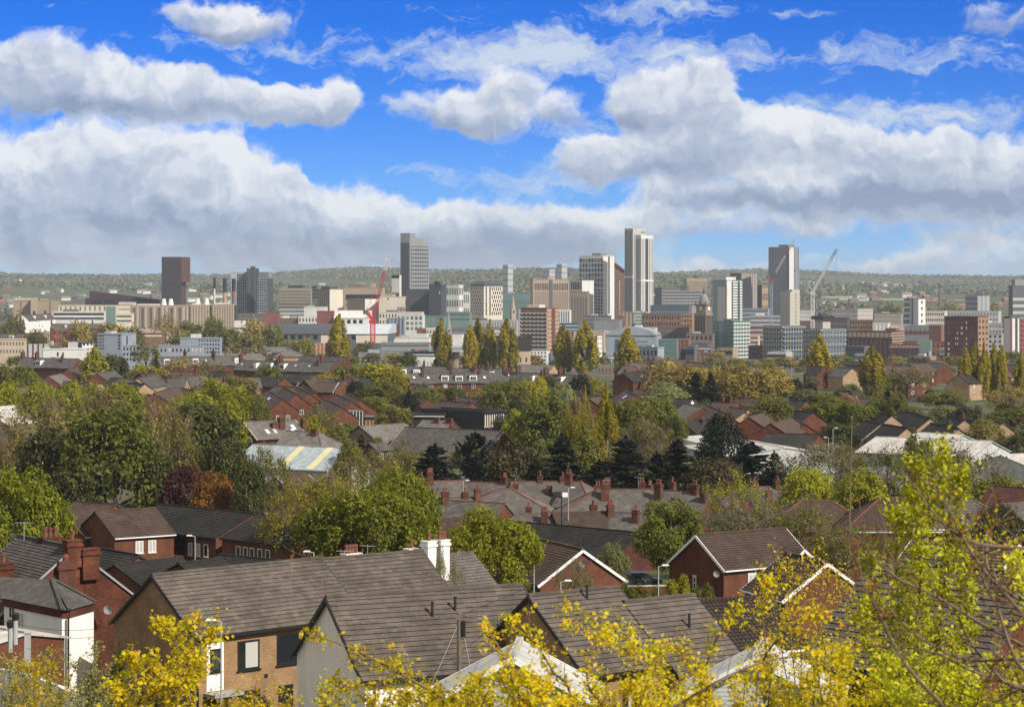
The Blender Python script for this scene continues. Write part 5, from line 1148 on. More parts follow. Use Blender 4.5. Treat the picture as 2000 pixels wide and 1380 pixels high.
house('hipped brown roof with russet hip tiles right of the tall lamp pole', (1720, 973), (1790, 972), 262, 5.2, 2.9, 4.6, 'red', 'btile', hip=(4.5, 3.0), ridge='pot', course=.33, YB=262, name='bungalow', cat='bungalow', gut='wpaint')
house('grey hipped roof with white windows under it at the right', (1856, 978), (1902, 977), 262, 5.0, 2.4, 4.6, 'red', 'slate', hip=(4.0, 4.2), course=.33, YB=262, name='bungalow', cat='bungalow', auto=(5, 'white', (1.1, .9)), gut='wpaint')
house('hipped roof with a tall brick stack behind the leafy green stem', (1800, 958), (1870, 958), 300, 4.8, 2.2, 5.0, 'red', 'btile', hip=(3, 4.2), YB=300, course=.33, chim=[(.2, .0, dict(h=1.0, pots=3)), (.75, .0, dict(h=1.2, pots=2))], gut='wpaint')
house('russet-roofed house at the far right behind the branches', (1938, 950), (2060, 952), 285, 6.5, 3.4, 5.0, 'red', 'rtile', YB=280, course=.33)
house('grey ribbed roof at the right edge below the russet-roofed house', (1960, 985), (2060, 975), 262, 4.5, 2.2, 5.0, 'red', 'slate', YB=266, course=.33, gut='wpaint')
# ---------------------------------------------------------------- slate terraces with chimneys
CH = lambda fx, fy=0, h=1.5, p=3, w=.85, d=.9: (fx, fy, dict(w=w, d=d, h=h, pots=p))
T = 'slate terraces with brick chimneys'
def th(label, A, B, Y, hs=4.6, rise=3.1, eh=5.2, wall='red', roof='slate', **k):
    k.setdefault('course', .25 if Y < 360 else None)
    return house(label, A, B, Y, hs, rise, eh, wall, roof, cat='terrace house', name='terrace_house', **k)
th('back slate terrace with a black lamp before it, left of centre', (812, 941), (905, 940), 345, group=T, YB=347, ridge='pot', chim=[CH(.12, 0, 1.0), CH(.28, -.1, 2.2, 4, 1.0)])
th('back slate terrace continuing right of the black lamp', (905, 940), (990, 944), 347, group=T, YB=343, ridge='pot', chim=[CH(.95, 0, 1.2, 3)])
th('front slate roof with two tall brick stacks left of centre', (822, 974), (932, 973), 318, group=T, YB=320, ridge='pot', chim=[CH(.22, .1, 1.2), CH(.40, -.2, 2.0, 2, 1.0), CH(.78, 0, .9, 1), CH(.99, -.1, 2.0, 1)])
th('hipped slate roof with a pale hip line behind the russet dwarf stack', (975, 955), (1000, 955), 330, hs=6.0, group=T, hip=(6, 6), YB=330, ridge='pot', eh=4.8)
th('low slate terrace with white windows behind the leafy tree', (880, 978), (985, 985), 312, group=T, YB=308, ridge='pot', auto=(7, 'far', (.9, 1.2)))
th('slate terrace with five brick stacks in the middle of the rows', (1000, 941), (1110, 941), 342, group=T, YB=342, ridge='pot', chim=[CH(.06, -.5, 1.9, 1, .9), CH(.5, 0, 1.2, 2), CH(.66, -.5, 1.6, 0), CH(.9, 0, 1.0, 2)])
th('slate terrace end with a tall triple stack above the dark conifers', (1108, 940), (1135, 942), 338, group=T, YB=337, ridge='pot', hip=(0, 4), chim=[CH(.2, -.1, 1.9, 4, 1.0)])
th('long hipped slate roof with russet ridge and tall stacks, left half', (1168, 956), (1275, 957), 322, hs=5.4, rise=3.4, group=T, hip=(6, 0), YB=322, ridge='pot', chim=[CH(.0, .15, 1.3, 2, 1.1), CH(.12, -.35, 2.6, 4, 1.2), CH(.17, .1, 1.7, 3, 1.0), CH(.80, .1, 1.7, 2, 1.1)])
th('long slate roof with russet ridge and tall stacks, right half', (1275, 957), (1392, 964), 322, hs=5.4, rise=3.4, group=T, YB=317, ridge='pot', chim=[CH(-.1, .15, 1.4, 3), CH(.2, -.3, 2.7, 3, 1.1), CH(.3, .1, 2.0, 1), CH(.72, -.05, 1.6, 2, 1.1), CH(.95, -.3, 1.8, 0, .9)])
th('slate roof with a low stack between the willow and pale trees', (1392, 962), (1455, 965), 330, group=T, YB=328, ridge='pot', chim=[CH(.5, 0, 1.2, 2)])
th('slate terrace with stacks at the right end of the rows', (1455, 952), (1535, 950), 342, group=T, YB=344, ridge='pot', chim=[CH(.22, 0, 1.1, 3), CH(.42, -.5, 1.6, 1), CH(.75, -.1, 1.7, 3)])
th('slate and tile roof with a stack cluster below the floodlight', (1012, 1004), (1080, 1002), 302, hs=4.2, rise=2.4, group=T, YB=302, hip=(3.6, 0), chim=[CH(.30, .1, 1.4, 2), CH(.75, -.4, 1.9, 4, .95)], auto=(4, 'far', (.9, 1.2)))
th('brown tiled terrace roof among the slate rows with two stacks', (1080, 1002), (1188, 999), 301, hs=4.2, rise=2.4, roof='btile', group=T, YB=303, chim=[CH(.75, .1, 1.4, 2), CH(1.0, -.2, 1.9, 3, .95)])
th('slate roof with one tall stack left of the olive green tree', (1188, 1000), (1262, 1003), 303, hs=4.2, rise=2.4, group=T, YB=301, chim=[CH(.85, -.4, 2.0, 1, .9)])
th('brown roof at the left edge of the slate rows behind the green tree', (838, 1014), (905, 1011), 290, hs=4.6, rise=2.4, roof='btile', YB=292)
th('red brick end house with a white-edged roof behind the big green tree', (540, 930), (600, 922), 380, hs=4.2, rise=2.0, roof='btile', YB=384, bb='wpaint')

# ---------------------------------------------------------------- school, halls, sheds
r, i = house('old red brick school whose gable has two white-arched windows', (477, 824), (575, 815), 455, 4.6, 3.0, 5.4, 'oldred', 'slate', YB=462, cat='school', name='school', bb='wpaint', rakew=.14, chim=[CH(-.02, .1, 1.2, 0), CH(.62, -.45, 2.6, 3, 1.3, 1.0), CH(.50, -.4, 1.2, 0, 1.6), CH(1.05, -.5, 2.2, 0, .9)], lights=[(.3, .5, .7, 1.2), (.45, .5, .7, 1.2), (.86, .3, .8, 1.4), (.8, .55, .7, 1.3)])
for u_ in (-1.9, 1.9):
    mb = MB(); pr = [(1.0*math.cos(math.pi*k/8), 2.0+1.0*math.sin(math.pi*k/8)) for k in range(9)]
    mb.face([(-1.0, -.04, 0), (1.0, -.04, 0)]+[(x, -.04, z) for x, z in pr]); o = mb.build('arched_window', H['pane'], r, (i['x0']-.02, u_, 2.6), -math.pi/2)
    mb = MB()
    for (x0, z0), (x1, z1) in zip(pr, pr[1:]): mb.beam((x0*1.1, -.08, z0+.1*z0*.05), (x1*1.1, -.08, z1+.1*z1*.05), .1, .26)
    mb.build('arch', H['wpaint'], o)
front_gable(r, i['x0']+6.5, -7.2, -2, 2.6, 3.4, 1.9, 'oldred', 'slate', 'blackp', 'front_wing', wn=[(0, 1.2, 1.0, 1.5, 'far', 2)])
house('lower slate wing of the school with two brick stacks', (560, 842), (622, 842), 440, 4.6, 2.8, 4.4, 'oldred', 'slate', YB=437, cat='school', name='school', hip=(0, 3.5), chim=[CH(.95, -.2, 1.6, 0, 1.2)])
r, i = house('blue-grey sheet-roofed warehouse with two yellow roof strips', (495, 868), (681, 871), 425, 6.5, 3.3, 5.0, 'clad', 'bsheet', YB=415, cat='warehouse', name='warehouse', gut='steel', bb='steel')
for fx in (.52, .82):
    mb = MB(); x = i['x0']+i['L']*fx; a = .12; ye = i['hs']+.2; ze = i['eh']-.2*i['rise']/i['hs']
    mb.face([(x-.7, -ye, ze+a), (x+.7, -ye, ze+a), (x+.7, 0, i['eh']+i['rise']+a), (x-.7, 0, i['eh']+i['rise']+a)]); mb.build('roof_strip', H['yel'], r)
for k in range(4):
    u_ = -4.6+k*2.9; mb = MB(); hz = i['eh']+i['rise']*(1-abs(u_)/6.5)-.25; mb.box(i['x1']+.01, i['x1']+.07, u_-.6, u_+.6, -1, hz); mb.build('cladding_panel', H['pebble' if k % 2 else 'wpaint'], r)
house('slate-roofed hall with a grey-brown blank gable beside the dark evergreen', (702, 832), (790, 829), 520, 7.0, 3.9, 5, 'pebble', 'slate', YB=531, cat='hall', name='hall', bb='blackp', ov=.2)
house('long dark slate hall with an orange brick right gable', (791, 834), (982, 839), 500, 9.5, 6.6, 4.5, 'red', 'dslate', YB=486, cat='hall', name='hall', bb='leadg')
r, i = house('red brick annex in front of the blank-gabled hall', (722, 866), (752, 866), 480, 3.0, 1.2, 3.6, 'dred', 'dslate', YB=482, cat='annex', name='annex', auto=(2, 'far', (.9, 1.4)))
house('brown slate roof with two square stacks behind the long dark hall', (826, 820), (884, 822), 545, 4.5, 2.5, 5, 'red', 'slate', YB=541, chim=[CH(.55, -.2, 1.6, 0, 1.3), CH(.97, -.2, 1.5, 0, 1.6)])
def flat(label, xl, xc, xr, yt, yb, Y, wall, left=None, right=None, a=None, **k):
    return tower(label, xl, xc, xr, yt, Y, wall, left, right, a=a, plinth=yb, **k)
G['hblack'] = H['blackp']; G['hamber'] = H['amber']; G['hflue'] = H['flue']
flat('long black flat-roofed school block with a pale striped right side', 818, 945, 983, 806, 835, 560, 'hflue', None, [('v', 9, .4, 'cream', {'z': (.15, .85), 'n': 'pale_fin'}), ('h', 1, 1, 'pinkst', {'z': (0, .14), 'n': 'plinth'})], a=42, cat='school', name='school_block')
flat('black tower-like school block with thin white upright stripes', 655, 668, 711, 803, 834, 570, 'hflue', None, [('v', 7, .16, 'offwhite', {'n': 'white_stripe'})], a=68, cat='school', name='school_block')
flat('amber-panelled single-storey school wing between the black blocks', 710, 770, 775, 813, 828, 572, 'hamber', [('v', 9, .3, 'dgrey'), ('h', 1, 1, 'dgrey', {'z': (.85, 1), 'n': 'roof_edge', 'd': .5})], None, cat='school', name='school_block')
flat('low black school link with a pale roof edge below the amber wing', 768, 868, 876, 812, 832, 565, 'hflue', [('h', 1, 1, 'offwhite', {'z': (.92, 1), 'n': 'roof_edge', 'd': .5})], None, cat='school', name='school_block')
house('broad white sheet-roofed works left of the black pine', (1320, 854), (1400, 851), 470, 12, 1.6, 4, 'clad', 'sheet', YB=478, cat='warehouse', name='warehouse', gut='steel')
house('broad white sheet-roofed works right of the black pine', (1425, 854), (1530, 871), 470, 10, 1.5, 4, 'clad', 'sheet', YB=440, cat='warehouse', name='warehouse', gut='steel')
house('large warehouse with a pale roof, blue trim and pale blue right gable', (1712, 853), (1936, 858), 430, 8.5, 2.2, 5.0, 'clad', 'asb', YB=418, cat='warehouse', name='warehouse', bb='bsheet', gut='bsheet')
house('bright white shed roof rising behind the blue-trimmed warehouse', (1792, 844), (1880, 846), 480, 6.5, 1.9, 5, 'clad', 'sheet', YB=472, cat='warehouse', name='warehouse', bb='bsheet')
house('low white sheet roof at the right edge beside the warehouse', (1955, 889), (2040, 884), 385, 6.5, 1.6, 5, 'clad', 'asb', YB=391, cat='warehouse', name='warehouse')
house('pale fibre-cement roof at the left edge behind the bare trees', (-40, 797), (53, 785), 540, 8, 3.6, 5, 'pebble', 'asb', YB=556, cat='hall', name='hall')

# ---------------------------------------------------------------- houses of the middle distance
def h(label, A, B, Y, hs=4.0, rise=2.6, eh=5.2, wall='red', roof='btile', **k): return house(label, A, B, Y, hs, rise, eh, wall, roof, **k)
for j, (A, B, Y, lb) in enumerate((((527, 764), (553, 776), 640, 'brown-roofed house with a long white roof light, first of the stepped trio'), ((553, 755), (580, 768), 660, 'stepped trio house with the tallest plain brown roof'), ((573, 753), (605, 766), 672, 'last house of the stepped trio, sunlit right wall'), ((590, 752), (615, 764), 690, 'red-gabled brown-roofed house just behind the stepped trio'))):
    h(lb, A, B, Y, YB=Y*.93, rise=3.0, lights=[(.4, .3, 6, .9)] if j == 0 else (), wins=[('R', -1.2, 3, 1, 1.2, 'far'), ('R', 1.2, 3, 1, 1.2, 'far')], chim=[CH(.3, 0, 1, 2)] if j == 1 else ())
for j, (A, B, Y, lb) in enumerate((((637, 780), (668, 792), 600, 'brown-roofed house with red left gable, beside the black striped school block'), ((658, 770), (688, 783), 625, 'mossy-roofed house in the middle of the row left of the dark yew'), ((677, 767), (704, 779), 640, 'rightmost brown-roofed house in the row left of the dark yew'))):
    h(lb, A, B, Y, YB=Y*.94, rise=2.9, wins=[('R', 0, 3, 1.2, 1.2, 'far')])
h('long brown roofs with three flues left of the tan gable', (858, 782), (925, 790), 600, hs=4.6, rise=3.2, YB=585, chim=[CH(.15, 0, 1, 1, .5, .5), CH(.5, 0, 1, 1, .5, .5), CH(.9, 0, 1, 1, .5, .5)])
h('mossy-roofed house with a bright tan right gable', (897, 774), (940, 774), 640, wall='tanb', roof='btile', YB=622)
h('dark-roofed red brick house right of the tan-gabled house', (948, 770), (984, 768), 640, roof='dtile', auto=(3, 'far'), YB=646)
h('house with grey roof and red-edged right gable below the red terrace', (805, 775), (838, 773), 680, YB=664)
h('brown roof behind the yew with a tall stack', (712, 772), (790, 774), 690, YB=680, chim=[CH(.6, 0, 1.4, 2)])
h('large dark roof left of the red-gabled houses', (500, 736), (556, 737), 760, hs=5, YB=755, roof='dtile')
h('dark tiled house with a red half-gable in front of the dormered row', (561, 730), (616, 730), 780, roof='dtile', YB=776)
h('brown roof with white edge behind the stepped trio', (585, 746), (660, 745), 720, YB=716, bb='wpaint')
h('brown-roofed house with a white roof panel right of the tall central poplars', (1222, 762), (1245, 768), 640, YB=610, lights=[(.5, .3, 3.5, 1.4)])
h('brown roof joining the house with a white roof panel', (1243, 760), (1290, 762), 650, YB=640, chim=[CH(.5, 0, 1, 1)])
h('red gabled house half hidden by the tall central poplars', (1150, 778), (1172, 774), 630, YB=640)
h('dark roofed house left of the tall central poplars', (1100, 775), (1118, 774), 640, roof='dtile', YB=640)
h('blue-grey slate house with an orange right gable beneath the black firs', (1340, 788), (1372, 789), 560, roof='slate', wall='red', YB=545, chim=[CH(.3, .3, 1.3, 2)])
h('white-windowed dark roofed house left of the slate house beneath the firs', (1320, 779), (1352, 779), 590, roof='dtile', wall='white', YB=588)
h('red gable house beside the small dark bush under the firs', (1380, 789), (1412, 800), 560, YB=525)
h('brown-roofed house with tall brick stack right of the black firs', (1396, 784), (1440, 786), 590, YB=585, chim=[CH(.35, 0, 1.6, 2), CH(.7, 0, 1.8, 1, .6)])
h('tan house with a brown roof and two windows right of the black firs', (1425, 795), (1462, 796), 570, wall='tanb', YB=560, auto=(2, 'far'))
h('brown house with an orange right gable behind the tan house', (1436, 790), (1472, 792), 590, YB=575)
h('long dark bungalow with white windows left of the black pine', (1335, 822), (1405, 818), 500, hs=4.6, rise=2.8, eh=3.6, roof='dtile', YB=506, auto=(5, 'far', (1.9, 1.4)), chim=[CH(.45, -.2, 1.1, 1)], name='bungalow', cat='bungalow')
h('red-gabled house by the car park', (1463, 814), (1490, 814), 530, wall='red', YB=545)
h('larger red-gabled house at the right of the car park', (1505, 826), (1545, 816), 500, wall='red', YB=520, chim=[CH(.3, 0, 1.2, 1)])
h('brown-roofed house behind the dark bush with a brick chimney', (1440, 776), (1490, 778), 640, YB=632, chim=[CH(.3, 0, 1.4, 2)])
h('long dark flat-pitched roof below the twin green trees', (1500, 846), (1600, 848), 470, hs=5, rise=2.0, eh=3.4, roof='dtile', YB=465)
h('dark-roofed house between the black bush and twin green trees', (1542, 782), (1575, 782), 600, roof='dtile', YB=596)
h('dark-roofed house directly left of the twin green trees', (1552, 802), (1588, 803), 560, roof='dtile', YB=552)
h('brown roof with pale edge left of the twin green trees', (1555, 820), (1572, 822), 530, YB=515)
for A, B, Y, lb in (((1708, 804), (1743, 804), 560, 'dark-roofed tan gable house highest of the tan group'), ((1690, 820), (1720, 820), 530, 'tan house with a dim left gable, leftmost of the tan group'), ((1725, 828), (1772, 829), 500, 'dark-roofed house with the broadest tan gable and a small window'), ((1768, 802), (1796, 802), 570, 'dark roof behind the green round tree of the tan group'), ((1790, 809), (1818, 811), 540, 'tan gable house just right of the green round tree'), ((1852, 812), (1885, 812), 540, 'dark roof with a tan stack in the right of the tan group'), ((1818, 826), (1860, 827), 515, 'long dark roof with a tan stack at the middle of the tan group'), ((1845, 829), (1873, 830), 505, 'tan gable house rightmost of the tan group'), ((1880, 816), (1910, 815), 550, 'plain dark roof at the right end of the tan group'), ((1925, 818), (1960, 818), 545, 'brown roof among bare trees right of the tan group')):
    h(lb, A, B, Y, wall='tanb', roof='btile' if 'brown' in lb else 'dtile', hs=4.2, rise=3.3, YB=Y*.972, chim=[CH(.9, 0, 1.0, 1)] if 'stack' in lb else (), wins=[('F', 2, 3.2, 1.1, 1.1, 'far')] if 'window' in lb else ())
h('long cream flats with a brown roof behind the middle right poplar', (1778, 774), (1828, 773), 760, wall='tanb', hs=5, auto=(6, 'far'), YB=755, cat='flats')
h('dark red house under the spreading bare tree at right', (1840, 790), (1885, 790), 660, roof='dtile', YB=655, auto=(3, 'far'))
h('brown-roofed house in the trees left of the tan group', (1655, 778), (1700, 778), 680, YB=676)
h('brown roofs low behind the bare bush, right of the black firs', (1430, 770), (1478, 770), 690, YB=688, chim=[CH(.5, 0, 1.5, 2)])
# left side houses in the trees
h('pale hipped-roof building behind the gold-green hedge trees', (95, 735), (120, 730), 820, hs=6, rise=4, roof='slate', YB=845)
h('orange gable house beside the gold-green tree at left', (132, 722), (152, 720), 860, YB=890)
h('dark long roof with a tan right gable in the left trees', (135, 745), (196, 748), 700, wall='tanb', roof='dtile', YB=690)
h('dark roof with a chimney left of the tan-gabled house', (216, 738), (250, 738), 740, wall='tanb', roof='dtile', YB=736, chim=[CH(.9, 0, 1.2, 2)])
h('dark-roofed house with a tan right gable left of the round yellow-green tree', (232, 746), (283, 748), 690, wall='tanb', roof='dtile', YB=676)
h('brown-roofed house with a tall orange stack behind the round yellow-green tree', (330, 726), (382, 726), 780, YB=776, chim=[CH(1.0, 0, 3.0, 1, .8)], auto=(4, 'far'))
h('dark brown roof touching the left of the round yellow-green tree', (300, 768), (345, 752), 600, roof='btile', YB=640)
h('dark roof with a white gutter pipe in the left trees', (288, 770), (312, 772), 610, roof='dtile', YB=600)
h('dark roof behind the round yellow-green tree', (412, 726), (450, 727), 790, roof='dtile', YB=786)

# ---------------------------------------------------------------- long dormered terraces on the rise
kw = dict(cname='dormered terrace houses')
terrace('the far-left dark terrace', (44, 698), (155, 700), 980, 4, 4.4, 3.6, 5.5, 'dred', 'dslate', ['C', 'DC', 'c', ' '], **kw)
terrace('the dormered terrace right of the spreading tree', (305, 697), (470, 694), 1000, 6, 4.4, 3.8, 5.5, 'dred', 'dslate', ['DC', 'S', 'DC', 'Sc', 'C', 'DS'], **kw)
terrace('the terrace left of the lone poplar', (470, 703), (655, 707), 940, 7, 4.4, 3.6, 5.5, 'dred', 'dslate', ['SC', 'dS', 'Dc', 'DC', 'S', 'Sc', 'C'], **kw)
house('big dark slate roof with a red right gable left of the lone poplar', (592, 694), (676, 695), 1010, 7, 5.5, 4, 'dred', 'dslate', YB=985, cat='hall', name='hall')
house('small pavilion with a pale pyramid roof in front of the panelled block', (564, 682), (567, 682), 1120, 6.5, 3.2, 5, 'tanb', 'slate', hip=(6.5, 6.5), YB=1120, cat='pavilion', name='pavilion')
terrace('the terrace behind the red terrace', (775, 716), (880, 716), 930, 4, 4.4, 3.6, 5.5, 'dred', 'dslate', ['DC', 'Dc', 'C', 'c'], **kw)
terrace('the red terrace below the poplars', (798, 729), (990, 728), 850, 7, 4.6, 3.2, 6.0, ['red', 'oldred', 'red', 'oldred', 'dred', 'red', 'oldred'], 'dslate', ['Sc', 'S', 'D', 'DC', 'D', 'SC', 'c'], auto=(1, 'far', (1.3, 1.7)), **kw)
terrace('the farther slate terrace below the poplars', (880, 719), (1000, 720), 940, 5, 4.4, 3.6, 5.5, 'dred', 'dslate', ['C', 'c', 'C', 'dC', 'c'], **kw)
terrace('the gabled terrace right of the poplars', (985, 726), (1150, 733), 900, 6, 4.4, 3.6, 5.5, 'dred', 'dslate', ['dC', 'C', 'dc', 'C', 'dC', 'd'], **kw)
house('broad grey roof below the crenellated stone tower', (1012, 712), (1082, 713), 1100, 7, 5, 4, 'tanb', 'slate', YB=1090, cat='hall', name='hall')
terrace('the white-gabled terrace at far left', (44, 615), (98, 612), 1750, 5, 4.2, 4.0, 6, 'white', 'dslate', ['C', 'd', 'C', 'd', 'C'], cname='distant white gabled houses')
terrace('the brown terrace at the left edge', (0, 652), (48, 652), 1400, 3, 4.2, 3.2, 6, 'dred', 'dslate', ['C', 'D', 'C'], cname='distant brown terrace houses')
terrace('the far red terrace among trees', (100, 632), (200, 632), 1650, 5, 4.4, 3.2, 5.5, 'red', 'dslate', ['C', 'd', 'c', 'd', 'C'], cname='distant red terrace houses')
terrace('the slate terrace below the grey flats', (440, 690), (520, 690), 1150, 4, 4.4, 3.2, 5.5, 'oldred', 'slate', ['C', 'S', 'C', 'c'], cname='distant slate terrace houses')

# ---------------------------------------------------------------- street furniture
def lamp(px, yt, Y, arm=-1, label='', h=None, double=False):
    p = P(px, yt, Y); g = ground(Y); hh = p.z-g if h is None else h
    ro = empty('street_lamp', (p.x, Y, p.z-hh), 0, label, 'street lamp')
    mb = MB(); mb.tube([(0, 0, -.5), (0, 0, 1.3), (0, 0, 1.35), (0, 0, hh-.05)], [.09, .09, .06, .045], 8); mb.build('pole', H['steel'], ro)
    for s in ((-1, 1) if double else (arm,)):
        mb = MB(); mb.tube([(0, 0, hh-.1), (s*.3, 0, hh), (s*.75, 0, hh+.03)], .03, 6); a = mb.build('arm', H['steel'], ro)
        mb = MB(); mb.prism([(s*.55-.3, -.1), (s*.55+.3, -.1), (s*.55+.3, .1), (s*.55-.3, .1)], hh+.0, hh+.1, top=.7); mb.build('lantern', H['wpaint'], ro)
lamp(432, 1211, 128, -1, 'tall grey street lamp in front of the long buff brick house')
lamp(1043, 1075, 205, 1, 'grey street lamp left of the central brick house')
lamp(1095, 1134, 180, 1, 'short grey street lamp in front of the central brick gable', 3.5)
lamp(1286, 1104, 190, 1, 'grey street lamp between the central and detached red houses')
lamp(381, 1046, 235, -1, 'grey street lamp before the brick flats')
lamp(613, 1077, 188, -1, 'grey street lamp under the big green trees behind the tiled roof')
lamp(1110, 952, 300, 1, 'thin dark street lamp beside the floodlight', 7)
lamp(1627, 836, 420, 1, 'pale street lamp beside the twin green trees')
lamp(1618, 854, 420, -1, 'shorter pale street lamp left of the twin green trees')
lamp(905, 938, 330, 1, 'black street lamp standing behind the slate stacks', 5)
lamp(1546, 703, 1060, -1, 'thin pale street lamp in front of the half-built frames', 11)
p = P(1097, 967, 296); ro = empty('floodlight', (p.x, 296, p.z-6), 0, 'floodlight with a bright square head above the slate terraces', 'floodlight')
mb = MB(); mb.tube([(0, 0, -1), (0, 0, 6)], .09, 8); mb.build('pole', H['flue'], ro)
mb = MB(); mb.box(-.75, -.1, -.15, .15, 5.7, 6.5); mb.build('housing', H['flue'], ro); mb = MB(); mb.prism([(.1, -.12), (.75, -.12), (.75, .12), (.1, .12)], 5.8, 6.35); o = mb.build('lamp_head', H['wpaint'], ro)
# timber pole with box and stays
p = P(897, 1196, 106); g = ground(106); ro = empty('utility_pole', (p.x, 106, g), 0, 'weathered timber utility pole with a black box before the rendered house', 'utility pole'); hh = p.z-g
mb = MB(); mb.tube([(0, 0, -1), (0, 0, hh)], [.14, .10], 10); mb.build('pole', H['wood'], ro)
mb = MB(); mb.box(.1, .27, -.12, .1, hh-1.05, hh-.35); mb.build('junction_box', H['blackp'], ro); mb = MB(); mb.box(-.16, .12, -.1, .1, hh-.3, hh-.08); mb.build('cap', H['wood'], ro)
mb = MB(); mb.tube([(0, 0, hh-.4), (-1.35, -.6, hh-3.4), (-3.0, -1.2, hh-7)], .012, 5); mb.build('stay_wire', H['steel'], ro); mb = MB(); mb.tube([(.1, 0, hh-.4), (1.3, -.4, hh-6.5)], .012, 5); mb.build('stay_wire', H['steel'], ro)
mb = MB(); mb.tube([(0, 0, hh-.15), (8, 30, hh+.2-.8), (17, 60, hh-1.0)], .015, 5); mb.build('cable', H['blackp'], ro)
# tall thin brown pole on the right
p = P(1664, 812, 240); g = ground(240); ro = empty('pole', (p.x, 240, g), R(2), 'tall slim rusty pole rising before the twin green trees', 'pole'); mb = MB(); mb.tube([(-.4, 0, 0), (0, 0, p.z-g)], [.10, .05], 8); mb.build('shaft', H['wood'], ro)
mb = MB(); mb.box(-.09, .09, -.09, .09, p.z-g-.35, p.z-g+.05); mb.build('top', H['wood'], ro)
# aerials on chimneys
def aerial(px, py, Y, label, s=1.0):
    p = P(px, py, Y); ro = empty('aerial', p, R(rnd.uniform(-30, 30)), label, 'aerial'); mb = MB(); mb.tube([(0, 0, -1.2*s), (0, 0, 0)], .02, 5); mb.build('mast', H['steel'], ro)
    mb = MB(); mb.beam((-.6*s, 0, -.05), (.6*s, 0, -.05), .03, .03)
    for k in range(7): mb.beam(((-.55+k*.18)*s, -.2*s, -.05), ((-.55+k*.18)*s, .2*s, -.05), .015, .015)
    mb.build('boom', H['steel'], ro)
for px, py, Y, lb in ((1007, 928, 342, 'aerial on the left stack of the middle slate rows'), (1247, 931, 322, 'aerial on the stack above the long slate roof'), (1185, 936, 322, 'aerial above the widest triple stack'), (1357, 952, 318, 'aerial on the stack right of the long slate roof'), (1115, 926, 338, 'aerial on the stack before the tall poplars'), (47, 1019, 158, 'aerial beside the pots of the old red brick house'), (718, 1064, 172, 'aerial on the leftmost white chimney'), (673, 1074, 172, 'second aerial left of the white chimney')):
    aerial(px, py, Y, lb)
# parked cars
def car(px, py, Y, rz, col, label, van=False):
    p = P(px, py, Y); g = ground(Y); ro = empty('parked_car', (p.x, Y, g+.12), rz, label, 'van' if van else 'car'); m = plain('car_'+label[:12].replace(' ', '_'), col, .3, amt=.03, spec=.5)
    mb = MB(); l, w = 2.1, .85; z1, z2 = (.9, 1.9) if van else (.8, 1.42)
    pr = [(-l, .25), (l, .25), (l+.05, .6), (l*.95, z1*.92), (l*.55, z1), (l*.30, z2), (-l*.62, z2), (-l*.92, z1), (-l, .7)]
    for y in (-w, w): mb.face([(x, y, z) for x, z in (pr if y < 0 else pr[::-1])])
    for a, b in zip(pr, pr[1:]+pr[:1]): mb.face([(a[0], -w, a[1]), (a[0], w, a[1]), (b[0], w, b[1]), (b[0], -w, b[1])])
    mb.build('body', m, ro)
    for y in (-w-.01, w+.01):
        q = [(l*.50, z1+.02), (l*.28, z2-.08), (-l*.58, z2-.08), (-l*.85, z1+.02)]; mb = MB(); mb.face([(x, y, z) for x, z in (q if y < 0 else q[::-1])]); mb.build('side_window', H['pane'], ro)
    for sx_ in (-1, 1):
        a, b = ((l*.555, z1+.01), (l*.305, z2-.04)) if sx_ > 0 else ((-l*.925, z1+.01), (-l*.63, z2-.04))
        mb = MB(); o = .02*sx_; mb.face([(a[0]+o, -w*.88, a[1]), (a[0]+o, w*.88, a[1]), (b[0]+o, w*.82, b[1]), (b[0]+o, -w*.82, b[1])]); mb.build('windscreen', H['pane'], ro)
        for y in (-w*.92, w*.92):
            mb = MB(); mb.lathe([(.32, -.1), (.32, .1)], n=14); o = mb.build('wheel', H['blackp'], ro, (sx_*l*.62, y, .32)); o.rotation_euler = (R(90), 0, 0)
            mb = MB(); mb.box(sx_*l-.03, sx_*l+.06, (y-.16), (y+.16), .58, .76); mb.build('headlight' if sx_ > 0 else 'tail_light', H['wpaint'] if sx_ > 0 else G['redclad'], ro)
car(1456, 850, 580, R(35), (.75, .75, .74), 'white car parked between the black pine and the red gables')
car(1449, 847, 600, R(30), (.3, .31, .33), 'grey car parked behind the white one near the black pine')
car(1469, 855, 560, R(35), (.7, .7, .68), 'second white car, nearer the larger red gable')
car(590, 800, 690, R(10), (.02, .022, .03), 'black car in front of the stepped trio of houses')
car(600, 795, 705, R(10), (.22, .24, .27), 'silver grey car in front of the stepped trio of houses')
car(1218, 1146, 250, R(8), (.035, .04, .055), 'dark car parked beside the low garden wall in the centre')
car(1252, 1144, 252, R(8), (.09, .09, .10), 'dark grey car parked nearest the grey street lamp in the centre')
# low brick garden wall, fence and the lane between the houses
ro = empty('garden_wall', P(1202, 560+(29.6)*F/238, 238), R(6), 'low pale-capped garden wall behind the buff brick row', 'wall'); mb = MB(); mb.box(-1, 6, -.1, .1, -2.2, 0); mb.build('wall', H['red'], ro); mb = MB(); mb.box(-1.05, 6.05, -.15, .15, 0, .1); mb.build('coping', H['conc'], ro)
mb = MB(); a, b, c, d = (-60, 172), (75, 182), (75, 190), (-60, 180)
mb.face([(x, y, ground(y, x)+.35) for x, y in (a, b, c, d)]); tag(mb.build('road', H['asph']), kind='structure')
mb = MB(); mb.face([(x, y, ground(y, x)+.3) for x, y in ((38, 450), (62, 455), (66, 500), (40, 500))]); tag(mb.build('car_park', H['asph']), kind='structure')
ro = empty('fence', P(1350, 1166, 208), R(4), 'low timber garden fence beside the red detached house', 'fence'); mb = MB()
for k in range(30): mb.box(-1.5+k*.2, -1.34+k*.2, -.02, .02, -1.6, 0)
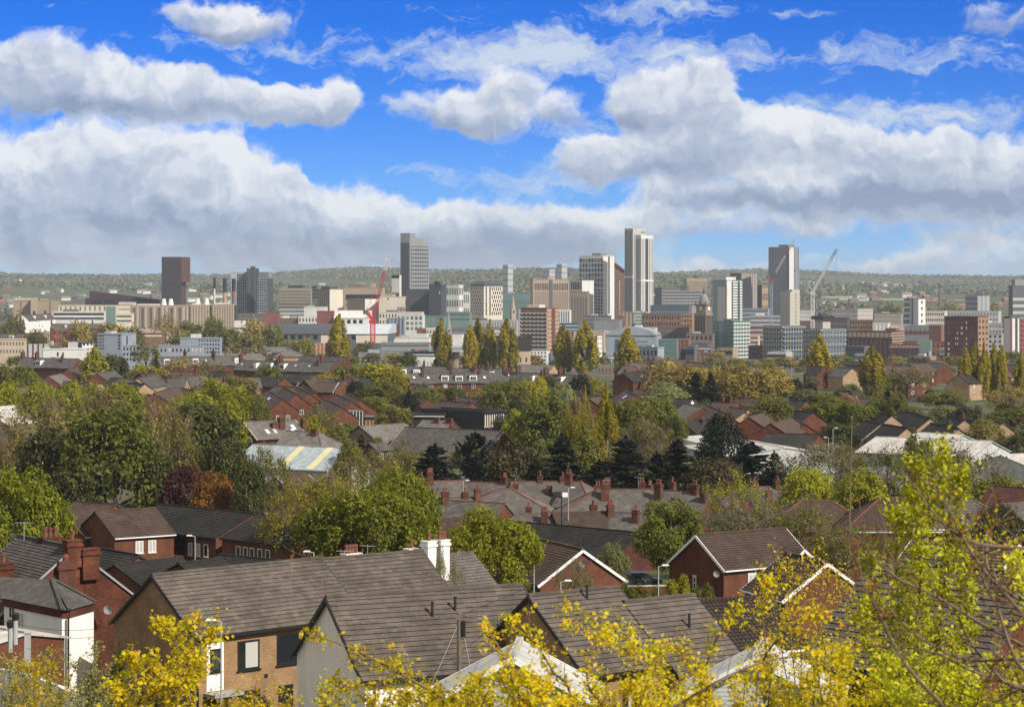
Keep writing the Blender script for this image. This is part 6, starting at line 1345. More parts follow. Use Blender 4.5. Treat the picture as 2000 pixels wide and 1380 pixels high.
mb.build('boards', H['wood'], ro); mb = MB(); mb.box(-1.5, 4.5, -.06, -.03, -.35, -.25); mb.box(-1.5, 4.5, -.06, -.03, -1.2, -1.1); mb.build('rail', H['wood'], ro)
# satellite dishes, wires and a few more cars in the estate streets
def dish(px, py, Y, label):
    p = P(px, py, Y); ro = empty('satellite_dish', p, R(-20), label, 'satellite dish'); mb = MB(); n = 12
    ring = [(.3*math.cos(2*math.pi*k/n), -.05-.06, .3*math.sin(2*math.pi*k/n)) for k in range(n)]
    for k in range(n): a, b = ring[k], ring[(k+1) % n]; mb.face([(0, 0, 0), a, b]); mb.face([(0, .015, 0), (b[0], b[1]+.015, b[2]), (a[0], a[1]+.015, a[2])])
    mb.build('dish', H['leadg'], ro); mb = MB(); mb.beam((0, .02, -.25), (0, .3, -.25), .04, .04); mb.beam((0, 0, -.28), (0, -.35, -.05), .025, .025); mb.build('arm', H['steel'], ro)
dish(212, 1190, 153.6, 'small grey satellite dish on the old red brick gable'); dish(1138, 1100, 213.5, 'grey satellite dish high on the central brick gable'); dish(1400, 1120, 212, 'grey satellite dish on the blank gable of the detached house')
def wire(a, b, sag, label):
    p = P(*a); q = P(*b); ro = empty('overhead_wire', p, 0, label, 'wire'); mb = MB(); d = q-p
    mb.tube([d*t-Vector((0, 0, sag*4*t*(1-t))) for t in [k/10 for k in range(11)]], .012, 4); mb.build('cable', H['blackp'], ro)
wire((-20, 1204, 130), (183, 1228, 138), .3, 'upper thin wire crossing the white bay'); wire((-20, 1222, 130), (183, 1243, 138), .3, 'lower thin wire crossing the white bay')
wire((897, 1200, 106), (1260, 1196, 150), .9, 'thin wire running right from the timber utility pole')
for k, (px, Y, c) in enumerate(((1480, 590, (.5, .5, .5)), (1600, 640, (.25, .03, .03)), (1690, 560, (.6, .6, .6)), (1765, 560, (.05, .07, .14)), (1835, 560, (.7, .7, .7)), (700, 700, (.6, .6, .6)), (330, 640, (.03, .04, .08)), (860, 640, (.55, .55, .55)))):
    p = P(px, HZ, Y); car(px, HZ-ground(Y)/Y*F, Y, R(20+k*11), c, ['silver', 'dark red', 'pale grey', 'navy', 'white', 'light silver', 'blue-black', 'mid silver'][k]+' car parked in an estate street '+['behind the black pine', 'behind the twin green trees', 'left of the tan gables', 'under the tan gables', 'right of the tan gables', 'below the gold-green trees', 'left of the old school', 'below the red terrace'][k])
# ---------------------------------------------------------------- foliage
LF = {}
for n_, cols, tr in [
 ('bright', [(.055, .072, .007), (.18, .205, .012), (.36, .345, .022)], .48), ('lime', [(.11, .13, .010), (.27, .275, .014), (.41, .39, .026)], .5),
 ('gold', [(.13, .13, .010), (.29, .265, .014), (.43, .36, .022)], .45), ('poplar', [(.14, .13, .010), (.34, .29, .013), (.52, .40, .018)], .5),
 ('olive', [(.065, .07, .014), (.15, .152, .025), (.25, .235, .036)], .4), ('brown', [(.075, .07, .016), (.175, .158, .034), (.26, .225, .05)], .35),
 ('tan', [(.14, .115, .025), (.28, .215, .045), (.39, .30, .065)], .35), ('dark', [(.028, .034, .009), (.068, .074, .018), (.125, .125, .026)], .35),
 ('mid', [(.045, .058, .009), (.125, .142, .018), (.23, .235, .028)], .4), ('conifer', [(.004, .006, .003), (.010, .014, .007), (.024, .028, .013)], .1),
 ('rustcon', [(.02, .02, .007), (.05, .042, .013), (.09, .065, .02)], .15), ('pale', [(.13, .15, .05), (.22, .24, .085), (.34, .34, .15)], .4),
 ('grey', [(.075, .085, .045), (.14, .15, .075), (.20, .20, .10)], .35), ('purple', [(.022, .007, .007), (.055, .016, .013), (.10, .026, .02)], .3),
 ('orange', [(.13, .05, .008), (.25, .11, .015), (.36, .18, .022)], .4), ('pink', [(.22, .12, .09), (.32, .19, .14), (.42, .27, .2)], .4),
 ('hill', [(.085, .10, .05), (.12, .135, .062), (.19, .18, .085)], .2),  # paler and greyer than near leaves: distance haze put into the colour
 ('yel', [(.30, .34, .012), (.66, .60, .015), (.82, .62, .02), (.70, .32, .03)], .5), ('yelg', [(.20, .24, .010), (.56, .56, .018), (.82, .76, .05)], .5), ('catkin', [(.20, .22, .05), (.42, .42, .12), (.60, .58, .26)], .5),
 ('amber', [(.24, .22, .012), (.52, .40, .018), (.70, .46, .03)], .5)]:
    LF[n_] = leafmat('leaf_'+n_, cols, tr)
BARK = plain('bark', (.085, .068, .05), .95, amt=.25, scale=1.5); PBARK = plain('pale_bark', (.26, .22, .16), .9, amt=.2, scale=1.5); TWIG = plain('twig_bark', (.17, .115, .08), .7, amt=.25, scale=6)
def quads(C, T, Nn, L, Wd, fold=.25):
    """leaf-shaped faces: centres, long axes, normals, half length, half width"""
    T = T-Nn*(T*Nn).sum(1)[:, None]; T /= np.linalg.norm(T, axis=1)[:, None]+1e-9; B = np.cross(Nn, T)
    L = L[:, None]; Wd = Wd[:, None]
    v = np.stack([C-T*L, C+B*Wd+Nn*Wd*fold-T*L*.1, C+T*L, C-B*Wd+Nn*Wd*fold-T*L*.1], 1)
    return v.reshape(-1, 3)
def qmesh(name, V, mat, extra=None):
    n = len(V)//4; me = bpy.data.meshes.new(name)
    me.vertices.add(len(V)); me.vertices.foreach_set('co', V.astype(np.float32).ravel())
    me.loops.add(len(V)); me.loops.foreach_set('vertex_index', np.arange(len(V), dtype=np.int32))
    me.polygons.add(n); me.polygons.foreach_set('loop_start', np.arange(0, len(V), 4, dtype=np.int32)); me.polygons.foreach_set('loop_total', np.full(n, 4, dtype=np.int32))
    me.materials.append(mat); me.update(calc_edges=True); return me
def unit(g, n):
    d = g.normal(size=(n, 3)); return d/np.linalg.norm(d, axis=1)[:, None]
def crown_broad(seed, n, leaf, W=10., Hc=10., lobes=34, dens=1.0, openness=.0):
    """many leafy sprays carried on lobes of unequal size around an uneven crown"""
    g = np.random.default_rng(seed); c = np.array([0, 0, Hc*.47]); d = unit(g, lobes); d[:, 2] = np.where(d[:, 2] < -.55, -d[:, 2], d[:, 2])
    rad = np.array([W*.5, W*.5, Hc*.5]); lr = g.uniform(.10, .25, lobes)
    lc = c+d*rad*(1-lr[:, None]*1.05)*g.uniform(.66, 1.16, (lobes, 1))
    lR = lr*W
    m = n//9; k = g.choice(lobes, m, p=lR**2/np.sum(lR**2)); sd = unit(g, m); out = (lc[k]-c)/rad; out /= np.linalg.norm(out, axis=1)[:, None]+1e-9
    fl = (sd*out).sum(1) < -.35; sd[fl] = -sd[fl]
    sp = lc[k]+sd*lR[k][:, None]*g.uniform(.55, 1.08, (m, 1))*np.array([1, 1, .85])
    if openness > 0:
        ph = g.uniform(0, 6, 3); f = np.sin(sp[:, 0]*1.7+ph[0])+np.sin(sp[:, 1]*1.9+ph[1])+np.sin(sp[:, 2]*1.6+ph[2]); keep = f > -1.5+openness*2; sp = sp[keep]; sd = sd[keep]; m = len(sp)
    C = np.repeat(sp, 9, 0)+g.normal(size=(m*9, 3))*leaf*1.5; D = np.repeat(sd, 9, 0)
    Nn = D+g.normal(size=C.shape)*.55+np.array([0, 0, .35]); Nn /= np.linalg.norm(Nn, axis=1)[:, None]
    T = unit(g, len(C)); s = leaf*g.uniform(.4, 1.5, len(C))
    return quads(C, T, Nn, s, s*g.uniform(.5, .8, len(C))), lc
def crown_poplar(seed, n, leaf, W=5., Hc=20., plumes=26):
    g = np.random.default_rng(seed); V = []; tips = []
    for p in range(plumes):
        zb = Hc*g.uniform(.0, .62); a = g.uniform(0, 6.28); L = Hc*g.uniform(.22, .40); L = min(L, Hc*1.0-zb)
        prof = lambda z: W*.5*max(.05, math.sin(min(1, (z/Hc)*.78+.2)*math.pi)**.8)
        r0 = prof(zb)*g.uniform(.4, .95); r1 = prof(zb+L)*g.uniform(.55, 1.0); m = n//plumes
        t = g.uniform(0, 1, m); R_ = (r0+(r1-r0)*t**.7); wd = W*.17*np.sin(np.pi*np.clip(t*.86+.12, 0, 1))**.7
        ax = np.stack([np.cos(a)*R_, np.sin(a)*R_, zb+L*t], 1); d = unit(g, m); C = ax+d*wd[:, None]*g.uniform(.4, 1.0, (m, 1))*np.array([1, 1, .8])
        Nn = d+g.normal(size=C.shape)*.5+np.array([math.cos(a), math.sin(a), .1])*.5; Nn /= np.linalg.norm(Nn, axis=1)[:, None]
        T = np.tile(np.array([0, 0, 1.]), (m, 1))+g.normal(size=C.shape)*.5; s = leaf*g.uniform(.6, 1.25, m); V.append(quads(C, T, Nn, s, s*.6)); tips.append((math.cos(a)*r1, math.sin(a)*r1, zb+L*.9, zb))
    # leading shoot
    m = n//8; t = g.uniform(.0, 1, m); d = unit(g, m); C = np.stack([d[:, 0]*W*.13*(1-t*.75), d[:, 1]*W*.13*(1-t*.75), Hc*(.5+.5*t)], 1); s = leaf*g.uniform(.6, 1.2, m)
    V.append(quads(C, np.tile(np.array([0, 0, 1.]), (m, 1))+g.normal(size=C.shape)*.4, d, s, s*.6)); return np.concatenate(V), tips
def crown_conifer(seed, n, leaf, W=6., Hc=12., droop=.25, layers=17, wide=1.0):
    g = np.random.default_rng(seed); V = []; per = n//(layers*9)
    for l in range(layers):
        z = Hc*(l+.3)/layers; r = W*.5*(1-(z/Hc)**(1.9*wide))*g.uniform(.82, 1.12)+.15
        for b in range(9):
            a = g.uniform(0, 6.28); rr = r*g.uniform(.7, 1.12); t = g.uniform(.12, 1, per)**.8; sag = -droop*rr*t**1.6+rr*.22*t**3*1.8
            ax = np.stack([np.cos(a)*rr*t, np.sin(a)*rr*t, z+sag+g.uniform(-.2, .2)], 1); wd = rr*.28*(1.05-t*.8); s_ = g.uniform(-1, 1, per)
            C = ax+np.stack([-np.sin(a)*wd*s_, np.cos(a)*wd*s_, -abs(s_)*wd*.35], 1)+g.normal(size=ax.shape)*leaf*.35
            T = np.stack([np.cos(a)+-np.sin(a)*s_*.8, np.sin(a)+np.cos(a)*s_*.8, np.full(per, -.15)], 1)+g.normal(size=ax.shape)*.25; Nn = np.tile(np.array([0, 0, 1.]), (per, 1))+np.array([math.cos(a), math.sin(a), 0])*.45+g.normal(size=C.shape)*.35; Nn /= np.linalg.norm(Nn, axis=1)[:, None]
            s = leaf*g.uniform(.7, 1.3, per); V.append(quads(C, T, Nn, s, s*.5))
    m = n//20; t = g.uniform(0, 1, m); d = unit(g, m); C = np.stack([d[:, 0]*.22*(1-t), d[:, 1]*.22*(1-t), Hc*(.93+.1*t)], 1); s = np.full(m, leaf*.7); V.append(quads(C, np.tile(np.array([0, 0, 1.]), (m, 1)), d, s, s*.5))
    return np.concatenate(V), []
def trunk_mesh(seed, H, limbs, r=.22, lean=.2, mat=None, up=False):
    g = random.Random(seed); mb = MB(); p = [(g.uniform(-lean, lean)*k/4, g.uniform(-lean, lean)*k/4, H*.8*k/4-(.6 if k == 0 else 0)) for k in range(5)]
    mb.tube(p, [r, r*.85, r*.65, r*.42, r*.15], 7)
    for (x, y, z) in limbs:
        zb = max(H*.12, min(z*.55, H*.5)) if not up else max(.5, z*.45); b = Vector((0, 0, zb)); e = Vector((x, y, z)); mid = b.lerp(e, .5)+Vector((x*.12, y*.12, -abs(z-zb)*.06))
        mb.tube([b, mid, e], [r*.42, r*.26, r*.06], 5)
    return mb.mesh('trunk', mat or BARK)
def twigs(seed, lc, n, W, Hc, wd):
    """fine bare twig ends standing out of the crown"""
    g = np.random.default_rng(seed); c = np.array([0, 0, Hc*.3]); k = g.integers(0, len(lc), n); d = lc[k]-c; d /= np.linalg.norm(d, axis=1)[:, None]; d = d+g.normal(size=d.shape)*.35+np.array([0, 0, .3]); d /= np.linalg.norm(d, axis=1)[:, None]
    C = lc[k]+d*W*g.uniform(.02, .2, (n, 1))+g.normal(size=d.shape)*W*.03; Nn = unit(g, n); return quads(C, d, Nn, W*g.uniform(.04, .09, n), np.full(n, wd), 0)
PROTO = {}
def proto(kind, lod, var):
    k = (kind, lod, var)
    if k in PROTO: return PROTO[k]
    seed = hash_(kind)*31+lod*7+var; leaf = {0: .15, 1: .23, 2: .40}[lod]; n = {0: 21000, 1: 9000, 2: 2600}[lod]
    tw = None
    if kind == 'broad': V, lc = crown_broad(seed, n, leaf); tr = trunk_mesh(seed, 11, [tuple(x) for x in lc[:14]]); dims = (10, 10, 10)
    elif kind == 'sparse':
        V, lc = crown_broad(seed, int(n*.55), leaf*.72, openness=.42, lobes=44); tr = trunk_mesh(seed, 11, [tuple(x) for x in lc[:26]], r=.2); dims = (10, 10, 10); tw = twigs(seed, lc, {0: 2600, 1: 1500, 2: 500}[lod], 10, 10, {0: .012, 1: .02, 2: .04}[lod])
    elif kind == 'poplar': V, tp = crown_poplar(seed, {0: 16000, 1: 12000, 2: 6500}[lod], leaf*.85); tr = trunk_mesh(seed, 20, [(x*.8, y*.8, z) for x, y, z, zb in tp], r=.25, mat=PBARK, up=True); dims = (5, 5, 20)
    elif kind == 'conifer': V, lc = crown_conifer(seed, int(n*.9), leaf*1.15); tr = trunk_mesh(seed, 12, [], r=.2); dims = (6, 6, 12)
    elif kind == 'cedar': V, lc = crown_conifer(seed, n, leaf*1.1, W=10, Hc=12, droop=-.32, layers=13, wide=1.5); tr = trunk_mesh(seed, 12, [], r=.3); dims = (10, 10, 12)
    elif kind == 'column': V, lc = crown_poplar(seed, int(n*.7), leaf*.8, 5, 12, 30); tr = trunk_mesh(seed, 12, [], r=.2); dims = (5, 5, 12)
    elif kind == 'bush': V, lc = crown_broad(seed, n//3, leaf*.55, 4, 3.4, 18); tr = trunk_mesh(seed, 2.5, [tuple(x) for x in lc[:8]], r=.08); dims = (4, 4, 3.4)
    me = qmesh('crown', V, LF['mid'])
    tm = None if tw is None else qmesh('twigs', tw, TWIG)
    PROTO[k] = (me, tr, tm, dims); return PROTO[k]
def hash_(s): return sum(ord(c)*(i+3) for i, c in enumerate(s)) % 997
CLEAR = {'broad': .06, 'sparse': .08, 'poplar': .02, 'conifer': .02, 'cedar': .04, 'column': .02, 'bush': 0}
tcount = [0]
def tree(kind, px, yt, w, Y, mat, label, group=None, name=None, h=None, base=None, lod=None, cat=None):
    p = P(px, yt, Y); g = ground(Y, p.x); H_ = h if h else max(1.0, p.z-g)
    if base is not None: g = pz(base, Y); H_ = p.z-g
    if h and base is None and yt is None: pass
    ld = lod if lod is not None else (0 if Y < 275 else 1 if Y < 720 else 2); tcount[0] += 1
    me, tr, tm, dims = proto(kind, ld, tcount[0] % (3 if kind in ('broad', 'sparse', 'poplar') else 2)); Wm = w/F*Y
    ro = empty(name or {'broad': 'tree', 'sparse': 'tree', 'poplar': 'poplar_tree', 'conifer': 'conifer_tree', 'cedar': 'conifer_tree', 'column': 'tree', 'bush': 'shrub'}[kind], (p.x, Y, p.z-H_), rnd.uniform(0, 6.28), label, cat or ('shrub' if kind == 'bush' else 'tree'), group)
    c = CLEAR[kind]*H_; Wm *= {'conifer': 1.5, 'poplar': 1.08}.get(kind, 1); o = link('crown', me, ro, (0, 0, c)); o.scale = (Wm/dims[0], Wm/dims[1], (H_-c)/dims[2])
    o.material_slots[0].link = 'OBJECT'; o.material_slots[0].material = LF[mat]
    t = link('trunk' if kind != 'bush' else 'stems', tr, ro); t.scale = (Wm/dims[0], Wm/dims[1], H_/(dims[2]*1.02))
    if tm:
        t = link('twigs', tm, ro, (0, 0, c)); t.scale = o.scale
    return ro
TREES = [
 # near
 ('broad',38,920,180,205,'bright','large bright green leafy tree at the left edge above the brick chimneys'),
 ('broad',705,952,240,215,'bright','broad bright green tree in the centre left behind the tiled roofs'),
 ('broad',782,922,155,232,'bright','taller bright green tree joined behind the broad one at centre left'),
 ('sparse',618,925,190,245,'gold','golden-brown budding tree left of the broad bright green tree'),
 ('sparse',690,905,130,285,'olive','olive budding tree rising behind the broad bright green tree'),
 ('broad',958,1002,178,196,'lime','yellow-green tree between the slate roof and the central brick house'),
 ('broad',1310,978,135,250,'mid','mid-green tree left of the red detached house'),
 ('sparse',1430,928,128,300,'lime','soft yellow-green willow-like tree above the olive thicket'),
 ('sparse',1440,990,180,262,'grey','grey-olive thicket behind the roof of the red detached house'),
 ('broad',1193,1062,68,226,'pale','pale green blossoming bush tree right of the central brick gable'),
 ('sparse',1122,1096,74,196,'pale','white-flowered sapling in front of the central brick gable'),
 ('sparse',1560,982,160,240,'olive','thin olive birch-like tree right of the red detached house'),
 ('sparse',1640,1022,150,222,'olive','olive thicket tree below the hipped roofs'),
 ('sparse',1495,965,80,300,'brown','brown twiggy tree behind the red detached house roof'),
 ('sparse',1735,1040,110,215,'olive','olive shrubby tree under the hipped brown roof'),
 ('broad',1570,918,112,330,'lime','pale lime round tree right of the slate rows'),
 ('broad',1680,925,115,325,'lime','lime weeping tree left of the leafy green stem'),
 ('sparse',1592,872,150,372,'grey','grey-green feathery tree below the dark bungalow roof'),
 ('sparse',1735,872,150,352,'olive','olive-brown tree in front of the large blue-trimmed warehouse'),
 ('sparse',1868,868,185,345,'grey','wide grey-green tree at the warehouse gable'),
 ('broad',1797,846,60,410,'olive','small olive round tree against the warehouse wall'),
 ('broad',1945,935,120,322,'olive','olive tree above the russet roof at right'),
 ('broad',1950,985,90,248,'dark','dark green bush tree beside the grey hipped roof'),
 ('sparse',1640,870,90,400,'olive','thin olive tree below the twin green trees'),
 # dark conifer belt
 ('conifer',850,870,100,385,'conifer','dark conifer with two tips, leftmost of the evergreen belt'),
 ('cedar',928,846,120,392,'conifer','dark cedar with upswept branches before the long slate hall'),
 ('broad',1010,864,118,386,'rustcon','rusty dark evergreen between the cedar and the pointed conifer'),
 ('conifer',1097,850,82,380,'conifer','pointed dark conifer left of the tall central poplars'),
 ('conifer',1222,856,112,378,'conifer','dark double-tipped conifer right of the tall central poplars'),
 ('conifer',1283,885,60,372,'conifer','smaller dark conifer between two broad ones'),
 ('conifer',1325,862,100,380,'conifer','broad dark conifer in front of the white works roof'),
 ('broad',1410,816,92,420,'conifer','tall black open pine before the white works roofs'),
 ('conifer',1470,866,120,392,'conifer','wide dark conifer right of the black pine'),
 ('broad',1388,898,125,362,'rustcon','rounded rusty-green evergreen in front of the black pine'),
 ('conifer',1512,884,60,380,'conifer','dark conifer at the right end of the evergreen belt'),
 ('conifer',1170,900,80,372,'conifer','low dark conifer under the tall central poplars'),
 ('conifer',706,850,30,452,'rustcon','small rusty conifer in front of the blank-gabled hall'),
 ('sparse',785,866,80,405,'olive','round olive twiggy tree left of the evergreen belt'),
 ('sparse',1130,775,78,402,'poplar','yellow-green column tree, broad left one of the central poplars'),
 ('poplar',1122,762,34,404,'poplar','narrow left spire of the central golden poplars'),
 ('poplar',1143,752,36,406,'poplar','narrow middle spire of the central golden poplars'),
 ('poplar',1185,744,50,410,'poplar','tallest right spire of the central golden poplars'),
 ('column',1140,830,84,398,'olive','olive lower growth around the central golden poplars'),
 # round trees in the middle
 ('broad',1068,780,122,480,'mid','round green tree left of the central golden poplars'),
 ('broad',1015,800,60,500,'lime','small lime tree at the end of the long slate hall'),
 ('broad',1240,783,92,480,'olive','round olive-green tree right of the central golden poplars'),
 ('broad',1292,789,76,475,'mid','green round tree second right of the central golden poplars'),
 ('broad',1322,806,46,470,'mid','small green round tree left of the dark bungalow'),
 ('sparse',1262,815,105,440,'brown','bare twiggy brown tree above the dark conifers'),
 ('broad',1100,753,62,560,'pale','pale green tree behind the central golden poplars'),
 ('broad',1040,735,62,640,'gold','golden round tree below the gabled terrace'),
 ('broad',985,748,84,620,'olive','olive round tree right of the red bay terrace'),
 ('broad',1012,778,40,560,'dark','dark shrubby tree right of the red brick house'),
 ('broad',1132,733,44,720,'conifer','dark evergreen below the gabled terrace'),
 ('broad',1160,738,30,740,'gold','small golden tree at the end of the gabled terrace'),
 ('broad',1300,750,80,640,'pale','pale green spreading tree below the black firs'),
 ('broad',1305,742,40,690,'conifer','dark evergreen bush left of the black firs'),
 ('conifer',1359,728,36,655,'conifer','left one of two black firs before the tan trees'),
 ('conifer',1387,728,33,650,'conifer','right one of two black firs before the tan trees'),
 ('broad',1300,708,87,720,'tan','tan budding tree right of the tall lone prison poplar'),
 ('broad',1330,716,100,700,'tan','second tan budding tree behind the black firs'),
 ('broad',1402,711,77,745,'tan','tan budding tree behind the right black fir'),
 ('broad',1452,716,125,690,'tan','broadest tan budding tree right of the black firs'),
 ('broad',1500,722,100,715,'tan','tan budding tree left of the dark round evergreen'),
 ('broad',1545,738,46,720,'conifer','dark round evergreen left of the grouped poplar'),
 ('sparse',1475,730,90,740,'brown','brown twiggy tree in front of the broad tan one'),
 ('broad',1516,780,92,560,'olive','olive-brown round tree left of the twin green trees'),
 ('broad',1618,780,96,560,'mid','left one of the twin green round trees'),
 ('broad',1667,782,80,555,'mid','right one of the twin green round trees'),
 ('broad',1570,762,60,680,'grey','grey-green shrub tree behind the twin green trees'),
 ('conifer',1592,758,20,700,'conifer','tiny dark pointed conifer before the right poplar'),
 ('broad',1655,768,46,640,'pink','pinkish blossoming tree behind the twin green trees'),
 ('sparse',1642,714,60,880,'brown','brown bare tree between the two right poplars'),
 ('broad',1658,752,60,700,'grey','grey-olive shrub tree between the two right poplars'),
 ('conifer',1733,762,26,660,'conifer','small dark pointed conifer right of the middle right poplar'),
 ('sparse',1772,720,92,760,'olive','spreading bare-limbed tree before the white office'),
 ('broad',1752,770,46,620,'olive','olive shrub tree below the spreading bare-limbed tree'),
 ('broad',1810,805,44,540,'mid','small green round tree among the tan gables'),
 ('broad',1840,792,58,600,'pale','pale green tree behind the tan gables'),
 ('broad',1860,765,54,700,'brown','brown tree left of the right poplar group'),
 ('sparse',1975,752,110,640,'tan','tan twiggy tree at the right edge below the poplars'),
 ('broad',1975,800,110,560,'olive','olive tree at the right edge beside the tan group'),
 ('broad',1922,822,70,520,'brown','brown tree right of the tan gables'),
 ('broad',1985,842,70,470,'dark','dark green tree at the right edge above the warehouse roof'),
 # left mass
 ('broad',225,803,195,345,'mid','ivy-clad dark green tall tree at the front of the left wood'),
 ('sparse',95,782,200,372,'brown','olive-brown budding tree, left part of the left wood'),
 ('sparse',190,762,190,402,'brown','highest olive-brown budding tree of the left wood'),
 ('broad',85,842,120,352,'dark','dark green ivy tree at the left of the wood'),
 ('broad',150,900,110,340,'dark','low dark ivy thicket before the ivy-clad tree'),
 ('sparse',312,782,135,372,'brown','brown budding tree right of the ivy-clad tree'),
 ('broad',402,790,150,382,'dark','dark olive tree at the right of the left wood'),
 ('sparse',345,830,110,360,'olive','olive twiggy tree between the ivy-clad and dark olive trees'),
 ('broad',300,880,80,345,'dark','dark shrubby tree at the foot of the left wood'),
 ('broad',440,860,90,358,'dark','dark tree behind the orange bush'),
 ('sparse',20,830,130,362,'brown','grey-brown twiggy tree at the left edge'),
 ('broad',425,738,120,520,'lime','large round yellow-green tree above the left wood'),
 ('broad',368,772,110,470,'lime','yellow-green lower tree left of the large round one'),
 ('broad',440,790,90,440,'lime','yellow-green tree below the large round one'),
 ('broad',12,745,80,560,'lime','yellow-green pollard tree at the left edge'),
 ('broad',72,752,80,550,'lime','second yellow-green pollard tree from the left edge'),
 ('broad',135,752,76,545,'lime','yellow-green pollard tree in the middle of the row'),
 ('broad',182,747,62,560,'lime','lowest yellow-green pollard tree before the tan gable'),
 ('broad',245,751,90,540,'lime','widest yellow-green pollard tree, right end of the row'),
 ('broad',50,720,62,700,'mid','round dark-green tree above the pollard row'),
 ('broad',10,712,60,760,'brown','brown tree at the left edge above the pollard row'),
 ('broad',357,916,92,335,'purple','purple copper beech beside the orange bush'),
 ('broad',420,930,98,328,'orange','orange-leaved round bush tree right of the copper beech'),
 ('sparse',525,876,110,335,'olive','loose olive tree in front of the blue-grey warehouse'),
 ('broad',490,900,70,322,'dark','dark shrubby tree right of the orange bush'),
 ('sparse',628,795,80,520,'olive','olive twiggy tree right of the old school'),
 ('broad',600,812,60,505,'gold','yellow-green tree right of the old school roof'),
 ('broad',500,775,60,560,'olive','olive tree behind the old school gable'),
 ('broad',660,835,46,480,'olive','olive shrub tree beside the blank-gabled hall'),
 ('column',800,762,44,655,'conifer','dark yew column right of the mossy-roofed house row'),
 ('column',780,775,28,600,'rustcon','smaller greenish conifer before the dark yew'),
 ('broad',685,866,60,410,'olive','olive bush tree at the warehouse right gable'),
 ('sparse',740,880,90,395,'brown','brown twiggy tree right of the blue-grey warehouse'),
 # along the terraces
 ('column',183,678,64,860,'gold','tall golden-green oval tree left of the blue-grey flats'),
 ('broad',222,690,40,880,'dark','dark round tree right of the golden-green oval one'),
 ('column',243,700,30,870,'dark','dark narrow tree beside the golden-green oval one'),
 ('sparse',285,664,60,900,'olive','spreading bare-crowned tree before the blue-grey flats'),
 ('broad',285,712,60,820,'gold','gold-green lower tree under the spreading bare crown'),
 ('broad',318,725,50,780,'olive','olive tree left of the round yellow-green tree'),
 ('sparse',360,698,80,880,'tan','tan twiggy tree before the dormered terrace'),
 ('sparse',410,705,60,850,'olive','olive tree before the dormered terrace'),
 ('broad',465,730,70,700,'brown','brown tree right of the round yellow-green tree'),
 ('broad',520,715,50,860,'olive','small olive tree below the lower dormered terrace'),
 ('broad',640,728,60,760,'tan','cream blossoming tree below the lone poplar'),
 ('broad',672,716,54,800,'mid','green tree left of the bright green one below the lone poplar'),
 ('broad',702,711,46,790,'bright','bright green tree below the lone poplar'),
 ('broad',742,708,90,760,'gold','large gold-green tree left of the red bay terrace'),
 ('broad',768,722,54,740,'gold','golden tree touching the red bay terrace'),
 ('broad',692,745,40,690,'conifer','dark evergreen under the bright green tree'),
 ('broad',745,748,90,680,'olive','olive tree below the large gold-green one'),
 ('broad',830,758,64,690,'mid','green hedge tree below the red bay terrace'),
 ('broad',890,756,44,700,'mid','green bush tree in front of the red bay terrace'),
 ('broad',930,760,50,690,'tan','tan tree in front of the red bay terrace'),
 ('broad',770,790,70,560,'brown','brown bare shrub tree left of the dark yew'),
 ('broad',738,775,50,620,'olive','olive tree left of the dark yew'),
 # poplars
 ('poplar',663,619,44,1150,'poplar','lone golden poplar left of the red crane mast'),
 ('poplar',862,626,40,1150,'poplar','golden poplar between the two soot-topped turrets'),
 ('poplar',919,640,32,1140,'poplar','leftmost poplar of the clump beside the crenellated tower'),
 ('poplar',934,626,30,1150,'poplar','tallest poplar of the clump beside the crenellated tower'),
 ('poplar',957,629,27,1150,'poplar','slim poplar third in the clump beside the crenellated tower'),
 ('poplar',991,627,40,1140,'poplar','poplar immediately left of the crenellated tower'),
 ('poplar',1101,640,42,1120,'poplar','shorter golden poplar before the brown banded tower block'),
 ('poplar',1143,631,46,1110,'poplar','tall golden poplar left of the white stair tower'),
 ('poplar',1228,647,52,1000,'poplar','tall golden poplar in front of the grey clinic'),
 ('poplar',1598,659,48,900,'poplar','golden poplar in front of the right half-built frame'),
 ('poplar',1704,677,48,820,'poplar','golden poplar before the dark red brick offices'),
 ('poplar',1884,684,30,780,'poplar','first poplar of the right-hand clump of five'),
 ('poplar',1905,674,26,785,'poplar','second poplar of the right-hand clump of five'),
 ('poplar',1922,673,27,780,'poplar','middle tallest poplar of the right-hand clump of five'),
 ('poplar',1940,676,25,785,'poplar','fourth poplar of the right-hand clump of five'),
 ('poplar',1957,679,24,780,'poplar','last poplar of the right-hand clump of five'),
 ('poplar',1994,692,26,760,'poplar','poplar at the right edge below the striped tower'),
 # city trees
 ('broad',30,618,42,1600,'mid','green round tree left of the white gabled terrace'),
 ('broad',10,630,40,1580,'olive','olive tree at the far left edge of the city'),
 ('broad',72,645,44,1450,'brown','bare brown tree below the white gabled terrace'),
 ('broad',155,630,50,1500,'tan','tan bare tree left of the teal box'),
 ('broad',215,630,70,1480,'tan','broad tan bare tree in front of the ribbed concrete range'),
 ('broad',258,640,50,1450,'brown','brown bare tree below the ribbed concrete range'),
 ('sparse',322,614,56,1600,'tan','tall bare tree against the ribbed concrete range'),
 ('broad',372,626,50,1650,'olive','olive tree at the middle of the ribbed concrete range'),
 ('broad',418,620,50,1650,'olive','olive-green tree at the right of the ribbed concrete range'),
 ('broad',350,645,50,1500,'brown','brown tree above the grey rendered block'),
 ('broad',450,640,56,1500,'olive','olive tree above the slate rows'),
 ('broad',500,628,60,1600,'tan','tan tree cluster right of the ribbed concrete range'),
 ('broad',535,636,50,1560,'olive','olive tree before the left curved warehouse'),
 ('broad',590,660,44,1450,'gold','small gold tree below the left curved warehouse'),
 ('broad',715,668,50,1500,'olive','olive tree at the foot of the red crane'),
 ('broad',480,655,60,1400,'brown','brown trees left of the panelled block'),
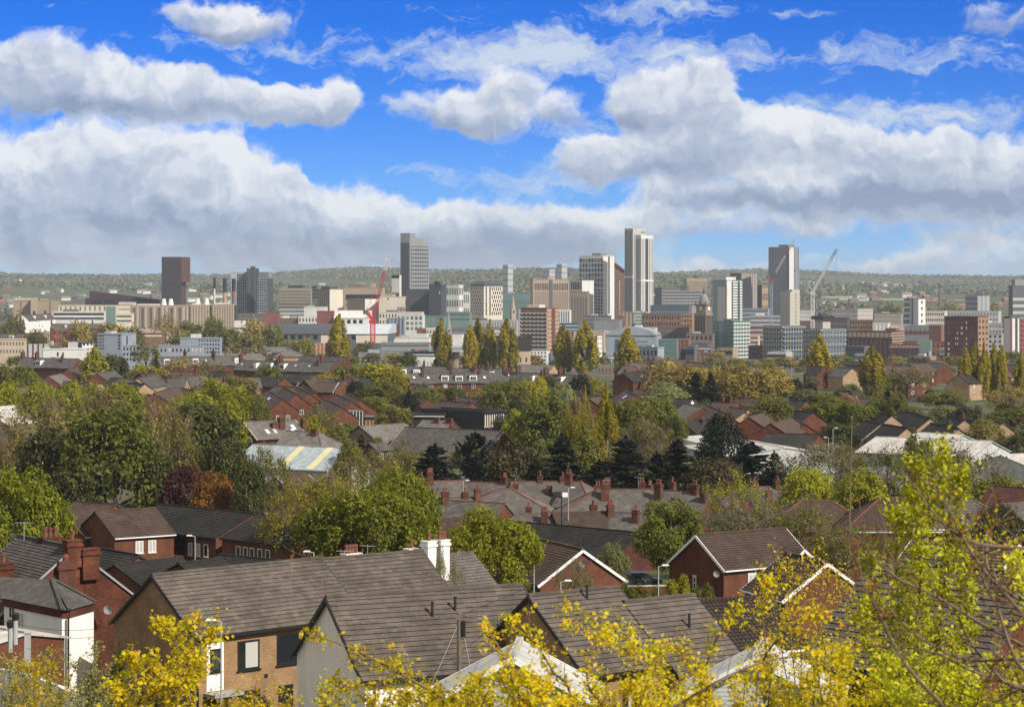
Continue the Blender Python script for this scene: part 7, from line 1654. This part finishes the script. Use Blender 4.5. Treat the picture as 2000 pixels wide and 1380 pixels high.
 ('broad',1380,702,44,1500,'grey','grey-green tree under the dark brick block'),
 ('broad',1725,735,30,1200,'mid','green tree beside the white office'),
 ('broad',1780,712,34,1250,'grey','grey-green tree before the dark brick warehouse'),
 ('broad',1818,738,34,1150,'mid','green round tree at the foot of the brick apartment tower'),
 ('broad',1740,592,50,3000,'olive','distant green trees left of the small balconied tower'),
 ('broad',1940,592,40,2950,'olive','distant yellow-green tree right of the fine-banded slab'),
 ('broad',1700,596,60,3050,'hill','distant olive grove below the sawtooth works'),
 ('broad',1855,594,60,3000,'olive','distant olive grove left of the fine-banded slab'),
]
for row in TREES:
    if row[0] == 'poplar' and row[4] > 700: row = (row[0], row[1], row[2]-6)+row[3:]
    tree(*row)
# the plainer houses of the estates and the packed low blocks of the city floor
ge = random.Random(77)
for k in range(74):
    if k < 52: px, Y = ge.choice([ge.uniform(1215, 1290), ge.uniform(1555, 2010), ge.uniform(1555, 2010), ge.uniform(1225, 2010)]), ge.uniform(770, 1060)
    else: px, Y = ge.uniform(10, 720), ge.uniform(640, 800)
    zr = ground(Y)+8.2; py = HZ-zr/Y*F; dx = ge.uniform(28, 62)*700/Y; w_ = ge.choice(['red', 'red', 'dred', 'tanb', 'oldred']); rf = ge.choice(['btile', 'dtile', 'btile', 'dslate'])
    nm = {'red': 'red brick', 'dred': 'dark brick', 'tanb': 'tan', 'oldred': 'old red brick'}[w_]+' house with a '+{'btile': 'brown', 'dtile': 'dark', 'dslate': 'slate'}[rf]+' roof in the packed estates'
    house('plain '+nm, (px, py), (px+dx, py+ge.uniform(-1, 1)), Y, 4.1, 2.9, 5.3, w_, rf, YB=Y*ge.uniform(.965, 1.03), gut=None, group='plain '+nm+'s', chim=[(ge.choice([.1, .5, .9]), 0, dict(h=1.3, pots=2))] if k % 3 else (), auto=(2, 'far') if k % 2 else None)
for k in range(96):
    Y = ge.uniform(1330, 2250); px = ge.uniform(-20, 2000); hh = ge.uniform(6, 13); w_ = ge.choice(['greyw', 'grey', 'bbrick', 'brick', 'stone', 'dgrey', 'beigedk', 'bluegrey', 'dbrick', 'lead']); wd = ge.uniform(18, 52)
    nm = 'low '+{'greyw': 'pale grey', 'grey': 'grey', 'bbrick': 'brown brick', 'brick': 'red brick', 'stone': 'stone', 'dgrey': 'dark grey', 'beigedk': 'beige', 'bluegrey': 'blue-grey', 'dbrick': 'dark brick', 'lead': 'slate-grey'}[w_]+' block packed into the city floor'
    sp = [('h', 2, .4, 'glass')] if k % 2 else [('g', 5, 2, .45, .45, 'dark')]
    tower(nm, px, px+wd*.75, px+wd, HZ-(ground(Y)+hh)/Y*F, Y, w_, sp, None, a=ge.choice([12, 25, 38]), group=nm+'s', top=0 if k % 3 else None, roof=[(.3, .6, .3, .7, 1.5, 'greyw', 'plant_room')] if k % 4 == 0 else ())
# untold garden shrubs and small trees between the houses, all of one look
g_ = random.Random(31); GS = [('brown', 1), ('olive', 2), ('mid', 2), ('dark', 1), ('grey', 1)]
DESC = {'brown': 'small brown twiggy garden shrub between the middle-distance houses', 'olive': 'small olive garden shrub between the middle-distance houses', 'mid': 'small green garden shrub between the middle-distance houses', 'dark': 'small dark evergreen garden shrub between the middle-distance houses', 'grey': 'small grey-green garden shrub between the middle-distance houses'}
n = 0
for k in range(230):
    Y = 430+470*g_.random()**1.2; px = g_.uniform(0, 2000); m_ = g_.choice([a for a, b in GS for _ in range(b)]); hh = g_.uniform(2.0, 6.0)
    z = ground(Y)+hh; py = HZ-z/Y*F
    tree('broad' if hh > 3.4 else 'bush', px, py, hh*g_.uniform(1.0, 1.7)/Y*F, Y, m_, DESC[m_], 'garden shrubs of one look, '+m_, name='garden_shrub', lod=2, cat='shrub')
for k in range(70):
    Y = g_.uniform(1250, 2300); px = g_.uniform(0, 2000); hh = g_.uniform(5, 10); m_ = g_.choice(['olive', 'brown', 'mid', 'tan'])
    tree('broad', px, HZ-(ground(Y)+hh)/Y*F, hh*1.2/Y*F, Y, m_, {'olive': 'small hazy olive tree among the low city roofs', 'brown': 'small hazy brown tree among the low city roofs', 'mid': 'small hazy green tree among the low city roofs', 'tan': 'small hazy tan tree among the low city roofs'}[m_], 'street trees of one look, '+m_, name='street_tree', lod=2)
for k in range(60):
    px = 1225+(k*13.3) % 790+g_.uniform(-8, 8); Y = g_.uniform(1080, 1520); m_ = g_.choice(['tan', 'olive', 'brown', 'tan', 'gold', 'grey']); hh = g_.uniform(3.5, 7)
    tree('broad', px, HZ-(ground(Y)+hh)/Y*F, hh*1.4/Y*F, Y, m_, f'small {m_} tree in the belt below the right-hand offices', 'belt trees of one look, '+m_, name='belt_tree', lod=2)
for k in range(34):
    px = k*36+g_.uniform(-14, 14); Y = g_.uniform(1180, 1420); m_ = g_.choice(['tan', 'olive', 'brown', 'mid']); hh = g_.uniform(5, 9)
    tree('broad', px, HZ-(ground(Y)+hh)/Y*F, hh*1.2/Y*F, Y, m_, f'small {m_} tree behind the long dark terraces', 'trees of one look behind the terraces, '+m_, name='street_tree', lod=2)
# ---------------------------------------------------------------- far hillside: woods as one mass, the houses one by one
def far_hills():
    g = np.random.default_rng(5); C = []; S = []
    fr = np.array([.13]); n = 0
    cand = 24000; Y = 3300+ (9300-3300)*g.random(cand)**1.15; X = (g.random(cand)*2-1)*(.235*Y+60)
    f = np.sin(X/310+1)+np.sin(Y/260+X/900)+np.sin(X/130+Y/410)*.7; keep = (f > -.15)|(Y > 8200); X = X[keep]; Y = Y[keep]
    Z = np.array([ground(y, x) for x, y in zip(X, Y)]); hh = g.uniform(6, 15, len(X)); wd = g.uniform(7, 17, len(X)); m = 10
    ctr = np.stack([X, Y, Z+hh*.5], 1); d = unit(g, len(X)*m); d[:, 2] = np.abs(d[:, 2])*1.2-.35
    P_ = np.repeat(ctr, m, 0)+d*np.stack([np.repeat(wd*.5, m), np.repeat(wd*.5, m), np.repeat(hh*.55, m)], 1); Nn = d+g.normal(size=d.shape)*.4; Nn /= np.linalg.norm(Nn, axis=1)[:, None]; s = np.repeat(wd, m)*g.uniform(.2, .36, len(P_))
    tag(link('hillside_woodland', qmesh('hillside_woodland', quads(P_, unit(g, len(P_)), Nn, s, s*.8), LF['hill'])), kind='stuff')
far_hills()
def far_houses():
    var = []
    for w_, r_ in (('white', 'roofg'), ('brick', 'brown'), ('cream', 'roofg'), ('bbrick', 'dgrey')):
        mb = MB(); L, D, e, t = 9, 4, 5, 8.2
        mb.face([(-L, -D, -3), (L, -D, -3), (L, -D, e), (-L, -D, e)]); mb.face([(L, D, -3), (-L, D, -3), (-L, D, e), (L, D, e)])
        for s in (-1, 1): q = [(s*L, -D, -3), (s*L, D, -3), (s*L, D, e), (s*L, 0, t), (s*L, -D, e)]; mb.face(q if s > 0 else q[::-1])
        mb.face([(-L, -D-.3, e), (L, -D-.3, e), (L, 0, t), (-L, 0, t)], 1); mb.face([(L, D+.3, e), (-L, D+.3, e), (-L, 0, t), (L, 0, t)], 1)
        var.append((mb.mesh('far_house', [G[w_], G[r_]]), {'white': 'tiny hazy white house on the far hillside', 'brick': 'tiny hazy brick house on the far hillside', 'cream': 'tiny hazy cream house on the far hillside', 'bbrick': 'tiny hazy brown house on the far hillside'}[w_], w_))
    g = random.Random(8)
    for k in range(290):
        Y = 3300+g.random()**1.5*3200; px = g.choice([g.uniform(0, 460), g.uniform(0, 2000), g.uniform(1550, 2000)]); X = (px-1000)/F*Y
        me, lb, w_ = var[k % 4]; o = link('far_house', me, None, (X, Y, ground(Y, X)), g.uniform(-.7, .7)); tag(o, lb, 'house', 'houses dotted over the far hillside, '+w_)
far_houses()
# ---------------------------------------------------------------- shrubs on the bank in front of the camera
def smooth(pts, n):
    """points along a Catmull-Rom curve"""
    p = [pts[0]]+list(pts)+[pts[-1]]; out = []
    for i in range(1, len(p)-2):
        for k in range(n):
            t = k/n; a, b, c, d = p[i-1], p[i], p[i+1], p[i+2]
            out.append(.5*((2*b)+(c-a)*t+(2*a-5*b+4*c-d)*t*t+(3*b-a-3*c+d)*t**3))
    out.append(p[-2]); return out
def shrub(label, px, Y, stems, mat, leaf, seed, dY=.5, r=.016, side=14, slen=(.10, .35), clus=8, cr=.045, along=.25, bark=None, bare=0.0, rise=.4, buds=None, low=None, tip=True):
    """branches follow the listed curves, carry side twigs, and the twigs carry leaf clusters"""
    g = np.random.default_rng(seed); base = Vector(((px-1000)/F*Y, Y, ground(Y, 0)-.1)); ro = empty('foreground_shrub', base, 0, label, 'shrub')
    mb = MB(); C = []; D = []; bud = []
    for st in stems:
        y0 = Y+g.uniform(-dY, dY); pts = [P(a, b, y0+g.uniform(-.12, .12)) for a, b in st]
        low_ = pts[0]; root = base+Vector((g.uniform(-.3, .3), y0-Y, 0))
        pts = [root, root.lerp(low_, .55)+Vector((g.uniform(-.1, .1), 0, .1))]+pts
        cv = smooth(pts, 6); m = len(cv); rr = [r*(1-.82*k/m) for k in range(m)]
        mb.tube([c-base for c in cv], rr, 6)
        L = sum((cv[k+1]-cv[k]).length for k in range(m-1)); k0 = 9
        for s in range(int(side*max(.4, (m-k0)/18))):
            k = int(g.uniform(k0, m-1)); d = (cv[min(k+1, m-1)]-cv[k-1]).normalized()
            v = Vector(g.normal(size=3)); v = (v-d*v.dot(d)).normalized()*.9+d*.7+Vector((0, 0, rise*g.uniform(.2, 1))); v.normalize(); ln = g.uniform(*slen)
            a = cv[k]; b = a+v*ln*.5+Vector(g.normal(size=3))*ln*.06; c = a+v*ln+Vector(g.normal(size=3))*ln*.12
            mb.tube([a-base, b-base, c-base], [rr[k]*.5, max(.0022, rr[k]*.3), .0016], 4)
            if g.random() < bare:
                bud += [b, c]; continue
            for q in (np.linspace(along, 1, max(2, int(ln/.06)))): C.append(a.lerp(b, q*2) if q < .5 else b.lerp(c, q*2-1)); D.append(v)
        for k in range(k0, m):
            if g.random() < (1-bare)*.8: C.append(cv[k]); D.append((cv[k]-cv[k-1]).normalized())
        if tip:
            for t in range(4): C.append(cv[-1]); D.append(d)
    mb.build('branches', bark or TWIG, ro)
    if C:
        C = np.array([tuple(c-base) for c in C]); D = np.array([tuple(d) for d in D]); n = len(C)
        cc = np.repeat(C, clus, 0)+g.normal(size=(n*clus, 3))*cr*.62; out = unit(g, len(cc)); T = out+np.repeat(D, clus, 0)*.6+np.array([0, 0, .15])
        Nn = unit(g, len(cc))+np.array([0, 0, .8]); Nn /= np.linalg.norm(Nn, axis=1)[:, None]; s = leaf*g.uniform(.35, 1.4, len(cc))
        T /= np.linalg.norm(T, axis=1)[:, None]
        link('leaves', qmesh('leaves', quads(cc+T*s[:, None], T, Nn, s, s*g.uniform(.5, .85, len(cc)), .55), LF[mat]), ro)
    if bud:
        B = np.array([tuple(b-base) for b in bud]); m = len(B)*5; cc = np.repeat(B, 5, 0)+g.normal(size=(m, 3))*.008; s = np.full(m, .009); link('buds', qmesh('buds', quads(cc, unit(g, m), unit(g, m), s, s*.7), LF[buds or 'orange']), ro)
    return ro
g_ = random.Random(4)
def fill(n, x0, x1, top, y0=1440, sp=60):
    out = []
    for k in range(n):
        x = x0+(x1-x0)*(k+g_.random())/n; t = top(x)+g_.random()**1.6*110; b = x+g_.uniform(-sp, sp)
        out.append([(b, y0), (b+(x-b)*.4+g_.uniform(-15, 15), (y0+t)/2+10), (x, t)])
    return out
def topc(x):
    K = [(600, 1385), (680, 1365), (760, 1350), (880, 1350), (960, 1295), (1020, 1300), (1100, 1335), (1180, 1325), (1280, 1325), (1360, 1330), (1440, 1315), (1520, 1285), (1600, 1260), (1690, 1290), (1760, 1330)]
    for (a, p), (b, q) in zip(K, K[1:]):
        if x <= b: return p+(q-p)*(x-a)/(b-a)
    return 1330
HW = dict(leaf=.0165, clus=8, cr=.042, r=.015, side=15, slen=(.04, .17))
shrub('golden-leaved hawthorn reaching left across the rendered gable at the bottom', 830, 16.5, [[(1000,1460),(900,1385),(800,1325),(700,1272),(612,1238)], [(930,1430),(830,1375),(740,1335),(640,1350)], [(850,1450),(760,1400),(690,1345),(655,1330)], [(1010,1450),(900,1400),(820,1350),(770,1300)], [(820,1450),(720,1400),(628,1376)]]+fill(16, 760, 940, topc), 'yel', seed=11, **HW)
shrub('golden-leaved hawthorn with several raised sprays in the bottom centre', 1130, 15.5, [[(1060,1450),(1010,1350),(985,1280),(948,1226)], [(1340,1410),(1290,1310),(1240,1255),(1180,1215),(1102,1193)], [(1300,1400),(1250,1290),(1190,1255),(1110,1222)], [(1120,1400),(1080,1310),(1040,1250),(1003,1212)], [(1180,1440),(1150,1340),(1150,1280),(1185,1240)], [(1260,1440),(1240,1340),(1290,1275)]]+fill(34, 930, 1330, lambda x: topc(x)+14), 'yel', seed=12, **HW)
shrub('golden-leaved hawthorn with tall arching sprays left of the amber sapling', 1420, 16, [[(1375,1420),(1380,1300),(1410,1230),(1442,1190)], [(1380,1400),(1372,1330),(1335,1275),(1300,1262)], [(1470,1420),(1490,1290),(1545,1225),(1600,1195)], [(1480,1440),(1500,1330),(1490,1200),(1498,1140)], [(1560,1430),(1600,1310),(1650,1265)]]+fill(24, 1330, 1700, lambda x: topc(x)+10), 'yel', seed=13, **HW)
shrub('long bare arching twig with few leaves over the bottom centre right', 1300, 13.5, [[(1200,1450),(1300,1390),(1420,1320),(1520,1285),(1600,1290),(1660,1330)]], 'yel', seed=15, leaf=.012, side=10, bare=.6, r=.012)
shrub('amber sparse sapling with thin upright stems in the lower right', 1570, 34, [[(1560,1430),(1565,1300),(1560,1200),(1575,1090)], [(1570,1420),(1590,1280),(1610,1180),(1625,1120)], [(1550,1420),(1530,1290),(1515,1200),(1500,1130)], [(1580,1430),(1620,1330),(1650,1230),(1660,1150)], [(1560,1420),(1545,1250),(1540,1150),(1545,1100)], [(1540,1420),(1500,1330),(1480,1260)], [(1575,1420),(1600,1330),(1600,1230),(1590,1130)]], 'amber', .022, 21, dY=1.2, r=.014, side=15, slen=(.2, .7), clus=4, cr=.08)
shrub('yellow-leaved shrub with raised sprays before the buff brick gable', 320, 20, [[(300,1460),(330,1370),(350,1295),(335,1235),(312,1221)], [(330,1430),(350,1330),(378,1268),(376,1210)], [(335,1420),(360,1320),(395,1270),(416,1240)], [(260,1440),(280,1350),(270,1300),(255,1287)], [(215,1440),(240,1375),(225,1345)], [(380,1440),(370,1340),(398,1305)], [(330,1440),(320,1330),(300,1290)], [(300,1440),(290,1370),(330,1330)]]+fill(5, 200, 420, lambda x: 1365, sp=30), 'yel', .021, 31, slen=(.05, .19), r=.018, clus=9, cr=.055)
shrub('pale green catkin shrub with upright stems at the bottom left', 110, 25, [[(10+k*21+g_.uniform(-9, 9), 1440), (8+k*21+g_.uniform(-10, 10), 1350), (6+k*21+g_.uniform(-12, 12), 1262+abs(k-5)*5+g_.uniform(-12, 40))] for k in range(12)]+fill(18, -10, 265, lambda x: 1300, sp=20), 'catkin', .0155, 32, dY=1.0, r=.013, side=20, slen=(.08, .26), clus=5, cr=.03, rise=1.0)
shrub('amber-yellow bush in front of the white wall at the bottom left', 60, 22, fill(8, 20, 110, lambda x: 1300, sp=20), 'amber', .016, 33, r=.011, clus=6, cr=.04)
shrub('low golden bush along the bottom edge under the street lamp', 480, 19, fill(18, 430, 560, lambda x: 1382, sp=20), 'amber', .016, 34, r=.011, clus=7, cr=.045)
shrub('tall leafy green-yellow stems rising highest on the right', 1800, 21, [[(1790,1440),(1800,1250),(1805,1060),(1835,950),(1842,884)], [(1800,1440),(1830,1260),(1850,1100),(1868,1000),(1874,936)], [(1770,1440),(1760,1280),(1752,1120),(1752,1006)], [(1790,1440),(1795,1200),(1800,1050),(1800,905)], [(1740,1440),(1720,1280),(1705,1180),(1702,1095)], [(1830,1440),(1870,1280),(1890,1150),(1880,1055)], [(1780,1440),(1775,1230),(1790,1080),(1785,960)], [(1760,1440),(1735,1330),(1690,1240),(1680,1200)], [(1800,1440),(1850,1330),(1900,1230)], [(1770,1440),(1780,1330),(1745,1200)]], 'yelg', .023, 41, dY=.8, r=.018, side=52, slen=(.06, .24), clus=8, cr=.055, rise=1.1)
shrub('bright yellow-green leafy thicket in the bottom right corner', 1850, 16, fill(24, 1690, 2030, lambda x: 1290-(x-1690)*.04), 'yelg', .016, 42, r=.010, side=15, slen=(.05, .2), clus=7, cr=.045)
shrub('bare brown branches slanting across the right edge', 2010, 12.5, [[(2080,1310),(2000,1261),(1920,1219),(1822,1161),(1755,1130),(1707,1088),(1673,1045)], [(2080,1330),(2000,1203),(1926,1118),(1880,1048),(1850,990),(1828,962)], [(1900,1450),(1844,1380),(1774,1304),(1734,1234),(1700,1165),(1683,1140)], [(2080,1340),(2000,1289),(1880,1286),(1774,1228),(1710,1149)], [(2080,1090),(2000,1070),(1905,1060),(1840,1020),(1768,925)], [(2060,1420),(1985,1290),(1950,1191),(1915,1120),(1895,1030)], [(2080,1390),(1990,1340),(1900,1310),(1810,1270),(1690,1260)], [(2080,1200),(1990,1170),(1930,1110),(1935,1040),(1960,1010)], [(2060,1430),(1960,1330),(1900,1260),(1870,1200)]], 'yel', .011, 43, dY=.7, r=.016, side=15, slen=(.08, .30), bare=.93, rise=.5, clus=3, tip=False, buds='orange')
shrub('small yellow leafy spray at the right edge above the bare branches', 2010, 14, [[(2070,1250),(2010,1160),(1985,1100)], [(2070,1300),(2020,1190),(1995,1130)]], 'yelg', .016, 44, r=.010, side=26, clus=7)
tree('sparse', 890, 1098, 60, 150, 'pale', 'white-flecked blossoming sapling in front of the slate gable roof', lod=0)
tree('sparse', 860, 1070, 30, 168, 'pale', 'thin blossoming twig tree against the white chimneys', lod=0)
for x, w, m, lb in ((1260, 60, 'olive', 'olive garden bush left of the grey street lamp'), (1330, 60, 'gold', 'yellow-flowered garden bush left of the red detached house'), (1375, 44, 'mid', 'green garden bush at the corner of the red detached house'), (1225, 44, 'olive', 'small olive garden bush by the parked cars')):
    tree('bush', x, 1128 if x == 1330 else 1140, w, 205, m, lb, lod=0)
for x, yt, w, m, lb in ((500, 1356, 60, 'dark', 'dark green garden shrub under the lower windows of the buff brick house'), (190, 1300, 60, 'mid', 'dark leafy shrub between the white bay and the buff brick gable'), (232, 1262, 40, 'dark', 'dark shrub at the foot of the buff brick gable')):
    tree('bush', x, yt, w, 130, m, lb, lod=0)
